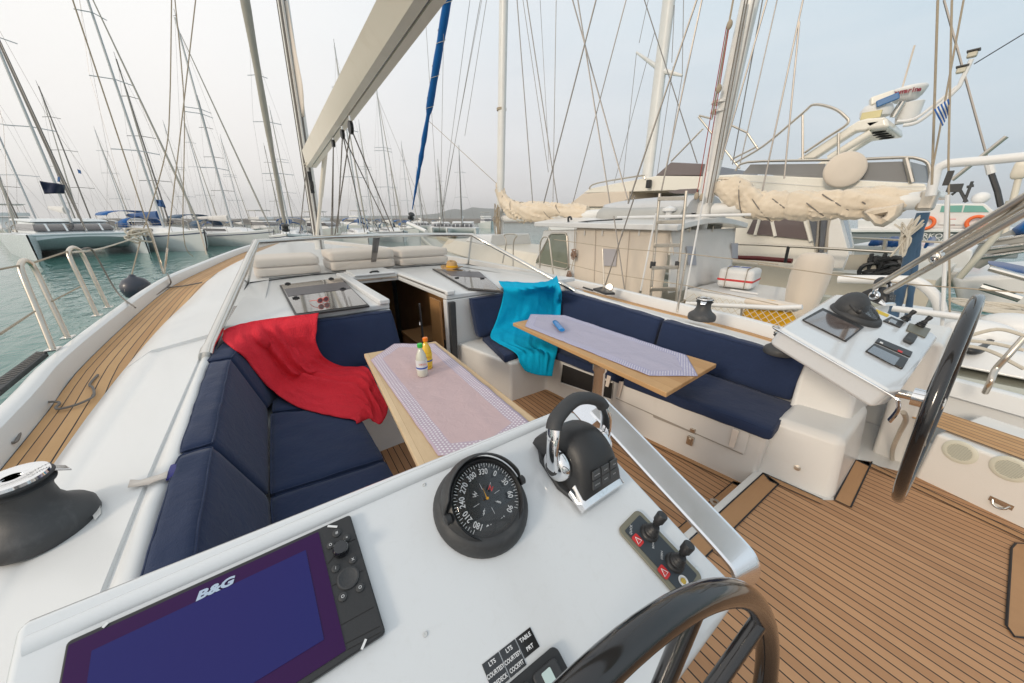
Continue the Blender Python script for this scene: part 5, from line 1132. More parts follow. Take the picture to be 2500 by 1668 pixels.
# ---------- stanchions, lifelines
def hoop(l1, l2, t1, t2, z=.895):
    a, b = at(l1, z=z), at(l2, z=z); 
    ta, tb = at(t1, Y=a.y+.03), at(t2, Y=b.y+.03)
    mb = MB(); mb.tube(smoothpath([a, lerp(a, ta, .5), lerp(a, ta, .93), lerp(ta, tb, .3)+V3((0,0,.02)), lerp(ta, tb, .7)+V3((0,0,.02)), lerp(b, tb, .93), lerp(b, tb, .5), b], 6), .016, 10); o = part('boarding_gate_hoop', mb, M['steelb'], smooth=60)
    for p in (a, b): mb = MB(); mb.box(p+V3((0,0,.004)), (.09,.06,.012)); part('hoop_foot', mb, M['steel'], o, bevel=.003)
    return ta, tb, a, b
h1a = hoop(cG(290,905), cG(372,840), cG(105,445), cG(175,432)); h2a = hoop(cG(532,720), cG(592,675), cG(368,368), cG(438,358)); print('hoops', h1a, h2a)
line('lifeline', [h1a[0], h1a[0]+(V3((-1.2,.05,-.0)))], .006, M['rope']); line('lifeline', [h1a[1], h2a[0]], .007, M['rope'])
line('lifeline', smoothpath([h2a[1], at(cG(490,350), X=h2a[1].x+.3), at(cG(530,400), X=h2a[1].x+.5), at(cG(640,590), X=5.6), at(cG(740,675), z=.92)], 5), .008, M['ropeg'])
line('lifeline', [at(cG(0,820), X=2.6), at(cG(190,695), Y=h1a[2].y), ], .006, M['rope']); line('lifeline', [at(cG(285,640), Y=h1a[3].y), at(cG(440,560), Y=h2a[2].y)], .006, M['rope'])
st0 = at(cG(1130,385), z=.95); line('stanchion', [st0, at(cG(1080,200), X=st0.x)], .016, M['steelb'])
# deck lines lying on the port side deck
t = thing('deck_rope', 'thin grey rope lying loose across the port teak side deck near the winch', 'rope', at(cG(300,1200), z=.78))
mb = MB(); mb.tube(smoothpath([at(cG(*q), z=.785) for q in ((0,1390),(30,1408),(80,1412),(105,1370),(118,1270),(160,1230),(240,1195),(310,1190),(325,1200),(305,1222),(330,1228),(420,1205),(500,1168),(515,1140),(505,1110),(490,1100),(500,1080),(535,1042))], 5), .0065, 6); part('rope_strand', mb, M['ropeg'], t)
t = thing('mooring_rope', 'brown rope crossing the port rail and side deck', 'rope', at(cG(930,545), z=.9))
mb = MB(); mb.tube(smoothpath([at(cG(915,490), z=.92), at(cG(930,520), z=.92), at(cG(925,553), z=.83), at(cG(800,640), z=.815), at(cG(640,740), z=.80)], 5), .009, 6); mb.tube(smoothpath([at(cG(915,565), z=.82), at(cG(1010,555), z=.83), at(cG(1105,537), z=.85)], 5), .009, 6); part('rope_strand', mb, M['ropeg'], t)
t = thing('fender', 'dark blue ball fender hanging outside the port rail', 'fender', at(cG(745,560), Y=1.62))
fc = at(cG(745,565), Y=1.55); mb = MB(); mb.lathe([(.0,-.17),(.07,-.165),(.14,-.12),(.17,-.03),(.165,.05),(.12,.12),(.05,.155),(.035,.175),(.03,.19),(.0,.195)], fc, n=24); part('fender_body', mb, mat('navy vinyl', (.03,.035,.055), .4, coat=.3), t, smooth=70)
mb = MB(); mb.tube([fc+V3((0,0,.18)), at(cG(770,300), Y=1.45)], .008, 6); part('fender_rope', mb, M['rope'], t)
# slotted aluminium gangway lying along the rail
g = [at(cG(*q), z=.86) for q in ((0,1165),(270,940),(210,935),(0,1090))]; t = thing('gangway', 'dark slotted aluminium gangway lying along the port rail', 'gangway', g[0]); mb = MB(); mb.prism(g, (0,0,.03)); part('frame', mb, M['charc'], t, bevel=.004)
mb = MB()
for k in range(14):
    a, b_ = bil([g[0],g[1],g[2],g[3]], (k+.3)/14, .25), bil([g[0],g[1],g[2],g[3]], (k+.6)/14, .7); mb.box(lerp(a,b_,.5)+V3((0,0,.032)), (.012,.05,.004), ((a-b_).normalized(), (a-b_).normalized().cross(V3((0,0,1))), V3((0,0,1))))
part('slot', mb, M['ropeg'], t)
# scuppers on the port bulwark
for q in ((380,932),(652,706),(975,505),(1160,412)):
    c = at(cG(*q), z=.845); mb = MB(); mb.lathe([(.0,0),(.012,0),(.012,.004),(.0,.006)], c+V3((0,-.012,0)), (0,-1,0), 12); part('scupper', mb, M['steelb'])
# bimini tubes folded at the starboard quarter
for a, b_, r in ((cF(812,1003), cF(1853,372), .0165), (cF(1275,775), cF(1853,430), .0145), (cF(895,1035), cF(1853,490), .0165)):
    A_ = at(a, Y=-3.35); B_ = at(b_, Y=-2.9); B_ = A_+(B_-A_)*1.25; mb = MB(); mb.tube([A_, B_], r, 12); part('bimini_tube', mb, M['steelb'], smooth=60)
mb = MB(); c = at(cF(1245,790), Y=-3.15); mb.ell(c, (.03,.03,.04)); part('tube_joint', mb, M['steel'])
# starboard stanchions and lifelines
for b_, t_, r in ((cE(1420,1140), cE(1497,690), .012), (cE(862,965), cE(850,650), .011)):
    a = at(b_, z=.80); tt_ = at(t_, Y=a.y-.02); mb = MB(); mb.tube([a, tt_], r, 8); part('stanchion', mb, M['steelb'])
for seq in (((480,580),(950,645),(1500,690),(2195,770)), ((480,742),(860,835),(1480,930),(2195,1080)), ):
    pts = [at(cE(*q), Y=-3.98) for q in seq]; mb = MB(); mb.tube(pts, .0045, 6); part('lifeline', mb, M['rope'])
pts = [at(cF(*q), Y=-3.98) for q in ((0,840),(520,915),(1100,985),(1850,1040))]; mb = MB(); mb.tube(pts, .0045, 6); part('lifeline', mb, M['rope'])
mb = MB(); c = at(cE(905,945), z=.86); mb.lathe([(.0,-.03),(.045,-.03),(.05,-.01),(.05,.01),(.045,.03),(.0,.03)], c, (-.4,.8,.2), 20); mb.tube([c, c+V3((0,0,-.07))], .02); part('turning_block', mb, M['steel'])
mb = MB(); q = [at(cE(*p), z=.82) for p in ((775,970),(850,955),(945,1005),(870,1005))]; mb.prism(q, (0,0,.03)); mb.tube([q[0], at(cE(700,945), z=.84)], .012); part('jib_car', mb, M['blk'], bevel=.006)
sb = at(cQ(1590,1405), z=.66); stt = [sb, at(cQ(1640,1300), z=.76), at(cQ(1690,1180), Y=sb.y), at(cQ(1800,1060), Y=sb.y-.0), at(cQ(1960,880), Y=sb.y-.05)]; mb = MB(); mb.tube(smoothpath(stt, 5), .016, 10); part('stern_rail', mb, M['steelb'], smooth=60); print('sternrail', stt)
# ================= WATER, HILLS, BREAKWATER =================
WZ = -1.3
m, nt, b = newmat('sea water'); co_ = objco(nt)
b.inputs['Roughness'].default_value = .03; b.inputs['IOR'].default_value = 1.33
L(nt, mixc(nt, noi(nt, .15, 4, .5, co_), (.035,.14,.125), (.085,.215,.185)), b.inputs['Base Color'])
n1 = noi(nt, 1, 3, .5, mapping(nt, co_, (.55,1.1,1)), 1.6); n2 = noi(nt, 1, 2, .5, mapping(nt, co_, (2.2,3.4,1)), .8)
bp = nt.nodes.new('ShaderNodeBump'); bp.inputs['Strength'].default_value = .5; bp.inputs['Distance'].default_value = .15; L(nt, mth(nt, 'ADD', n1, mth(nt, 'MULTIPLY', n2, .08)), bp.inputs['Height']); L(nt, bp.outputs[0], b.inputs['Normal'])
M['water'] = m
mb = MB(); mb.face([V3((x, y, WZ)) for x, y in ((-9000,-9000),(9000,-9000),(9000,9000),(-9000,9000))]); kind(mb.build('water', m, smooth=0), 'structure')
M['hill'] = mat('hill scrub', (.10,.11,.09), .9, var=.3, vs=.004)
def azdist(px, d, z=0):
    r = ray(px, 498); k = d/math.hypot(r.x, r.y); return V3((r.x*k, r.y*k, z))
mb = MB(); rows = []
prof = [(560,0),(640,10),(760,14),(900,16),(955,20),(1005,34),(1030,62),(1045,70),(1065,62),(1085,84),(1110,76),(1140,72),(1190,60),(1240,42),(1300,30),(1400,24),(1500,10),(1560,0)]
for px, h in prof:
    a = azdist(px, 1900, WZ-2); h *= .7; rows.append([a, azdist(px, 2000, WZ+h*.55), azdist(px, 2150, WZ+h), azdist(px, 2400, WZ+h*.7), azdist(px, 2700, WZ-2)])
mb.grid(rows); kind(mb.build('hills', M['hill'], smooth=80), 'structure')
M['rock'] = mat('breakwater stone', (.22,.20,.18), .9, var=.35, vs=.6)
mb = MB(); rows = []
for i in range(60):
    px = 150+i*24; a = azdist(px, 210, 0); rows.append([azdist(px, 206, WZ-.5), azdist(px, 208, WZ+2.0+.5*noise.noise(V3((i*.7,0,0)))), azdist(px, 212, WZ+2.5+.5*noise.noise(V3((i*.9,3,0)))), azdist(px, 216, WZ-.5)])
mb.grid(rows); o = tag(base_at(mb.build('breakwater', M['rock'], smooth=0), azdist(700, 210, WZ)), 'long low grey stone breakwater on the horizon', 'breakwater')
# ================= NEIGHBOURING KETCH =================
KY = -6.3; KN = -5.2
KT = thing('ketch', 'old white ketch moored alongside with canvas cabin enclosure and two masts', 'sailing boat', (6, KY, WZ))
def kp(name, mb, m, parent=None, **k): return mb.build(name, m, parent or KT, **k)
KS = [(-3.6,1.15,.50),(-2,1.45,.46),(0,1.7,.44),(3,1.85,.42),(6,1.8,.46),(9,1.55,.56),(12,1.1,.72),(14.5,.5,.92),(15.6,.12,1.02)]
kl = smoothpath(KS, 4)
mb = MB()
for sg in (1, -1):
    top = [V3((p.x, KY+sg*p.y, p.z)) for p in kl]; mb.grid([[V3((p.x-(.3 if p.x > 14 else 0), KY+(p.y-KY)*.75, WZ-.3)) for p in top], [V3((p.x, KY+(p.y-KY)*.96, WZ+.5)) for p in top], top, [p+V3((0,-sg*.05,.03)) for p in top], [p+V3((0,-sg*.12,.0)) for p in top], [p+V3((0,-sg*.13,-.12)) for p in top], [V3((p.x, KY, p.z-.06)) for p in top]])
mb.face([V3((-3.6,KY+1.15,.5)), V3((-3.6,KY-1.15,.5)), V3((-3.6,KY-.86,-1.4)), V3((-3.6,KY+.86,-1.4))])
kp('hull', mb, mat('ketch hull grey-green', (.45,.46,.40), .4, var=.1, vs=.7, dirt=((.25,.24,.18), 1.5, .4)), smooth=50)  # even grey-green base colour with random darker blotches
mb = MB(); 
mb.grid([[V3((p.x, KY+p.y+.006, p.z-.10)), V3((p.x, KY+p.y+.006, p.z-.13))] for p in kl]); kp('sheer_stripe', mb, M['navyh'])
k1 = at(cE(650,505), Y=KN); k2 = at(cE(1382,492), Y=KN); kz = (k1.z+k2.z)/2; k3 = at(cE(1958,470), X=k2.x); print('ketch', k1, k2, k3)
kb1 = at(cE(650,895), Y=KN); kb2 = at(cE(1250,1085), Y=KN); print(kb1, kb2); kf = at(cE(395,510), Y=KN)
KR = max(k3.y, KY*2-KN-.0) if k3.y < -7.4 else k3.y
zb_ = .35
# canvas side with folds
mb = MB(); rows = []
for i in range(41):
    u = i/40; c = []
    for j in range(13):
        v = j/12; x = lerp(k1, k2, u).x; c.append(V3((x, KN+.012*math.sin(u*38)*v+.03*noise.noise(V3((u*7, v*2, 1)))*(.3+v), lerp(kz, zb_, v))))
    rows.append(c)
mb.grid(rows); CV = kp('canvas_side', mb, M['canvas'], solid=.004, smooth=80)
mb = MB(); rows = []
for i in range(25):
    u = i/24; c = []
    for j in range(13):
        v = j/12; c.append(V3((k2.x+.012*math.sin(u*30)*v-.10*v+.03*noise.noise(V3((u*5, v*2, 5))), lerp(KN, KR, u), lerp(kz, zb_+.25, v))))
    rows.append(c)
mb.grid(rows); CA = kp('canvas_end', mb, M['canvasw'], solid=.004, smooth=80)
for e in ((795,505,780,950),(1055,505,1015,980),(1365,500,1395,700)):
    mb = MB(); mb.tube([at(cE(e[0],e[1]), Y=KN+.02), at(cE(e[2],e[3]), Y=KN+.03)], .008, 6); kp('canvas_seam', mb, M['canvas'], CV)
for q in (((858,650),(962,655),(952,785),(850,780)),):
    mb = MB(); mb.prism([at(cE(*p), Y=KN+.035) for p in q], (0,.003,0)); kp('canvas_window', mb, mat('soft window', (.42,.40,.42), .3), CV)
for q in (((1490,632),(1552,632),(1560,775),(1500,775)), ((1835,608),(1880,608),(1878,725),(1838,722))):
    mb = MB(); mb.prism([at(cE(*p), X=k2.x-.06) for p in q], (-.02,0,0)); kp('canvas_window', mb, mat('soft window b', (.38,.40,.46), .3), CA)
for x in (712,848,1000,1130):
    mb = MB(); mb.box(at(cE(x,530), Y=KN+.015), (.03,.01,.09)); kp('canvas_tab', mb, M['canvasw'], CV)
for x in (1425,1520,1695,1865):
    mb = MB(); mb.box(at(cE(x,500), X=k2.x-.02), (.01,.02,.09)); kp('canvas_tab', mb, M['canvas'], CA)
# wheelhouse front part
mb = MB(); wf = [at(cE(*p), Y=KN) for p in ((395,510),(650,505),(650,895),(300,900))]; mb.prism(wf, (0,-1.9,0)); WH = kp('wheelhouse', mb, M['hullw'], bevel=.03)
wq = [at(cE(*p), Y=KN+.012) for p in ((452,535),(578,535),(592,812),(338,760))]
mb = MB(); mb.tube(smoothpath(wq+[], 1, True) if False else [lerp(wq[i], wq[(i+1) % 4], t) for i in range(4) for t in (.08, .5, .92)], .022, 8, closed=True); kp('window_frame', mb, M['steelb'], WH)
mb = MB(); mb.prism(wq, (0,.004,0)); kp('window_pane', mb, mat('wheelhouse glass', (.20,.22,.17), .1, coat=1), WH)
# roof
mb = MB(); fr = at(cE(330,488), Y=KN+.1); ro = []
x0, x1 = fr.x, k2.x-.15
for i in range(13):
    v = i/12; y = lerp(KN+.12, KR-.12, v); ro.append((y, kz+.0+.10*math.sin(math.pi*v)))
mb.grid([[V3((x, y, z)) for y, z in ro]+[V3((x, y, z+.09)) for y, z in ro[::-1]] for x in (x0, x0-.1, lerp(x0,x1,.5), x1+.1, x1)], closeu=True, cap=True); kp('cabin_roof', mb, M['hullw'], bevel=.015)
# coachroof and gear ahead of the wheelhouse
mb = MB(); q = [(wf[3].x+.2, .9), (12.2, .45)]; mb.hexa([V3((q[0][0]-.5,KY+1.2,.4)), V3((12.4,KY+.7,.6)), V3((12.4,KY-.7,.6)), V3((q[0][0]-.5,KY-1.2,.4)), V3((q[0][0]-.5,KY+1.0,.95)), V3((12.0,KY+.5,1.0)), V3((12.0,KY-.5,1.0)), V3((q[0][0]-.5,KY-1.0,.95))]); kp('coachroof', mb, M['hullc'], bevel=.05, seg=3)
mb = MB(); mb.hexa([V3((8.7,KY+.8,.95)), V3((10.6,KY+.55,1.0)), V3((10.6,KY-.55,1.0)), V3((8.7,KY-.8,.95)), V3((8.7,KY+.7,1.28)), V3((10.3,KY+.45,1.22)), V3((10.3,KY-.45,1.22)), V3((8.7,KY-.7,1.28))]); kp('deckhouse', mb, M['hullw'], bevel=.04, seg=3)
# masts
def kmast(b_, t_, ry, r, name='mast'):
    b_ = at(b_, Y=KY+ry); t_ = at(t_, Y=KY+ry); d = (t_-b_).normalized(); b_ = V3(b_-d*.6); t_ = b_+d*15
    mb = MB(); mb.tube([b_, t_], [(r*1.25,r)]*2, 18, flat=(1,0,0)); return kp(name, mb, M['mastw']), b_, d
m1, m1b, m1d = kmast((1147,540), (1156,0), 0, .105); m2, m2b, m2d = kmast((1620,455), (1722,0), 0, .10); print('kmasts', m1b, m1d, m2b, m2d)
for z0 in (.55, .6):
    mb = MB(); c = at(cB(1506,645), Y=KY) if z0 < .58 else at(cB(1505,1240), Y=KY); mb.tube([c-V3((0,0,.03)), c+V3((0,0,.03))], .135, 18); kp('mast_band', mb, M['rope'] if z0 < .58 else M['mastg'], m1)
for q in ((1765,785),(1755,855)):
    c = at(cC(*q), Y=KY); mb = MB(); mb.tube([c-m2d*.015, c+m2d*.015], .15, 18); kp('mast_band', mb, M['mastw'], m2)
for a, b_, r, mm in ((cC(1940,0), cC(1650,1555), .010, 'ropeg'), (cC(1960,0), cC(1680,1555), .010, 'ropeg'), (cC(2010,0), cC(1765,1200), .012, 'wire'), (cC(1850,0), cC(1690,900), .014, 'rope')):
    mb = MB(); mb.tube([at(a, Y=KY+.16), at(b_, Y=KY+.16)], r, 6); kp('halyard', mb, M[mm], m2)
for a, b_ in ((cC(1800,200), cC(1570,1500)), (cC(1815,230), cC(1610,1510))):
    mb = MB(); mb.tube([at(a, Y=KY+.22), at(b_, Y=KY+.22)], .007, 6); kp('red_tackle', mb, mat('red rope', (.35,.06,.05), .9), m2)
for q in ((1822,190),(1740,680),(1610,1510),(1570,1500)):
    c = at(cC(*q), Y=KY+.22); mb = MB(); mb.ell(c, (.04,.03,.06)); kp('pulley_block', mb, M['rope'], m2)
# furled sails: lumpy cloth bundles with lashings
def bundle(name, pts, Y, m, par, seed, n=130, k=44, ties=(), amp=.33):
    P_ = [at(p, Y=Y) for p, r in pts]; R_ = [r*.8 for p, r in pts]; pp = sample(smoothpath(P_, 8), n); L_ = [0]
    rs = []
    tot = sum((b_-a).length for a, b_ in zip(P_, P_[1:])); acc = [0]
    for a, b_ in zip(P_, P_[1:]): acc.append(acc[-1]+(b_-a).length/tot)
    for i in range(n):
        t = i/(n-1)
        for j in range(len(acc)-1):
            if t <= acc[j+1]+1e-6: u = (t-acc[j])/(acc[j+1]-acc[j]); rs.append(R_[j]+(R_[j+1]-R_[j])*u); break
    rows = []
    for i in range(n):
        t = (pp[min(i+1,n-1)]-pp[max(i-1,0)]).normalized(); sd_ = V3((0,1,0)); u = t.cross(sd_).normalized(); u = u if u.z > 0 else -u; row = []
        pin = 1
        for tt_ in ties: pin = min(pin, .86+.14*min(1, abs(i/n-tt_)/.02))
        for j in range(k):
            a = 2*math.pi*j/k; tw = i*.04
            w = .7*noise.noise(V3((math.cos(a+tw)*1.1+seed, math.sin(a+tw)*1.1, i*.035)))+.35*noise.noise(V3((math.cos(a+tw*.5)*3.6, math.sin(a+tw*.5)*3.6+seed, i*.05)))-.02+.45*(.35-abs(noise.noise(V3((math.cos(a+tw*.7)*4.2, math.sin(a+tw*.7)*4.2, i*.045+seed)))*1.8))
            rr_ = rs[i]*pin*(1+amp*w); row.append(pp[i]+sd_*math.cos(a)*rr_*.8+u*math.sin(a)*rr_)
        rows.append(row)
    mb = MB(); mb.grid(rows, closeu=True, cap=True); o = kp(name, mb, m, par, smooth=70)
    for tt_ in ties:
        i = int(tt_*n); t = (pp[min(i+2,n-1)]-pp[max(i-2,0)]).normalized(); c = pp[i]; r = rs[i]*.86; sd_ = V3((0,1,0)); u = t.cross(sd_).normalized()
        mb = MB(); mb.tube([c+sd_*math.cos(a)*r*.86+u*math.sin(a)*r+t*.22*math.sin(a) for a in [2*math.pi*q/20 for q in range(20)]], .008, 5, closed=True); kp('lashing', mb, M['ropeg'], o)
    return o
bundle('furled_mainsail', [(cE(75,105),.07),(cE(60,190),.20),(cE(85,270),.20),(cE(150,335),.30),(cE(260,370),.36),(cE(400,370),.30),(cE(520,365),.26),(cE(650,370),.22),(cE(735,365),.14)], KY, M['sail'], m1, 3, ties=(.22,.34,.45,.56,.68,.8), amp=.5)
mb = MB(); mb.tube([at(cE(90,420), Y=KY), at(cE(1060,375), Y=KY)], .10, 14); kp('boom', mb, M['mastw'], m1); mb = MB(); c = at(cE(1065,372), Y=KY); mb.tube([c, c+V3((-.12,0,0))], .115, 14); kp('boom_end', mb, M['steelb'], m1)
bundle('furled_mizzen', [(cD(60,1130),.10),(cD(60,1180),.24),(cD(150,1250),.28),(cD(250,1310),.27),(cD(400,1320),.25),(cD(550,1310),.24),(cD(700,1310),.22),(cD(850,1300),.24),(cD(1000,1295),.24),(cD(1130,1285),.21),(cD(1230,1265),.13),(cD(1320,1240),.05)], KY, M['sail'], m2, 11, ties=(.2,.33,.46,.58,.7,.8), amp=.36)
mb = MB(); fp = [at(cD(*q), Y=KY+.1) for q in ((930,1350),(990,1330),(1200,1290),(1180,1370),(1120,1420),(1060,1450),(1010,1440),(980,1400))]; ce = sum(fp, V3())/len(fp)
rows = [[lerp(ce, p, t)+V3((0,.12*math.sin(t*3)+.04*math.sin(i*2.1)*t,0)) for i, p in enumerate(fp)] for t in (.05,.35,.7,1)]; mb.grid(rows, closeu=True); kp('loose_sail_flap', mb, M['sail'], m2, solid=.006)
mb = MB(); a, b_ = at(cE(1700,352), Y=KY), at(cD(1385,1275), Y=KY); mb.tube([a, b_], .10, 14); kp('boom', mb, M['mastw'], m2)
mb = MB(); c = at(cD(1345,1280), Y=KY); mb.box(c, (.14,.2,.22)); kp('boom_end', mb, M['steelb'], m2, bevel=.03)
# long white pole and handrails on the roof
mb = MB(); mb.tube([at(cE(960,412), Y=KN+.0), at(cE(1985,390), Y=KN-.9)], .022, 8); kp('roof_pole', mb, M['white'])
mb = MB(); mb.tube(smoothpath([at(cE(590,455), Y=KN), at(cE(588,415), Y=KN), at(cE(605,408), Y=KN), at(cE(612,430), Y=KN)], 4), .02, 8); mb.tube([at(cE(600,458), Y=KN), at(cE(740,440), Y=KN), at(cE(1000,425), Y=KN)], .012, 6); kp('roof_track', mb, M['charc'])
mb = MB(); c = at(cE(1355,400), Y=KN-.5); mb.lathe([(.05,-.1),(.05,.06),(.11,.08),(.11,.12),(.0,.16)], c, n=20); kp('roof_vent', mb, M['white'])
# hanging rope with chain knots on the side
mb = MB(); mb.tube([at(cE(640,470), Y=KN+.05), at(cE(632,660), Y=KN+.06)], .007, 5); mb.tube([at(cE(632,720), Y=KN+.06), at(cE(608,820), Y=KN+.06)], .007, 5); kp('hanging_line', mb, M['rope'])
rg = random.Random(5)
for q, sx_, sz_ in (((632,690),.05,.09), ((600,865),.06,.13)):
    c = at(cE(*q), Y=KN+.08); mb = MB()
    for k in range(4): mb.tube(smoothpath([c+V3((rg.uniform(-sx_,sx_), rg.uniform(-.02,.04), rg.uniform(-sz_,sz_))) for _ in range(6)], 4, True), .012, 6, closed=True)
    kp('rope_hank', mb, mat('brown rope', (.30,.20,.15), .9))
c = at(cB(1485,1300), Y=KY+.2); mb = MB()
for k in range(6): mb.tube(smoothpath([c+V3((rg.uniform(-.14,.14), rg.uniform(-.05,.08), rg.uniform(-.55,.5))) for _ in range(6)], 4, True), .012, 6, closed=True)
kp('rope_hank', mb, M['rope'], m1)
# boarding ladder
mb = MB(); LY = -4.75
mb.tube([at(cE(1287,228), Y=LY), at(cE(1213,1075), Y=LY)], .02, 8); LD = kp('ladder_rail', mb, M['steelb'])
mb = MB(); mb.tube([at(cE(1492,208), Y=LY), at(cE(1405,1130), Y=LY)], .02, 8); kp('ladder_rail', mb, M['steelb'])
for y in (268,448,627,796,962):
    xl = 1287-(y-228)*.0874; xr = 1492-(y-208)*.0944; a, b_ = at(cE(xl, y), Y=LY), at(cE(xr, y-4), Y=LY); mb = MB(); mb.box(lerp(a, b_, .5), ((b_-a).length, .09, .05), ((b_-a).normalized(), V3((0,1,0)), V3((0,0,1)))); kp('ladder_rung', mb, M['steelb'], LD, bevel=.006)
for q in ((1235,775),(1425,775)):
    mb = MB(); c = at(cE(*q), Y=LY); mb.box(c, (.06,.05,.10)); kp('ladder_hinge', mb, M['charc'], LD)
# stays with turnbuckles beside the ladder
for a, b_, r in ((cE(1260,380), cE(1130,1030), .014), (cE(1660,60), cE(1460,1130), .012)):
    A_, B_ = at(a, Y=-4.62), at(b_, Y=-4.62); mb = MB(); mb.tube([A_, B_], r, 6); kp('shroud', mb, M['white'])
    mb = MB(); mb.tube([lerp(A_, B_, .9), B_], .022, 6); kp('turnbuckle', mb, M['steelb'])
# wheelhouse side rails
for xs_ in ((370,800,378,565,475,860,440,570), (165,790,175,545,85,760,105,545)):
    mb = MB(); mb.tube(smoothpath([at(cE(xs_[0],xs_[1]), Y=-4.6), at(cE(xs_[2]-6,xs_[3]+60), Y=-4.6), at(cE(xs_[2]+18,xs_[3]), Y=-4.6), at(cE(xs_[6]-5,xs_[7]), Y=-4.6), at(cE(xs_[6]+8,xs_[7]+60), Y=-4.6), at(cE(xs_[4],xs_[5]), Y=-4.6)], 5), .014, 8); kp('side_rail', mb, M['steelb'])
# aft deck box, rails and net
dz = .62; dq = [at(cE(*q), z=dz) for q in ((1455,985),(1700,860))]; A_ = at(cE(1480,960), z=dz); B_ = at(cF(230,1090), z=dz); C_ = at(cF(0,870), z=dz); print('deckbox', A_, B_, C_)
mb = MB(); mb.prism([V3((k2.x-.1, A_.y, .2)), V3((B_.x, A_.y, .2)), V3((B_.x, A_.y-1.55, .2)), V3((k2.x-.1, A_.y-1.55, .2))], (0,0,dz-.2)); DB = kp('aft_cabin_top', mb, M['hullw'], bevel=.05, seg=3)
for q in ((1700,990),(1930,990)):
    mb = MB(); c = at(cE(*q), z=dz); mb.box(c+V3((0,0,.02)), (.4,.03,.03)); kp('grab_handle', mb, M['hullw'], DB, bevel=.01)
NY = -4.55
ra_, rb_ = at(cE(1490,1070), Y=NY), at(cE(2195,1105), Y=NY); rc_ = at(cF(310,1140), Y=NY); print('net rail', ra_, rb_, rc_)
mb = MB(); mb.tube([ra_, rb_, rc_], .028, 10); kp('top_rail', mb, M['white'])
for q0, q1 in (((1918,1110),(1908,1265)),):
    mb = MB(); mb.tube([at(cE(*q0), Y=NY), at(cE(*q1), Y=NY)], .015, 8); kp('rail_post', mb, M['steelb'])
mb = MB(); zt2 = rb_.z; zb2 = zt2-.45; xs0, xs1 = rc_.x-.8, ra_.x
nN = int((xs0-xs1)/-.08) if xs1 > xs0 else 40; nN = abs(nN)
for i in range(nN):
    x = lerp(xs0, xs1, i/nN); 
    for s_ in (-1, 1): mb.tube([V3((x, NY, zt2)), V3((x+s_*.22, NY+.01, zt2-.22)), V3((x+s_*.44, NY, zb2))], .004, 3)
kp('safety_net', mb, M['ropew'])
for s0, s1_, r in ((cF(900,985), None, .05),):
    pts = [at(cF(*q), Y=-5.2) for q in ((560,945),(900,950),(1090,960),(1190,1020),(1250,1090),(1275,1165))]; mb = MB(); mb.tube(smoothpath(pts, 5), .045, 12); kp('stern_arch_tube', mb, M['white'], smooth=60)
pts = [at(cO(*q), Y=-6.0) for q in ((870,700),(905,540),(930,450),(1000,400),(1080,385),(1400,360),(1764,325),(2100,300))]; mb = MB(); mb.tube(smoothpath(pts, 5), .042, 12); kp('davit_tube', mb, M['white'], smooth=60)
pts = [at(cQ(*q), Y=-5.0) for q in ((700,600),(900,625),(1170,660),(1400,690),(1500,720))]; mb = MB(); mb.tube(smoothpath(pts, 5), .03, 10); kp('stern_arch_tube', mb, M['white'])
# blue sleeve strut, rope coil
for a, b_, r in ((cO(800,860), cO(610,1500), .05), (cO(770,1000), cO(690,1568), .028)):
    mb = MB(); A_, B_ = at(a, Y=-5.9), at(b_, Y=-5.9); B_ = A_+(B_-A_)*1.6; nseg = 14; mb.tube([lerp(A_, B_, i/nseg) for i in range(nseg+1)], [r*(1+.1*math.sin(i*2.3)) for i in range(nseg+1)], 12); kp('sleeved_strut', mb, M['blued'], smooth=70)
c0_, c1_ = at(cO(670,985), Y=-5.7), at(cO(590,1250), Y=-5.7); mb = MB()
for k in range(8): mb.tube(smoothpath([c0_+V3((rg.uniform(-.1,.12),rg.uniform(-.06,.06),rg.uniform(-.05,.1))), lerp(c0_,c1_,.4)+V3((rg.uniform(-.04,.04),rg.uniform(-.03,.03),0)), c1_+V3((rg.uniform(-.12,.12),rg.uniform(-.05,.05),rg.uniform(-.05,.05))), lerp(c0_,c1_,.45)+V3((rg.uniform(-.05,.05),rg.uniform(-.03,.03),0))], 5, True), .010, 5, closed=True)
kp('rope_hank', mb, M['ropew'])
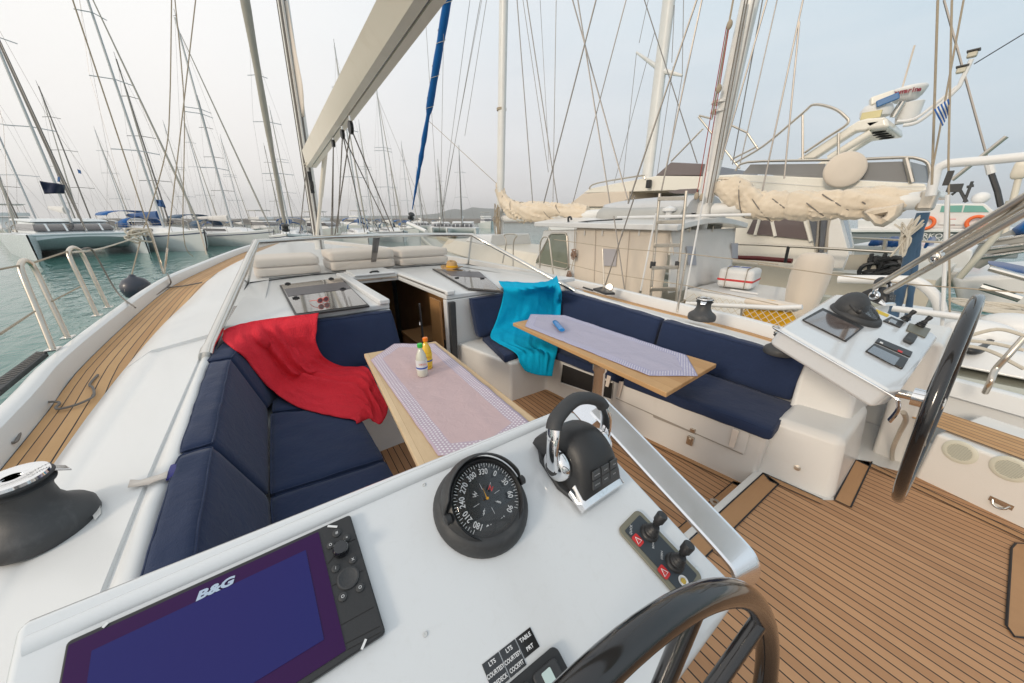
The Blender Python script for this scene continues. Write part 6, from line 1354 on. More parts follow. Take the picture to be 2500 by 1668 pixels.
# ketch stays and shrouds
for i, (a, b_, Y, r) in enumerate(((cC(195,0),cC(315,1555),-4.8,.010),(cC(240,0),cC(435,1320),-6.3,.008),(cC(270,0),cC(505,1555),-4.8,.010),(cC(372,0),cC(440,1250),-7.6,.007),(cC(495,0),cC(470,1555),-7.0,.009),(cC(800,0),cC(400,1555),-4.6,.011),
    (cC(620,0),cC(1045,1540),-4.8,.011),(cC(660,0),cC(905,1555),-4.7,.011),(cC(1030,0),cC(625,1545),-6.0,.010),(cC(1170,0),cC(1575,1250),-7.9,.011),(cC(1570,0),cC(1045,1560),-4.6,.012),(cC(1610,0),cC(1300,1460),-4.9,.011),
    (cD(320,0),cD(30,1020),-5.0,.010),(cD(292,0),cD(100,1050),-7,.009),(cD(385,0),cD(150,1040),-7,.009),(cD(550,0),cD(290,1220),-5.0,.009),(cD(527,140),cD(430,1140),-5.0,.009),
    (cB(1320,0),cB(1140,1360),-6.9,.008),(cB(1382,0),cB(1145,1330),-6.9,.009),(cB(1418,0),cB(1290,800),-6.9,.008),(cB(1390,0),cB(1160,1220),-7.5,.007),(cB(1060,130),cB(1140,1370),-7.5,.009),(cB(1165,200),cB(1145,1300),-6.0,.007),(cB(755,520),cB(1060,1260),-9.5,.012),
    (cE(1095,360-110),cE(860,960),-4.55,.010),(cE(935,400),cE(1020,975),-4.6,.010))):
    A_, B_ = at(a, Y=Y), at(b_, Y=Y); mb = MB(); mb.tube([A_, B_], r, 5); kp('stay', mb, M['wire'])
for a, b_, Y, r in ((cD(1410,0),cD(1372,1180),-5.6,.009),(cD(1575,0),cD(1380,1060),-5.6,.007),(cD(1500,0),cD(1478,1010),-5.2,.007),(cD(1478,1010),cQ(1250,640),-5.2,.007)):
    mb = MB(); mb.tube([at(a, Y=Y), at(b_, Y=Y)], r, 6); kp('backstay', mb, M['rope'])
mb = MB(); a, b_ = at(cO(1030,690), Y=-5.1), at(cQ(1175,900), Y=-5.1); mb.tube([a, b_], .014, 8); kp('white_stay_tube', mb, M['white'])
mb = MB(); c = at(cO(1040,530), Y=-5.2); mb.box(c, (.04,.04,.12)); kp('stay_tensioner', mb, M['blk'])
line_ = [at(cB(1080,715), Y=-6.3), at(cB(1475,1080), Y=-6.3)]; mb = MB(); mb.tube(line_, .009, 5); kp('guy_line', mb, M['rope'])
# blue covered staysail on the ketch's forestay
fb2 = at(cB(978,1250), Y=-6.2); f2 = at(cB(1188,0), Y=-6.2); dd = f2-fb2; print('blue stay', fb2, f2); kn = at(cB(1078,700), Y=-6.2)
n = 40; pts = [lerp(fb2+dd*.02, f2+dd*.2, i/(n-1)) for i in range(n)]
tk = (kn.z-pts[0].z)/(pts[-1].z-pts[0].z)
rs = [.7*(.03+.10*min(1, (i/n)/(tk*.6)))*(1+.10*math.sin(i*1.9)+.06*math.sin(i*4.7)) if i/n < tk-.02 else .125*(1+.05*math.sin(i*1.3)) for i in range(n)]
rs = [min(r, .07) if abs(i/n-tk) < .02 else r for i, r in enumerate(rs)]
mb = MB(); mb.tube(pts, rs, 12); kp('covered_staysail', mb, M['bluef'], smooth=70)
mb = MB(); mb.lathe([(.14,.0),(.15,.05),(.08,.08),(.08,.2),(.15,.23),(.1,.28)], fb2-dd.normalized()*.35, dd.normalized(), 16); kp('furling_drum', mb, M['blk'])
for k in range(7):
    t = tk+.04+k*.11; 
    if t > 1: break
    c = lerp(pts[0], pts[-1], t); u = dd.normalized(); s_ = V3((0,1,0)); v = u.cross(s_).normalized(); mb = MB(); mb.tube([c+s_*math.cos(a)*.135+v*math.sin(a)*.135+u*(.05*math.sin(a)+.4*a/6.28) for a in [6.28*q/24 for q in range(25)]], .008, 5); kp('lacing', mb, M['ropew'])
mb = MB(); a, b_ = at(cB(955,1315), Y=-6.2), at(cB(1065,1365), Y=-6.2); mb.tube([a, b_], .09, 12); kp('bowsprit', mb, M['hullw'])
# things on the ketch
t = thing('life_raft', 'white life raft canister with a red band on the ketch deck', 'life raft', at(cE(1900,950), z=dz))
q = [at(cE(*p), z=dz+.03) for p in ((1715,935),(1985,968))]; w_ = (q[1]-q[0]); L_ = w_.length; u = w_.normalized(); v = V3((u.y, -u.x, 0)); v = v if v.y < 0 else -v; print('raft', L_); 
mb = MB(); o_ = q[0]; z0 = dz+.03; bx = lambda n0, n1, e=0: [o_+u*(-e)+v*(-e)+V3((0,0,n0)), o_+u*(L_+e)-v*e+V3((0,0,n0)), o_+u*(L_+e)+v*(.55+e)+V3((0,0,n0)), o_+u*(-e)+v*(.55+e)+V3((0,0,n0)), o_+u*(-e)-v*e+V3((0,0,n1)), o_+u*(L_+e)-v*e+V3((0,0,n1)), o_+u*(L_+e)+v*(.55+e)+V3((0,0,n1)), o_+u*(-e)+v*(.55+e)+V3((0,0,n1))]
mb.cush(bx(0,.30), .05, .01, (12,10,8), .001); part_ = mb.build('canister', M['white'], t, smooth=80)
mb = MB(); mb.cush(bx(.10,.145,.006), .02, .0, (12,10,2), 0); mb.build('red_band', M['redm'], t)
for k in (.25, .8):
    mb = MB(); c = o_+u*L_*k; mb.tube([c-v*.015, c-v*.015+V3((0,0,.31)), c+v*.56+V3((0,0,.31)), c+v*.56], [(.004,.022)]*4, 8, flat=u.cross(v)); mb.build('strap', M['rope'], t)
for i, (x, y) in enumerate(((1740+60,820-10),(1850,835))):
    mb = MB(); c = o_+u*L_*(.3+.35*i)+v*.3+V3((0,0,.312)); mb.box(c, (.16,.12,.002), (u, v, V3((0,0,1)))); mb.build('blue_label', lb_, t)
t = thing('equipment_cover', 'tall off-white fabric cover standing on the ketch aft deck', 'cover', at(cF(360,1100), Y=-5.9))
qs = [at(cF(*p), Y=-5.9) for p in ((290,1120),(500,1040),(535,790),(470,765),(240,790),(215,850))]
c = sum(qs, V3())/6; mb = MB(); rows = []
for k, (t_, s_) in enumerate(((0,.75),(.12,.9),(.5,1.0),(.85,.97),(.97,.8),(1,.45))):
    zz = lerp(qs[0].z-.3, qs[3].z+.0, t_); wx = .21*s_*(1.05 if t_ > .4 else .72+.6*t_); rows.append([V3((c.x+wx*math.cos(a)*(1+.06*math.sin(3*a+k)), c.y+.20*s_*math.sin(a)*(1+.06*math.sin(5*a)), zz)) for a in [2*math.pi*j/24 for j in range(24)]])
mb.grid(rows, closeu=True, cap=True); mb.build('cover_cloth', M['canvas'], t, smooth=70, sub=1)
t = thing('rescue_buoy', 'big round yellow buoy behind the white net rail', 'lifebuoy', at(cF(60,1230), Y=-4.7))
c = at(cF(60,1255), Y=-4.72); mb = MB(); mb.lathe([(.0,-.06),(.20,-.07),(.27,-.04),(.285,.0),(.27,.04),(.20,.07),(.0,.06)], c, (0,1,0), 32); mb.build('foam_ring', M['yellow'], t, smooth=70)
mb = MB(); mb.cush([c+V3((x,y,z)) for z in (.20,.27) for x, y in ((-.26,-.10),(.26,-.10),(.26,.10),(-.26,.10))], .03, .01, (10,6,3)); mb.build('cover_flap', M['canvas'], t)
# aft deck clutter of the ketch at the right edge
def onk(q, z): return at(q, z=z)
AZ = .50
mb = MB(); mb.hexa([V3((-2.9,KY+1.0,.42)), V3((.9,KY+1.25,.42)), V3((.9,KY-1.2,.42)), V3((-2.9,KY-1.0,.42)), V3((-2.7,KY+.8,.62)), V3((.7,KY+1.0,.60)), V3((.7,KY-1.0,.60)), V3((-2.7,KY-.8,.62))]); kp('aft_coaming', mb, M['hullw'], bevel=.05, seg=3)
t = thing('coiled_rope', 'big white rope coil on the ketch deck beside the black wheel', 'rope', at(cQ(1720,620), z=.66))
mb = MB(); c = at(cQ(1730,615), z=.66)
for k in range(9):
    r = .16+.03*k; mb.tube([c+V3((math.cos(a)*r*(1+.06*math.sin(3*a+k)), math.sin(a)*r*.9, .012*k*.4+.02*math.sin(2*a+k))) for a in [2*math.pi*j/32 for j in range(32)]], .016, 6, closed=True)
mb.build('rope_strand', M['ropew'], t, smooth=60)
for i, (q, lab) in enumerate((((1535,840), 'white rounded fender behind the starboard wheel, near its rim'), ((1880,770), 'white rounded fender at the right edge of the photo'))):
    t = thing('white_fender', lab, 'fender', at(cQ(*q), z=.55)); c = at(cQ(*q), z=.62); mb = MB(); mb.ell(c, (.26,.17,.14), n=20); mb.build('fender_body', M['white'], t, smooth=80)
    mb = MB(); mb.ell(c+V3((-.27,0,0)), (.05,.05,.05)); mb.build('fender_eye', M['blk'], t)
t = thing('black_hose', 'black hose looping between the white fenders', 'hose', at(cQ(1660,920), z=.6))
mb = MB(); mb.tube(smoothpath([at(cQ(*q), z=.58) for q in ((1360,980),(1480,1010),(1600,960),(1660,880),(1740,790),(1860,760),(1960,800))], 5), .035, 8); mb.tube(smoothpath([at(cQ(*q), z=.57) for q in ((1380,900),(1560,880),(1640,930),(1800,900),(1960,880))], 5), .025, 8); mb.build('hose', M['blk'], t, smooth=60)
for i, pts in enumerate((((1370,905),(1640,930),(1960,1000)), ((1350,950),(1560,985),(1730,1050),(1830,1110),(1960,1180)), ((1380,880),(1700,800),(1960,860)))):
    mb = MB(); mb.tube(smoothpath([at(cQ(*q), Y=-4.35) for q in pts], 5), .013, 6); kp('mooring_line', mb, M['ropew'])
# inflatable dinghy upside down on the roof
t = thing('inflatable_dinghy', 'grey inflatable dinghy stowed upside down on the ketch cabin roof', 'dinghy', at(cE(1250,300), Y=-6.6))
DY = -6.5; a, b_ = at(cE(905,330), Y=DY), at(cE(1560,300), Y=DY); zc = kz+.16; dl = V3((a.x, DY, zc+.12)); dr = V3((b_.x-.2, DY, zc+.10)); print('dinghy', a, b_, zc)
wd2 = .62; mb = MB(); path = smoothpath([V3((dr.x,DY+wd2,zc)), V3((lerp(dr,dl,.5).x,DY+wd2,zc)), V3((lerp(dr,dl,.8).x,DY+wd2*.85,zc+.02)), V3((dl.x,DY,zc+.05)), V3((lerp(dr,dl,.8).x,DY-wd2*.85,zc+.02)), V3((lerp(dr,dl,.5).x,DY-wd2,zc)), V3((dr.x,DY-wd2,zc))], 8)
mb.tube(path, .2, 16); mb.build('buoyancy_tube', mat('dinghy grey', (.42,.42,.40), .5), t, smooth=70)
mb = MB(); rows = []
for i in range(15):
    u = i/14; x = lerp(dr.x, dl.x+.15, u); w = wd2*(1 if u < .6 else max(.08, 1-((u-.6)/.4)**2)); h = .30*(1-.35*u**3) ; rows.append([V3((x, DY+w*math.cos(a_), zc+.10+h*math.sin(a_)**.7)) for a_ in [math.pi*j/12 for j in range(13)]])
mb.grid(rows, cap=True); mb.build('hull_bottom', mat('dinghy bottom', (.55,.56,.57), .4), t, smooth=60)
mb = MB(); c = V3((lerp(dr,dl,.42).x, DY+wd2+.172, zc+.0)); mb.text('HIGHFIELD', .12, c, (1,0,0), (0,0,-1), .004); mb.build('lettering', mat('dark print', (.14,.14,.14), .6), t, smooth=0)
# ================= MOTOR YACHT, PILOT BOAT AND OTHERS TO STARBOARD =================
MY = -9.6
MT = thing('motor_yacht', 'cream flybridge motor yacht with tinted windows and a slanted radar arch', 'motor yacht', (3, -11.5, WZ))
def mp(name, mb, m, parent=None, **k): return mb.build(name, m, parent or MT, **k)
M['myc'] = mat('yacht cream', (.80,.77,.69), .25, var=.03, vs=.8, coat=.3); M['mytint'] = mat('yacht tinted glass', (.16,.13,.13), .12, var=.1, vs=1, coat=.8)
M['myg'] = mat('grey tinted screen', (.22,.22,.22), .15, var=.1, vs=1, coat=.6)
def slabp(name, pts, m, y=MY, dep=3.6, par=None, bev=.05, **k):
    mb = MB(); mb.prism([at(p, Y=y) for p in pts], (0,-dep,0)); return mp(name, mb, m, par, bevel=bev, seg=3, **k)
# flybridge side band
fl_ = slabp('flybridge', [cE(700,225),cE(750,190),cE(950,150),cE(1170,112),cE(1260,92),cE(1600,95),cD(130,1112),cD(690,1135),cD(940,1152),cD(1330,1172),cD(1345,1225),cD(1320,1240),cD(700,1245),cD(250,1243),cE(1680,200),cE(1350,205),cE(1050,215)], M['myc'])
# swoosh recess line
mb = MB(); mb.prism([at(p, Y=MY+.01) for p in (cD(150,1150),cD(700,1190),cD(1330,1188),cD(1330,1192),cD(700,1194),cD(150,1155))], (0,.004,0)); mp('moulding_line', mb, M['gelc'], fl_)
slabp('windscreen', [cC(1255,1345),cC(1372,1242),cC(1640,1255),cC(1640,1345)], M['mytint'], dep=3.2, par=fl_, bev=.02)
slabp('side_screen', [cD(165,1108),cD(215,1050),cD(690,1045),cD(690,1132)], M['myg'], y=MY-.05, dep=.05, par=fl_, bev=0)
slabp('side_screen', [cD(700,1132),cD(700,1045),cD(1200,1030),cD(1235,1165),cD(930,1150)], M['myg'], y=MY-.05, dep=.05, par=fl_, bev=0)
slabp('side_screen', [cD(1232,1165),cD(1225,1030),cD(1350,1062),cD(1355,1168)], mat('bluish screen', (.25,.30,.36), .15, coat=.6), y=MY-.05, dep=.05, par=fl_, bev=0)
slabp('seat_back', [cD(350,1125),cD(370,1070),cD(650,1060),cD(680,1130)], M['gelc'], y=MY-.8, dep=1.5, par=fl_)
for pts, r in (([cD(120,1090),cD(200,1035),cD(700,1022),cD(945,1015),cD(1200,1005),cD(1290,1015),cD(1350,1050),cD(1365,1160)], .025), ([cD(1205,1010),cD(1245,1165)], .04)):
    mb = MB(); mb.tube(smoothpath([at(p, Y=MY+.02) for p in pts], 4), r, 8); mp('screen_rail', mb, M['steelb'], fl_)
# brow and covered windscreen forward
slabp('windscreen_cover', [cE(605,300),cE(700,228),cE(1052,210),cE(1052,270),cE(900,330),cE(620,330)], M['canvas'], y=MY+.02, dep=3.4, bev=.03)
slabp('dark_window', [cE(1348,215),cE(1440,196),cE(1570,190),cE(1570,230),cE(1400,228)], M['mytint'], y=MY+.03, dep=.1, bev=0)
mb = MB(); mb.tube(smoothpath([at(p, Y=MY+.05) for p in (cE(748,192),cE(775,160),cE(900,130),cE(1140,92),cE(1165,95),cE(1175,115))], 4), .025, 8); mp('brow_rail', mb, M['steelb'])
mb = MB(); c = at(cE(1203,155), Y=MY+.1); mb.box(c, (.12,.12,.22)); mp('side_light', mb, M['blk'], bevel=.02)
# main deck cabin
slabp('main_cabin', [cE(700,330),cE(1400,330),cD(180,1240),cD(560,1240),cF(350,505),cF(402,770),cF(402,860),cF(0,860),cE(900,700),cE(700,560)], M['myc'], y=MY-.1, dep=3.3, bev=.03)
for pts in ([cD(190,1490),cD(240,1385),cD(262,1385),cD(232,1495)], [cD(243,1497),cD(278,1385),cD(340,1385),cD(368,1505)], [cD(372,1508),cD(350,1390),cD(560,1390),cD(586,1530)]):
    slabp('cabin_window', pts, M['mytint'], y=MY-.04, dep=.05, bev=0)
for pts in ([cD(243,1500),cD(275,1385)], [cD(345,1385),cD(372,1508)], [cD(556,1388),cD(600,1540)]):
    mb = MB(); mb.tube([at(p, Y=MY-.02) for p in pts], .035, 6); mp('window_mullion', mb, M['myc'])
slabp('saloon_door_glass', [cF(355,520),cF(500,510),cF(500,600),cF(470,760),cF(410,770)], mat('door glass grey', (.12,.13,.15), .12, coat=.8), y=MY-.03, dep=.05, bev=0)
for x0, x1 in ((427,412),(500,470)):
    mb = MB(); mb.tube([at(cF(x0,515), Y=MY), at(cF(x1,760), Y=MY)], .03, 6); mp('window_mullion', mb, M['steelb'])
slabp('side_wing', [cF(515,500),cF(560,492),cF(635,765),cF(590,870),cF(480,870),cF(490,600)], M['gelc'], y=MY+.02, dep=.25, bev=.02)
a_, b_ = at(cF(352,515), Y=MY-.2), at(cF(400,765), Y=MY-.2); mb = MB(); mb.prism([a_+V3((-.02,0,0)), b_+V3((-.02,0,0)), b_+V3((-.02,-2.9,0)), a_+V3((-.02,-2.9,0))], (-.03,0,0)); mp('saloon_door_glass', mb, mat('aft door glass', (.10,.11,.12), .12, coat=.8))
# hull and side deck
mb = MB(); hp0 = at(cF(0,845), Y=MY+.25); hp1 = at(cF(900,905), Y=MY+.25); zh = hp0.z; print('my hull', hp0, hp1, at(cE(700,500), Y=MY))
xa, xb = at(cF(1250,930), Y=MY+.25).x, at(cE(650,420), Y=MY).x+3.5
hl = smoothpath([(xa,2.0,zh),(xa+3,2.2,zh),(xa+7,2.2,zh+.15),(xb-2,1.6,zh+.5),(xb,.1,zh+.8)], 5)
for sg in (1, -1):
    top = [V3((p.x, MY-1.9+sg*p.y, p.z)) for p in hl]; mb.grid([[V3((p.x, MY-1.9+(p.y-MY+1.9)*.8, WZ-.2)) for p in top], [V3((p.x, MY-1.9+(p.y-MY+1.9)*.97, p.z-.5)) for p in top], top, [V3((p.x, MY-1.9, p.z)) for p in top]])
mb.face([V3((xa,MY-1.9+2,zh)), V3((xa,MY-3.9,zh)), V3((xa,MY-3.5,WZ)), V3((xa,MY-.3,WZ))]); mp('hull', mb, M['hullc'], smooth=50)
mb = MB(); mb.tube([at(cF(-300,790), Y=MY+.3), at(cF(0,800), Y=MY+.3), at(cF(240,820), Y=MY+.3)], .05, 8); mp('red_stripe', mb, mat('maroon stripe', (.15,.02,.02), .5))
mb = MB(); mb.tube([at(cF(-700,690), Y=MY+.5), at(cF(0,705), Y=MY+.5), at(cF(620,740), Y=MY+.5), at(cF(960,760), Y=MY+.5)], .025, 8); mp('guard_rail', mb, M['steelb'])
for q in ((795,770,770,885),(890,770,840,890),(215,715,190,830)):
    mb = MB(); mb.tube([at(cF(q[0],q[1]), Y=MY+.5), at(cF(q[2],q[3]), Y=MY+.4)], .03, 6); mp('rail_post', mb, M['charc'])
mb = MB(); c = at(cF(905,865), Y=MY+.4); rg = random.Random(2)
for k in range(9): mb.tube(smoothpath([c+V3((rg.uniform(-.3,.3),rg.uniform(-.1,.1),rg.uniform(-.2,.2))) for _ in range(6)], 4, True), .035, 6, closed=True)
mp('black_rope_coil', mb, M['blk'])
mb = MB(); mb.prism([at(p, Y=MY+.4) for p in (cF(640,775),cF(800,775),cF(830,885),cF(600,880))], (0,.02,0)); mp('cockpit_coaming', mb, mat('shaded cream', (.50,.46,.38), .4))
# radar arch: two raked legs and a crosspiece
leg = [cD(500,1022),cD(560,985),(cD(900,770)),(cD(960,755)),(cD(1085,745)),(cD(1060,775)),(cD(950,832)),(cD(880,840)),(cD(620,1012))]
mb = MB(); mb.prism([at(p, Y=MY-.2) for p in leg], (0,-.22,0)); AR = mp('radar_arch', mb, M['myc'], bevel=.04, seg=3)
mb = MB(); A_, B_, = at(cD(985,845), Y=MY-.3), at(cD(715,1012), Y=MY-.3); mb.tube([A_, B_], .07, 10); mp('arch_brace', mb, M['myc'], AR)
off_ = V3((-.0,-2.4,0)); t1_, t2_ = at(cD(900,770), Y=MY-.2), at(cD(1085,745), Y=MY-.2); t3_ = at(cD(1060,800), Y=MY-.2); t4_ = at(cD(960,832), Y=MY-.2)
mb = MB(); mb.prism([t1_, t2_, t3_+V3((-.1,0,-.05)), t4_], (0,-1.5,0)); mp('arch_top', mb, M['myc'], AR, bevel=.06, seg=3)
mb = MB(); mb.prism([at(p, Y=MY-.2)+V3((0,-1.3,0)) for p in leg], (0,-.22,0)); mp('arch_leg', mb, M['myc'], AR, bevel=.04)
for k in range(4):
    mb = MB(); c = lerp(t3_, t4_, .5)+V3((0,-.3-.28*k,-.04)); mb.ell(c, (.12,.04,.02)); mp('arch_slot', mb, M['dark'], AR)
def gp(p, y): return at(p, Y=y)
rc = gp(cD(1215,600), MY-1.1); mb = MB(); mb.lathe([(.0,-.12),(.15,-.12),(.21,-.06),(.255,.04),(.26,.07),(.24,.10),(.15,.12),(.0,.125)], rc, (.08,.05,1), 32); RD = mp('radar_dome', mb, M['white'], AR, smooth=50)
dv = (CAM-rc); dv.z = 0; dv.normalize(); sv = V3((dv.y, -dv.x, 0)); sv = sv if sv.dot(ray(1700,700)-ray(1600,700)) > 0 else -sv
mb = MB()
for i, ch in enumerate('Raymarine'):
    a = (i-4)*.165-.1; n_ = (dv*math.cos(a)+sv*math.sin(a)); mb.text(ch, .105, rc+n_*.262+V3((0,0,.0))+V3((0,0,.0)), (sv*math.cos(a)-dv*math.sin(a)), (0,0,1), .01, bold=.004)
mp('lettering', mb, mat('maroon print', (.25,.02,.04), .5), AR, smooth=0)
mb = MB(); c = gp(cD(1222,715), MY-1.1); mb.lathe([(.15,-.18),(.19,.14),(.18,.15),(.0,.15)], c, (.08,.05,1), 28); mp('satellite_housing', mb, M['white'], AR)
mb = MB(); mb.tube([gp(cD(1125,750), MY-.9), gp(cD(1185,650), MY-.9)], .06, 10); mp('radar_post', mb, M['steel'], AR)
mb = MB(); c = gp(cD(1050,630), MY-.7); mb.box(c, (.32,.2,.15), (V3((.9,.3,-.25)).normalized(), V3((-.3,.9,0)).normalized(), V3((.25,0,.97)).normalized())); mp('radar_scanner', mb, M['myc'], AR, bevel=.03)
mb = MB(); c = gp(cD(1090,638), MY-.55); mb.box(c, (.30,.05,.12), (V3((.9,.3,-.35)).normalized(), V3((-.3,.9,0)).normalized(), V3((.35,0,.93)).normalized())); mp('scanner_face', mb, mat('scanner blue', (.05,.16,.36), .4), AR, bevel=.02)
mb = MB(); c = gp(cD(1020,705), MY-.8); mb.lathe([(.0,-.12),(.22,-.11),(.24,.0),(.2,.08),(.1,.12),(.08,.2),(.0,.2)], c, n=28); mp('scanner_base', mb, M['white'], AR, smooth=60)
mb = MB(); c = gp(cD(985,735), MY-.5); mb.box(c, (.28,.05,.12)); mp('horn_lamp', mb, mat('pale yellow', (.62,.55,.30), .5), AR)
mb = MB(); mb.tube([gp(cD(1185,555), MY-1), gp(cD(1262,290), MY-1)], .014, 6); mp('whip_aerial', mb, M['canvas'], AR)
mb = MB(); mb.tube(smoothpath([gp(q, MY-.4) for q in (cD(1190,800),cD(1280,780),cD(1400,690),cD(1530,570),cD(1560,520),cD(1625,380))], 4), .03, 8); mb.tube(smoothpath([gp(q, MY-.4) for q in (cD(1150,775),cD(1260,760),cD(1400,660),cD(1535,550))], 4), .025, 8); mp('lamp_arm', mb, M['white'], AR)
for q in ((1630,350),(1560,450)):
    mb = MB(); c = gp(cD(*q), MY-.4); mb.box(c, (.11,.09,.08)); l_ = mp('deck_floodlight', mb, mat('lamp body', (.55,.52,.42), .4), AR, bevel=.02); mb = MB(); mb.box(c+V3((0,0,.055)), (.14,.12,.02)); mp('lamp_visor', mb, M['blk'], AR)
mb = MB(); mb.tube([gp(cD(1640,410), MY-.4), gp(cD(1960,215), MY-.4)], .008, 4); mp('aerial_wire', mb, M['blk'], AR)
mb = MB(); pt_ = [cD(115,1040),cD(300,930),cD(545,725),cD(620,668),cD(740,690),cD(815,740),cD(833,790),cD(700,880),cD(560,975)]; mb.tube(smoothpath([gp(q, MY-.1) for q in pt_], 4), .025, 8); mp('bimini_hoop', mb, M['steelb'])
for a, b_ in ((cD(548,735),cD(548,1020)), (cD(776,850),cD(776,1000)), (cC(1585,895),cC(1900,1290)), (cC(1590,885),cC(1690,910)), (cC(1815,950),cC(1955,1015)), (cC(1955,1015),cC(2038,1140)), (cC(1620,985),cC(1375,1235)), (cC(1830,1225),cC(2038,1120))):
    mb = MB(); mb.tube([gp(a, MY-.1), gp(b_, MY-.1)], .022, 8); mp('bimini_tube', mb, M['steelb'])
t = thing('round_cover', 'round cream fabric cover hanging on the motor yacht flybridge screen', 'cover', gp(cD(815,1085), MY+.15))
c = gp(cD(815,1085), MY+.16); mb = MB(); mb.lathe([(.0,-.05),(.27,-.06),(.315,-.03),(.32,.02),(.29,.05),(.15,.065),(.0,.07)], c, (-.5,1,.12), 40); mb.build('cover_cloth', M['canvas'], t, smooth=60)
t = thing('striped_flag', 'small blue and white striped flag on the backstay', 'flag', gp(cD(1440,760), -5.2))
fq = [gp(cD(*q), -5.2) for q in ((1385,700),(1480,630),(1490,700),(1440,805))]
for k in range(9):
    mb = MB(); rows = []
    for u in range(9):
        e = u/8; r = [bil(fq, (k+v)/9, e)+V3((0,.03*math.sin(e*6),0)) for v in (0,1)]; rows.append(r)
    mb.grid(rows); mb.build('stripe', mat('flag blue', (.02,.12,.42), .8) if k % 2 == 0 else M['white'], t, smooth=80, solid=.003)
# mast of the sailboat behind the motor yacht
t = thing('sailboat_mast', 'tall white mast with angled spreaders rising behind the motor yacht brow', 'mast', gp(cC(1195,1370), -14))
mb = MB(); a, b_ = gp(cC(1190,1375), -14), gp(cC(1358,0), -14); dd = b_-a; mb.tube([a-dd*.35, b_+dd*.4], [(.24,.17)]*2, 18, flat=(1,0,0)); mb.build('mast_tube', M['mastw'], t)
for q in ((cC(1290,530),cC(1110,402)),(cC(1320,545),cC(1460,580))):
    mb = MB(); mb.tube([gp(q[0], -14), gp(q[1], -14)], [.10,.04], 8); mb.build('spreader', M['mastw'], t)
for a, b_ in ((cC(1110,400),cC(1005,1400)),(cC(1130,330),cC(1200,0)),(cC(1460,580),cC(1350,1250)),(cC(1460,580),cC(1470,0)),(cC(1390,510),cC(1250,1460)),(cC(1250,240),cC(940,1400)),(cC(1400,40),cC(1380,480))):
    mb = MB(); mb.tube([gp(a, -14), gp(b_, -14)], .014, 4); mb.build('stay', M['wire'], t)
# pilot boat
PY = -26
t = thing('pilot_boat', 'white and grey pilot boat with orange lifebuoys and green windows', 'motor boat', gp(cD(1500,1560), PY)); PT = t
def pp_(name, pts, m, y=PY, dep=4, par=None, bev=.05): mb = MB(); mb.prism([gp(p, y) for p in pts], (0,-dep,0)); return mb.build(name, m, par or PT, bevel=bev)
pp_('hull', [cO(30,1040),cO(1760,1060),cO(1700,1300),cO(80,1300)], mat('pilot grey', (.20,.235,.25), .5), dep=5)
pp_('hull_rail', [cO(30,1015),cO(1000,1010),cO(1760,1020),cO(1760,1050),cO(40,1050)], M['hullw'], y=PY+.2, dep=5.3)
pp_('wheelhouse', [cO(840,1010),cO(870,775),cO(1390,770),cO(1520,880),cO(1560,1010)], M['hullw'], dep=3.4)
pp_('deckhouse', [cO(170,1015),cO(170,925),cO(860,910),cO(860,1015)], M['hullw'], dep=3)
for q in (((960,855),(975,795),(1180,790),(1165,855)), ((1180,855),(1200,790),(1370,795),(1430,855))): pp_('window', [cO(*p) for p in q], mat('green glass', (.18,.42,.36), .2, coat=.5), y=PY+.03, dep=.05, bev=0)
pp_('red_panel', [cO(1028,920),cO(1112,920),cO(1102,980),cO(1030,975)], M['redm'], y=PY+.05, dep=.06, bev=0)
mb = MB(); mb.box(gp(cO(1068,950), PY+.08), (.7,.02,.22)); mb.build('white_mark', M['white'], PT)
for i, (q, lab) in enumerate((((825,960), 'orange lifebuoy at the aft end of the pilot boat cabin'), ((1305,955), 'orange lifebuoy on the forward end of the pilot boat cabin'))):
    tt = thing('lifebuoy', lab, 'lifebuoy', gp(cO(*q), PY+.2)); c = gp(cO(*q), PY+.25); mb = MB(); mb.tube([c+V3((math.cos(a)*.25,0,math.sin(a)*.25)) for a in [2*math.pi*k/32 for k in range(32)]], .07, 10, closed=True); mb.build('ring', M['orange'], tt, smooth=70)
mb = MB(); mb.text('NERKO-ZOM', .3, gp(cO(950,1085), PY+.12), (-1,0,0) if (gp(cO(1000,1085),PY)-gp(cO(900,1085),PY)).x < 0 else (1,0,0), (0,0,1), .03); mb.text('HERAKLION BOAT', .22, gp(cO(760,1120), PY+.12), (-1,0,0), (0,0,1), .03); mb.build('lettering', M['white'], PT, smooth=0)
mb = MB(); mb.ell(gp(cO(1350,720), PY-1), (.28,.28,.25)); mb.tube([gp(cO(1350,770), PY-1), gp(cO(1350,740), PY-1)], .1); mb.build('radome', M['white'], PT, smooth=80)
mb = MB(); mb.tube([gp(cO(1190,760), PY-1), gp(cO(1270,560), PY-1)], .05, 6); mb.tube([gp(cO(1215,615), PY-1), gp(cO(1285,600), PY-1)], .06, 6); mb.build('aerial', M['charc'], PT)
mb = MB(); mb.box(gp(cO(1100,625), PY-1), (.45,.3,.35)); mb.tube([gp(cO(1070,690), PY-1), gp(cO(1150,640), PY-1), gp(cO(1215,760), PY-1)], .06, 6); mb.build('searchlight', M['charc'], PT)
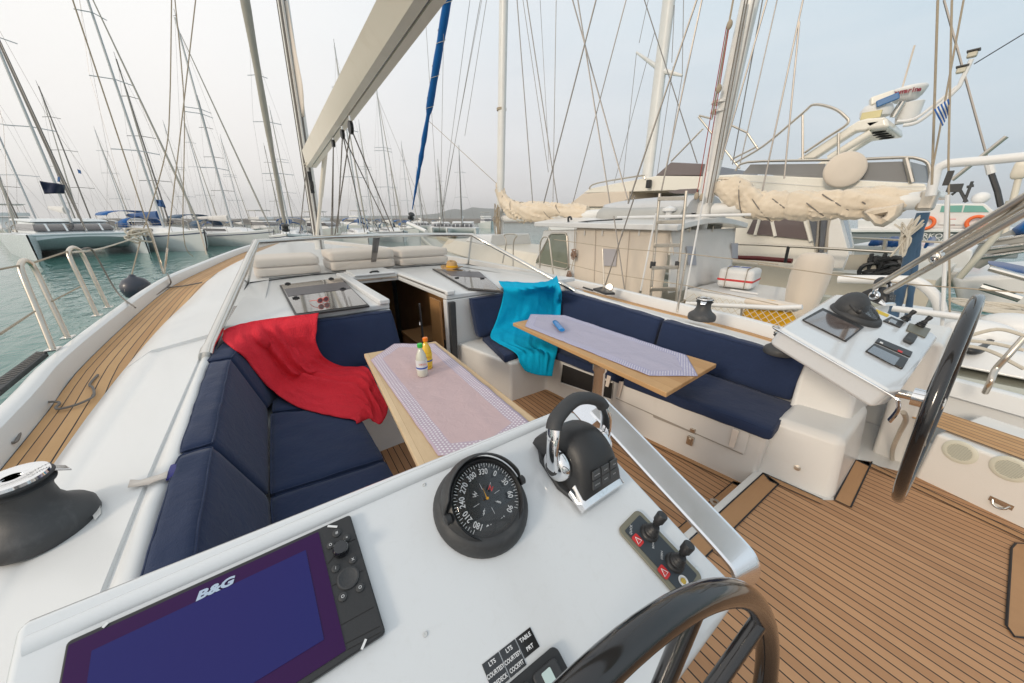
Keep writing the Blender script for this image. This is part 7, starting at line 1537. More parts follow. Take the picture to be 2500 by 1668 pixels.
# blue covered gear, ribs and clutter between
t = thing('covered_motorboat', 'low grey motorboat with blue tarpaulins on deck beyond the ketch boom', 'motor boat', gp(cF(950,800), -16))
mb = MB(); mb.prism([gp(p, -15) for p in (cF(620,730),cF(640,705),cF(1300,720),cF(1500,740),cF(1480,930),cF(640,930))], (0,-3,0)); mb.build('hull', M['hullw'], t, bevel=.08)
for q in ((752,685,860,725),(860,670,945,715),(840,690,1010,738),(1130,680,1200,770)):
    c0, c1 = gp(cF(q[0],q[3]), -15), gp(cF(q[2],q[1]), -15); mb = MB(); mb.cush([V3((x, y, z)) for z in (c0.z, c1.z) for x, y in ((c0.x,-15),(c1.x,-15),(c1.x,-16.5),(c0.x,-16.5))], .15, .05, (10,8,5), .08, q[0]); mb.build('tarpaulin', M['blue'], t, smooth=70)
mb = MB(); mb.tube([gp(cF(600,655), -14.8), gp(cF(1300,690), -14.8)], .03, 6); mb.tube([gp(cF(890,670), -14.8), gp(cF(880,740), -14.8)], .05, 6); mb.build('guard_rail', M['steelb'], t)
def rib(lab, pts, Y, r, m_):
    t = thing('inflatable_boat', lab, 'dinghy', gp(pts[0], Y)); mb = MB(); P_ = [gp(p, Y) for p in pts]; mb.tube(smoothpath(P_, 6), r, 14); mb.build('buoyancy_tube', m_, t, smooth=70); mb = MB(); mb.tube(smoothpath([p+V3((0,-1.3,0)) for p in P_], 6), r, 14); mb.build('buoyancy_tube', m_, t, smooth=70)
    mb = MB(); mb.prism([P_[0], P_[-1], P_[-1]+V3((0,-1.3,0)), P_[0]+V3((0,-1.3,0))], (0,0,-.1)); mb.build('floor', M['hullw'], t); return t
rg1 = mat('rib tube', (.52,.52,.48), .5)
rib('pale inflatable boat hanging behind the ketch stern arch', [cF(1080,935),cF(1250,960),cF(1440,950),cF(1560,910),cF(1600,870)], -13, .15, rg1)
rib('second pale inflatable boat at the right edge beyond the wheel', [cF(1600,1090),cF(1700,1030),cF(1800,1000),cF(1900,990)], -11, .16, rg1)
t = thing('passerelle', 'aluminium folding gangway at the right edge', 'gangway', gp(cF(1720,900), -8)); mb = MB()
a, b_ = gp(cF(1610,870), -8), gp(cF(1900,950), -8); mb.tube([a, b_], .03, 8); mb.tube([a+V3((0,0,-.25)), b_+V3((0,0,-.25))], .05, 8); mb.prism([a, b_, b_+V3((0,-.6,0)), a+V3((0,-.6,0))], (0,0,-.04)); mb.build('frame', M['steel'], t)
for i, (pts, m_, lab, nm) in enumerate((([(1600,830),(1700,840),(1853,870),(1900,900),(1853,920),(1700,880),(1620,860)], 'blue', 'royal blue tarpaulin behind the folding gangway', 'tarpaulin'), ([(1770,600),(1853,540),(1900,530),(1900,640),(1790,640)], 'bluef', 'bright blue sail cover at the right edge above the steel tubes', 'sail_cover'), ([(1600,920),(1853,970),(1900,990),(1900,1020),(1640,1000)], 'blue', 'dark blue tarpaulin below the folding gangway', 'tarpaulin'))):
    P_ = [gp(cF(*p), -9-i) for p in pts]; c = sum(P_, V3())/len(P_); mb = MB(); n_ = V3((0,1,0)); rows = []
    for t_, h in ((1,0),(.85,.2),(.5,.34),(.08,.40)): rows.append([lerp(c, p, t_)+n_*(h+.06*noise.noise(p*3+V3((t_*4,0,0)))) for p in P_])
    rows = [[p-n_*.4 for p in rows[0]]]+rows
    mb.grid(rows, closeu=True, cap=True); o = mb.build(nm, M[m_], smooth=70); base_at(o, c); tag(o, lab, 'tarpaulin' if nm == 'tarpaulin' else 'sail cover')
# grey sail bundle and spars at the right edge
t = thing('moored_yacht', 'grey moored yacht at the right edge with a mesh wrapped boom', 'sailing boat', gp(cF(1700,1000), -11))
mb = MB(); mb.tube([gp(cF(1500,860), -10), gp(cF(1600,760), -10), gp(cF(1853,660), -10), gp(cF(2000,610), -10)], [.08,.16,.20,.16], 14); mb.build('boom_bag', mat('grey mesh', (.36,.36,.34), .7, bs=30, bst=.5), t, smooth=60)
mb = MB(); mb.tube([gp(cF(1400,940), -9.5), gp(cF(1660,640), -9.5), gp(cF(1760,400), -9.5)], .045, 12); mb.build('spar', mat('spar cream', (.55,.54,.46), .5), t)
mb = MB(); mb.prism([gp(p, -10.5) for p in (cF(1340,930),cF(2000,900),cF(2000,1150),cF(1400,1150))], (0,-3,0)); mb.build('hull', M['hullw'], t, bevel=.1)
for a, b_ in ((cF(1560,740),cF(1853,700)),(cF(1560,790),cF(1853,750)),(cF(1540,690),cF(1853,640))):
    mb = MB(); mb.tube([gp(a, -9.8), gp(b_, -9.8)], .03, 6); mb.build('guard_wire', M['steel'], t)
t = thing('boat_crane', 'pale lamp post like davit at the right edge above the tubes', 'davit', gp(cD(1850,1500), -12))
mb = MB(); mb.tube([gp(cD(1830,1520), -12), gp(cD(1935,1100), -12)], .045, 12); mb.build('post', M['hullc'], t); mb = MB(); mb.cush([gp(cD(1930,1090), -12)+V3((x,y,z)) for z in (-.10,.16) for x, y in ((-.12,-.1),(.09,-.1),(.09,.1),(-.12,.1))], .05, .05, (8,8,6)); mb.build('head', M['hullc'], t, smooth=70)
for a, b_, Y, r in ((cD(1450,0),cD(1720,1000),-16,.02),(cD(1600,0),cD(1960,720),-22,.05),(cD(1740,1050),cD(1815,1320),-10,.04),(cD(1500,1150),cD(1850,870),-10,.03)):
    pass
t = thing('backstay_tackle', 'slanting backstay with a white insulator beyond the white davit tube', 'stay', gp(cD(1720,1000), -10))
mb = MB(); mb.tube([gp(cD(1450,0), -10), gp(cD(1735,1040), -10)], .016, 5); mb.build('wire', M['wire'], t); mb = MB(); mb.tube([gp(cD(1735,1040), -10), gp(cD(1752,1110), -10)], .05, 8); mb.build('insulator', M['white'], t)
mb = MB(); mb.tube([gp(cD(1752,1110), -10), gp(cD(1790,1220), -10), gp(cD(1812,1320), -10)], .035, 6); mb.build('tail', M['charc'], t)
t = thing('steel_pole', 'thin steel pole slanting behind the white davit tube', 'pole', gp(cD(1500,1150), -8)); mb = MB(); mb.tube([gp(cD(1500,1150), -8), gp(cD(1848,872), -8)], .025, 8); mb.build('pole_tube', M['steelb'], t)
# distant boats to starboard beyond the fly bridge are hidden by the neighbours
# ================= MARINA BEYOND =================
M['sbag'] = M['bluef']
def sail_boat(name, label, cat, L_=12., H_=17., hull='hullw', hood='navy', bag='blue', furl='furl', mastm='mastg', group=None, gear=0):
    t = thing(name, label, cat, (0,0,0), group); B = L_*.155
    S = [(-L_*.5,B*.72,1.05),(-L_*.3,B*.92,1.02),(0,B,1.05),(L_*.2,B*.82,1.15),(L_*.38,B*.42,1.28),(L_*.5,.04,1.42)]; sl = smoothpath(S, 3); mb = MB()
    for sg in (1, -1):
        top = [V3((p.x, sg*p.y, p.z)) for p in sl]; mb.grid([[V3((p.x-max(0,p.x-L_*.3)*.25, p.y*.62, -.4)) for p in top], [V3((p.x-max(0,p.x-L_*.3)*.1, p.y*.93, .35)) for p in top], top, [p*1+V3((0,-sg*.08,.06)) for p in top], [V3((p.x, p.y*.85, p.z+.0)) for p in top], [V3((p.x, 0, p.z+.05)) for p in top]])
    mb.face([V3((-L_*.5,B*.72,1.05)), V3((-L_*.5,-B*.72,1.05)), V3((-L_*.5,-B*.45,-.4)), V3((-L_*.5,B*.45,-.4))]); mb.build('hull', M[hull], t, smooth=50)
    mb = MB()
    for sg in (1, -1): mb.grid([[V3((p.x, sg*(p.y+.008), p.z-.16)), V3((p.x, sg*(p.y+.006), p.z-.22))] for p in sl])
    mb.build('hull_stripe', M['navyh'], t)
    mb = MB(); mb.hexa([V3((-L_*.22,B*.62,1.0)), V3((L_*.28,B*.4,1.1)), V3((L_*.28,-B*.4,1.1)), V3((-L_*.22,-B*.62,1.0)), V3((-L_*.2,B*.5,1.62)), V3((L_*.2,B*.28,1.5)), V3((L_*.2,-B*.28,1.5)), V3((-L_*.2,-B*.5,1.62))]); cr = mb.build('coachroof', M[hull], t, bevel=.08)
    for sg in (1, -1):
        mb = MB(); mb.prism([V3((-L_*.17,sg*B*.565,1.28)), V3((L_*.1,sg*B*.43,1.28)), V3((L_*.08,sg*B*.40,1.44)), V3((-L_*.16,sg*B*.52,1.48))], (0,sg*.03,0)); mb.build('cabin_window', M['smoke'], cr)
    mb = MB(); rows = [[V3((-L_*.2-.9*u, B*.55*math.cos(a), 1.5+.75*math.sin(a)**.6*(1-.1*u))) for a in [math.pi*k/8 for k in range(9)]] for u in (-.6, .3, 1)]; mb.grid(rows, cap=False); mb.build('spray_hood', M[hood], t, solid=.03)
    mb = MB(); mb.grid([[V3((x, B*.7*math.cos(a), 2.35+.35*math.sin(a))) for a in [math.pi*k/8 for k in range(9)]] for x in (-L_*.47, -L_*.30)]); 
    bm_ = mb.build('bimini', M[hood], t, solid=.03)
    mb = MB(); 
    for x in (-L_*.46, -L_*.31):
        for sg in (1, -1): mb.tube([V3((x, sg*B*.7, 1.0)), V3((x, sg*B*.7, 2.4))], .025, 4)
    mb.build('bimini_frame', M['steel'], bm_)
    mx = L_*.07; mb = MB(); mb.tube([V3((mx,0,1.2)), V3((mx-.15,0,H_))], [(.105,.075),(.08,.055)], 8); ms = mb.build('mast', M[mastm], t)
    for hz, w in ((.38,1.25),(.62,1.05),(.82,.7) if gear % 2 else (.64,1.0)):
        mb = MB(); mb.tube([V3((mx-.35,-w,H_*hz)), V3((mx-.05,0,H_*hz+.06)), V3((mx-.35,w,H_*hz))], .028, 4); mb.build('spreader', M[mastm], ms)
    mb = MB(); mb.tube([V3((mx,0,H_)), V3((mx,0,H_+.5))], .015, 4); mb.tube([V3((mx-.3,0,H_+.1)), V3((mx+.2,0,H_+.1))], .015, 4); mb.build('wind_vane', M['charc'], ms)
    mb = MB(); n = 10; mb.tube([V3((mx-.2-(L_*.38)*i/n, 0, 2.35+.0*i)) for i in range(n+1)], [(.30-.018*i,.16) for i in range(n+1)], 10, flat=(0,0,1)); bo = mb.build('boom_bag', M[bag], t, smooth=60)
    r = .008; mb = MB()
    for sg in (1, -1):
        mb.tube([V3((mx-.3,sg*B*.95,1.0)), V3((mx-.35,sg*1.25,H_*.38)), V3((mx-.35,sg*1.0,H_*.63)), V3((mx-.12,0,H_*.97))], r, 3); mb.tube([V3((mx-.3,sg*B*.9,1.0)), V3((mx-.05,0,H_*.38))], r, 3)
        mb.tube([V3((-L_*.49,sg*B*.5,1.1)), V3((-L_*.3,0,H_*.4)), V3((mx-.15,0,H_))], r, 3)
        mb.tube([V3((-L_*.45,sg*B*.74,1.6)), V3((0,sg*B*.98,1.65)), V3((L_*.36,sg*B*.45,1.9)), V3((L_*.49,sg*.2,2.05))], .012, 3)
        for x in (-.4,-.25,-.1,.06,.2,.34): mb.tube([V3((L_*x, sg*B*interp([(-.5,.72),(-.3,.92),(0,1),(.2,.82),(.38,.42)], x)[0]*.98, 1.05)), V3((L_*x, sg*B*interp([(-.5,.72),(-.3,.92),(0,1),(.2,.82),(.38,.42)], x)[0]*.98, 1.65))], .014, 3)
    mb.tube([V3((L_*.49,.25,1.4)), V3((L_*.5,.2,2.05)), V3((L_*.5,-.2,2.05)), V3((L_*.49,-.25,1.4))], .02, 4); mb.build('rigging', M['wire'], t)
    mb = MB(); a, b_ = V3((L_*.47,0,1.6)), V3((mx,0,H_*.94)); mb.tube([lerp(a, b_, i/10) for i in range(11)], [.04,.07,.07,.065,.06,.055,.05,.045,.04,.035,.02], 8); mb.build('furled_headsail', M[furl], t)
    return t
def catamaran(name, label, L_=13., W=7., H_=19., group=None, hullm='hullw', cat='catamaran'):
    t = thing(name, label, cat, (0,0,0), group)
    for sg in (1, -1):
        mb = MB(); S = smoothpath([(-L_*.5,.55,.9),(-L_*.2,.75,1.7),(L_*.2,.75,1.8),(L_*.42,.45,1.85),(L_*.5,.05,1.8)], 3); yc_ = sg*(W/2-.75)
        for s2 in (1, -1):
            top = [V3((p.x, yc_+s2*p.y, p.z)) for p in S]; mb.grid([[V3((p.x, yc_+(p.y-yc_)*.5, -.4)) for p in top], [V3((p.x, yc_+(p.y-yc_)*.85, .5)) for p in top], top, [V3((p.x, yc_, p.z+.04)) for p in top]])
        mb.build('hull', M[hullm], t, smooth=50)
        mb = MB()
        for s2 in (1, -1): mb.grid([[V3((p.x-.02, yc_+s2*(p.y*.62+.02), .12)), V3((p.x-.02, yc_+s2*(p.y*.5+.02), -.42))] for p in S[:-5]])
        mb.build('waterline_paint', M['teal'], t)
    mb = MB(); mb.hexa([V3((-L_*.42,W/2-1,.75)), V3((L_*.22,W/2-1,.75)), V3((L_*.22,-W/2+1,.75)), V3((-L_*.42,-W/2+1,.75)), V3((-L_*.42,W/2-.9,1.75)), V3((L_*.25,W/2-.9,1.8)), V3((L_*.25,-W/2+.9,1.8)), V3((-L_*.42,-W/2+.9,1.75))]); mb.build('bridge_deck', M[hullm], t, bevel=.1, seg=3)
    mb = MB(); mb.hexa([V3((-L_*.2,W*.36,1.7)), V3((L_*.2,W*.30,1.7)), V3((L_*.2,-W*.30,1.7)), V3((-L_*.2,-W*.36,1.7)), V3((-L_*.2,W*.33,2.75)), V3((L_*.10,W*.27,2.65)), V3((L_*.10,-W*.27,2.65)), V3((-L_*.2,-W*.33,2.75))]); ca = mb.build('saloon', M[hullm], t, bevel=.12, seg=3)
    for y in (-.2,-.07,.07,.2): mb = MB(); mb.prism([V3((L_*.19,W*y-.06,1.95)), V3((L_*.19,W*y+.06,1.95)), V3((L_*.142,W*y+.06,2.55)), V3((L_*.142,W*y-.06,2.55))], (.06,0,.0)); mb.build('window_mullion', M[hullm], ca)
    mb = MB(); mb.hexa([V3((-L_*.19,W*.365,2.0)), V3((L_*.188,W*.298,2.0)), V3((L_*.188,-W*.298,2.0)), V3((-L_*.19,-W*.365,2.0)), V3((-L_*.19,W*.35,2.5)), V3((L_*.142,W*.284,2.5)), V3((L_*.142,-W*.284,2.5)), V3((-L_*.19,-W*.35,2.5))]); mb.build('saloon_window', M['smoke'], ca)
    mb = MB(); mb.hexa([V3((-L_*.44,W*.36,2.78)), V3((L_*.12,W*.30,2.68)), V3((L_*.12,-W*.30,2.68)), V3((-L_*.44,-W*.36,2.78)), V3((-L_*.44,W*.34,2.95)), V3((L_*.08,W*.26,2.88)), V3((L_*.08,-W*.26,2.88)), V3((-L_*.44,-W*.34,2.95))]); mb.build('hard_top', M[hullm], t, bevel=.16, seg=4)
    mb = MB(); mb.tube([V3((L_*.46,W/2-.8,1.75)), V3((L_*.46,0,1.8)), V3((L_*.46,-W/2+.8,1.75))], .09, 8); mb.build('crossbeam', M[hullm], t)
    mb = MB(); rows = []
    for i in range(9):
        y = lerp(W/2-.9, -W/2+.9, i/8); a_ = abs(i/4-1); rows.append([V3((L_*.18,y,1.82)), V3((L_*(.36+.05*a_**3),y,1.80)), V3((L_*(.365+.05*a_**3),y,1.55-.25*a_**2)), V3((L_*.31,y,.75-.2*a_**3)), V3((L_*.22,y,.42)), V3((-L_*.1,y,.40))])
    mb.grid(rows); mb.build('foredeck', M[hullm], t, smooth=60)
    mx = L_*.12; mb = MB(); mb.tube([V3((mx,0,2.6)), V3((mx-.3,0,H_))], [(.15,.10),(.11,.08)], 10); ms = mb.build('mast', M['mastg'], t)
    for hz, w in ((.45,1.3),(.72,1.1)): mb = MB(); mb.tube([V3((mx-.6,-w,H_*hz)), V3((mx-.1,0,H_*hz+.05)), V3((mx-.6,w,H_*hz))], .035, 4); mb.build('spreader', M['mastg'], ms)
    mb = MB(); mb.tube([V3((mx-.2,0,3.6)), V3((-L_*.42,0,3.9))], [(.34,.2),(.2,.14)], 10, flat=(0,0,1)); mb.build('boom_bag', M['canvasw'], t)
    mb = MB()
    for sg in (1, -1): mb.tube([V3((mx-.5,sg*W*.45,1.7)), V3((mx-.6,sg*1.3,H_*.45)), V3((mx-.3,0,H_*.9))], .012, 3); mb.tube([V3((-L_*.4,sg*W*.44,2.4)), V3((L_*.42,sg*W*.44,2.5))], .013, 3)
    mb.tube([V3((L_*.46,0,1.8)), V3((mx,0,H_*.93))], .012, 3); mb.build('rigging', M['wire'], t)
    mb = MB(); a, b_ = V3((L_*.44,0,2.1)), V3((mx,0,H_*.9)); mb.tube([lerp(a, b_, i/6) for i in range(7)], [.05,.12,.12,.11,.10,.08,.04], 8); mb.build('furled_headsail', M['mastd'], t)
    return t
def place_px(base, top=None, H_=17., d=None, proto=None, rz=0, label=None, group='sailing boats moored across the basin', sc=None, H0=17., mx=.84):
    if d is not None and top is not None:
        r = ray(*top); H_ = 3.05+d*r.z/math.hypot(r.x, r.y)
    if d is None:
        r = ray(*top); k = -r.z if False else r.z/math.hypot(r.x, r.y); d = (H_-3.05)/k
    r = ray(base[0], 498); k = d/math.hypot(r.x, r.y); P_ = V3((r.x*k, r.y*k, WZ)); s = (H_/H0) if sc is None else sc
    P_ -= V3((math.cos(rz), math.sin(rz), 0))*mx*s
    return P_, s, d
protoA = sail_boat('moored_sailboat', 'white sailboat with blue bimini moored left of our bow, nearest of its row', 'sailing boat', hood='bluef', bag='blue', group='sailing boats moored across the basin', gear=1)
protoB = sail_boat('moored_sailboat', 'white sailboat with cream sail bag second from our bow in the left row', 'sailing boat', hull='hullw', hood='blued', bag='canvasw', mastm='mastg', group='sailing boats moored across the basin')
protoC = sail_boat('moored_sailboat', 'cream sailboat with dark mast beyond the left row', 'sailing boat', hull='hullc', hood='canvasw', bag='navy', mastm='mastd', group='sailing boats moored across the basin', gear=1)
used = set()
def put(proto, P_, rz, s, label):
    if proto.name not in used:
        used.add(proto.name); proto.location = P_; proto.rotation_euler = (0,0,rz); proto.scale = (s,)*3; proto['label'] = label; return proto
    return dup(proto, P_, rz, s, label)
bow = math.pi+.12     # bows point towards our side of the basin
rowd = [
 (protoA, (cA(945,1290)), None, 23.5, 51, 'white sailboat with bright blue bimini, first one right of the big catamaran'),
 (protoB, (cA(1350,1310)), cA(1015,95), 20, 53, 'white sailboat with cream sail bag, second one right of the big catamaran'),
 (protoC, cA(530,1240), cA(225,505), 17, None, 'cream sailboat whose dark mast rises just right of the black flag'),
 (protoA, cA(745,1300), cA(555,765), 15, None, 'distant sailboat whose mast stands alone right of the big catamaran'),
 (protoC, cA(985,1255), cA(688,345), 18, None, 'cream sailboat with dark mast right behind the blue bimini sailboat'),
 (protoB, cA(1130,1290), cA(935,725), 16, None, 'sailboat with grey mast seen between the two nearest moored sailboats'),
 (protoA, cA(1245,1265), cA(1090,705), 16.5, None, 'sailboat with blue bimini and slim grey mast left of the cream bag boat'),
 (protoC, cA(1352,1290), cA(1180,590), 17, None, 'cream sailboat with dark mast directly behind the cream bag boat'),
 (protoB, cA(1420,1290), cA(1305,810), 15, None, 'far sailboat just right of the cream bag boat'),
 (protoA, cA(1690,1330), cA(1430,170), 19, None, 'tall masted sailboat directly behind our furled headsail'),
 (protoB, cA(1720,1300), cA(1540,640), 17, None, 'sailboat just right of our furled headsail'),
 (protoC, cA(440,1230), cA(305,890), 15, None, 'far cream sailboat behind the black flag'),
 (protoA, cA(205,1240), None, 18, 60, 'blue hooded sailboat behind the big catamaran cabin'),
 (protoC, cA(100,1250), None, 17, 75, 'dark masted sailboat behind the big catamaran, at the left edge'),
 (protoA, cB(668,1290), cB(520,270), 19, None, 'tall masted sailboat seen under our boom'),
 (protoB, cB(858,1290), cB(772,520), 18, None, 'sailboat with grey mast halfway between our mast and the blue staysail'),
 (protoC, cB(885,1275), cB(852,955), 15, None, 'small far cream sailboat left of the blue staysail'),
 (protoB, cB(1150,1275), cB(1132,965), 15, None, 'small far sailboat left of the hill'),
 (protoB, cB(1030,1290), cB(1010,990), 15, None, 'small far sailboat right below the blue staysail foot'),
 (protoA, cB(790,1290), cB(780,1050), 14.5, None, 'far sailboat with the lowest mast under the mainsheet'),
 (protoC, cB(200,1290), cB(130,860), 16, None, 'cream sailboat between our headsail and mast'),
 (protoA, cB(960,1310), None, 16, 75, 'sailboat with blue bimini just left of the blue staysail foot'),
 (protoB, cB(740,1320), None, 16, 62, 'white sailboat below the mainsheet lines'),
]
for i, (pr_, base, top, H_, d, lab) in enumerate(rowd):
    rz = bow+[0,.1,-.1,.15,-.05][i % 5]-.2*(base[0] > 560)+(.4 if i < 2 else 0); P_, s, d = place_px(base, top, H_, d, rz=rz); put(pr_, P_, rz, s, lab); print(i, round(d), round(s,2))
# ---- big catamaran at the left
M['cath'] = mat('catamaran gelcoat water tint', (.68,.72,.73), .25, var=.04, coat=.3); CT = catamaran('moored_catamaran', 'large white catamaran with teal waterline and dark windows at the left edge', 14.5, 7.6, 22., hullm='cath')  # white hull; teal water reflection is put into its base colour
P_ = azdist(150, 52, WZ); CT.location = P_; CT.rotation_euler = (0,0,math.atan2(P_.y, P_.x)+math.pi+.12); print('cat at', P_)
catp = None
for px, d, lab, s, rz in ((cB(1275,1300)[0], 62, 'white catamaran whose mast stands in front of the hill', .8, 150), (cB(1150,1300)[0], 70, 'white catamaran just right of the blue staysail foot', .75, 160), (cB(1030,1300)[0], 84, 'small far catamaran left of the hill', .72, 165)):
    if catp is None: catp = catamaran('far_catamaran', lab, 13, 7, 17, 'catamarans moored beyond our bow'); r_ = catp
    else: r_ = dup(catp, (0,0,0), label=lab)
    r_.location = azdist(px, d, WZ); r_.rotation_euler = (0,0,R(rz)); r_.scale = (s,)*3
# ---- motor cruisers
def cruiser(label, group):
    t = thing('motor_cruiser', label, 'motor boat', (0,0,0), group); mb = MB(); S = smoothpath([(-5,1.7,1.1),(0,1.9,1.3),(3.5,1.3,1.6),(5.5,.05,1.9)], 3)
    for sg in (1, -1): top = [V3((p.x, sg*p.y, p.z)) for p in S]; mb.grid([[V3((p.x-max(0,p.x-3)*.4, p.y*.7, -.3)) for p in top], top, [V3((p.x, 0, p.z+.05)) for p in top]])
    mb.face([V3((-5,1.7,1.1)), V3((-5,-1.7,1.1)), V3((-5,-1.2,-.3)), V3((-5,1.2,-.3))]); mb.build('hull', M['hullw'], t)
    mb = MB(); mb.hexa([V3((-2.8,1.4,1.2)), V3((2.6,1.1,1.4)), V3((2.6,-1.1,1.4)), V3((-2.8,-1.4,1.2)), V3((-2.6,1.25,2.6)), V3((1.2,1.0,2.5)), V3((1.2,-1.0,2.5)), V3((-2.6,-1.25,2.6))]); c = mb.build('cabin', M['hullw'], t, bevel=.1)
    mb = MB(); mb.hexa([V3((-2.4,1.42,1.85)), V3((2.2,1.14,1.9)), V3((2.2,-1.14,1.9)), V3((-2.4,-1.42,1.85)), V3((-2.4,1.34,2.35)), V3((1.5,1.06,2.35)), V3((1.5,-1.06,2.35)), V3((-2.4,-1.34,2.35))]); mb.build('window_band', M['smoke'], c)
    mb = MB(); mb.prism([V3((-3.2,1.3,2.68)), V3((.4,1.1,2.68)), V3((.4,-1.1,2.68)), V3((-3.2,-1.3,2.68))], (0,0,.45)); mb.build('flybridge', M['hullw'], t, bevel=.08)
    mb = MB()
    for x in (-3, -.5):
        for sg in (1, -1): mb.tube([V3((x,sg*1.1,3.1)), V3((x,sg*1.1,4.1))], .03, 4)
    mb.tube([V3((-3,1.1,4.05)), V3((-3,-1.1,4.05)), V3((-.5,-1.1,4.05)), V3((-.5,1.1,4.05))], .03, 4); mb.build('canopy_frame', M['steel'], t); mb = MB(); mb.prism([V3((-3.3,1.25,4.1)), V3((-.2,1.2,4.1)), V3((-.2,-1.2,4.1)), V3((-3.3,-1.25,4.1))], (0,0,.08)); mb.build('canopy', M['canvasw'], t)
    return t
cp_ = None
for px, d, lab, rz, s in ((cA(1560,1300)[0], 72, 'white motor cruiser with canopy left of our furled headsail', 200, 1), (cA(1900,1320)[0], 66, 'white motor cruiser seen right behind our mast foot', 210, .95), (cB(420,1320)[0], 80, 'white motor cruiser left of the vang strut foot', 170, 1), (cB(640,1310)[0], 95, 'far white motor cruiser under the boom blocks', 20, 1.1), (cA(40,1250)[0], 100, 'far motor cruiser behind the big catamaran', 30, 1.2), (cA(800,1300)[0], 90, 'far motor cruiser between the big catamaran and the blue bimini sailboat', 190, 1), (cB(1420,1300)[0], 110, 'far motor cruiser left of the ketch main mast', 160, 1.1)):
    if cp_ is None: cp_ = cruiser(lab, 'motor cruisers across the basin'); r_ = cp_
    else: r_ = dup(cp_, (0,0,0), label=lab)
    r_.location = azdist(px, d, WZ); r_.rotation_euler = (0,0,R(rz)); r_.scale = (s,)*3
# flags
def flag(name, label, q, d, m_, pole=None):
    c = azdist(q[0][0], d); X_ = [at(p, pl=(c, V3((c.x, c.y, 0)).normalized())) for p in q]; t = thing(name, label, 'flag', X_[0]); n_ = V3((c.x, c.y, 0)).normalized()
    rows = [[bil(X_, u/8, v/5)+n_*(.18*math.sin(u*.9+v*.3)) for u in range(9)] for v in range(6)]; mb = MB(); mb.grid(rows); mb.build('flag_cloth', M[m_], t, smooth=80, solid=.01)
    return t
flag('black_flag', 'black flag on the big catamaran rigging', [cA(232,1065),cA(385,1090),cA(380,1140),cA(262,1142)], 33, 'navyd'); M['navyd']
flag('blue_flag', 'rolled blue flag beside the blue bimini sailboat mast', [cA(918,1175),cA(960,1180),cA(978,1225),cA(930,1215)], 30, 'blue')
flag('small_flag', 'tiny blue and white flag above the black flag', [cA(340,1040),cA(355,1045),cA(352,1072),cA(338,1070)], 40, 'bluef')
flag('small_flag', 'tiny blue and white flag right of the black flag', [cA(455,995),cA(475,1005),cA(480,1025),cA(462,1020)], 45, 'bluef')
# ================= CAMERA, LIGHT, WORLD =================
cam = bpy.data.cameras.new('camera'); co = bpy.data.objects.new('camera', cam); COL.objects.link(co)
cam.sensor_width = 36; cam.lens = 36*F/2500; cam.clip_start = .02; cam.clip_end = 30000
fw_ = V3((math.cos(YAW)*math.cos(PITCH), -math.sin(YAW)*math.cos(PITCH), -math.sin(PITCH)))
co.location = CAM; co.rotation_euler = fw_.to_track_quat('-Z', 'Y').to_euler(); SC.camera = co
SUN_EL, SUN_AZ = R(22), R(98)     # azimuth of the sun measured from +X towards +Y
sun = bpy.data.lights.new('sun', 'SUN'); sun.energy = 1.5; sun.angle = R(11); sun.color = (1, .85, .68)
so_ = bpy.data.objects.new('sun', sun); COL.objects.link(so_)
sd = V3((math.cos(SUN_AZ)*math.cos(SUN_EL), math.sin(SUN_AZ)*math.cos(SUN_EL), math.sin(SUN_EL)))
so_.rotation_euler = sd.to_track_quat('Z', 'Y').to_euler()
w = bpy.data.worlds.new('World'); SC.world = w; w.use_nodes = True; nt = w.node_tree
bg = nt.nodes['Background']; sky = nt.nodes.new('ShaderNodeTexSky'); sky.sky_type = 'NISHITA'; sky.sun_disc = False
sky.sun_elevation = SUN_EL; sky.sun_rotation = R(90)-SUN_AZ; sky.dust_density = 4; sky.air_density = 1.2; sky.ozone_density = 2
tc = nt.nodes.new('ShaderNodeTexCoord'); sp = nt.nodes.new('ShaderNodeSeparateXYZ'); L(nt, tc.outputs['Generated'], sp.inputs[0])
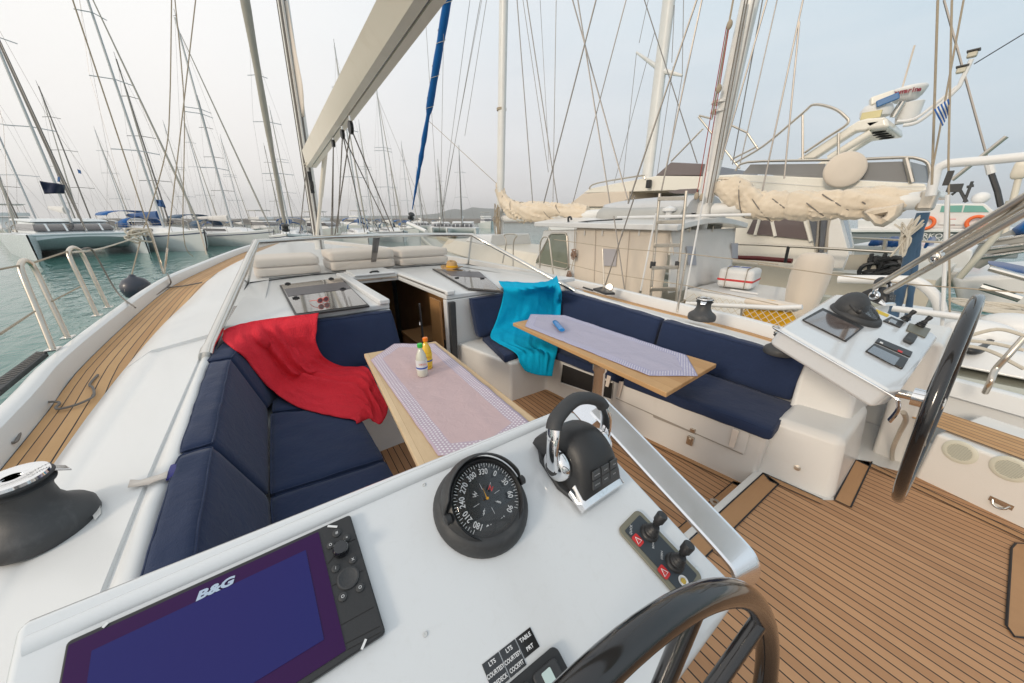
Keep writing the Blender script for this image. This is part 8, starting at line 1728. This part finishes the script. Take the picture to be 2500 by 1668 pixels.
# thin high overcast: veil whiter towards the bow quarter, faintly blue to starboard, rosy grey at the horizon
elev = mth(nt, 'MAXIMUM', sp.outputs[2], 0)
az = mth(nt, 'MULTIPLY_ADD', mth(nt, 'ADD', mth(nt, 'MULTIPLY', sp.outputs[0], .5), mth(nt, 'MULTIPLY', sp.outputs[1], .86)), .5, .5)
hor = ramp(nt, az, [(.05, (.49,.58,.66)), (.2, (.57,.61,.65)), (.45, (.71,.67,.665)), (.88, (.97,.92,.87)), (1, (1,.93,.84))])
up_ = ramp(nt, az, [(.05, (.55,.69,.78)), (.25, (.64,.73,.79)), (.45, (.74,.79,.83)), (.75, (1,.99,.97)), (1, (1,.99,.95))])
veil = mixc(nt, ramp(nt, elev, [(0, (0,0,0)), (.38, (1,1,1))]), hor, up_)
cl = noi(nt, 2.2, 5, .55, mapping(nt, tc.outputs['Generated'], (1,1,3.5)), .5); veil = mixc(nt, mth(nt, 'MULTIPLY', ramp(nt, cl, [(.35, (0,0,0)), (.75, (1,1,1))]), .28), veil, (.93,.925,.92))
skl = nt.nodes.new('ShaderNodeVectorMath'); skl.operation = 'SCALE'; skl.inputs[3].default_value = .09; L(nt, sky.outputs[0], skl.inputs[0])
L(nt, mixc(nt, .92, skl.outputs[0], veil), bg.inputs['Color']); bg.inputs['Strength'].default_value = 1.02
SC.view_settings.view_transform = 'Standard'; SC.view_settings.look = 'None'; SC.view_settings.gamma = 1; SC.view_settings.exposure = .16
hz = MB(); hz.prism([V3((-150,-2900,-3)), V3((2900,-2900,-3)), V3((2900,2900,-3)), V3((-150,2900,-3))], (0,0,110)); m = bpy.data.materials.new('haze air'); m.use_nodes = True; nt = m.node_tree; nt.nodes.clear(); o_ = nt.nodes.new('ShaderNodeOutputMaterial'); pv = nt.nodes.new('ShaderNodeVolumePrincipled'); pv.inputs['Color'].default_value = (.93,.94,.96,1); pv.inputs['Density'].default_value = .00035; pv.inputs['Anisotropy'].default_value = 0; L(nt, pv.outputs[0], o_.inputs['Volume']); kind(hz.build('haze', m, smooth=0), 'stuff')
SC.render.engine = 'CYCLES'; SC.cycles.max_bounces = 8; SC.cycles.transparent_max_bounces = 24
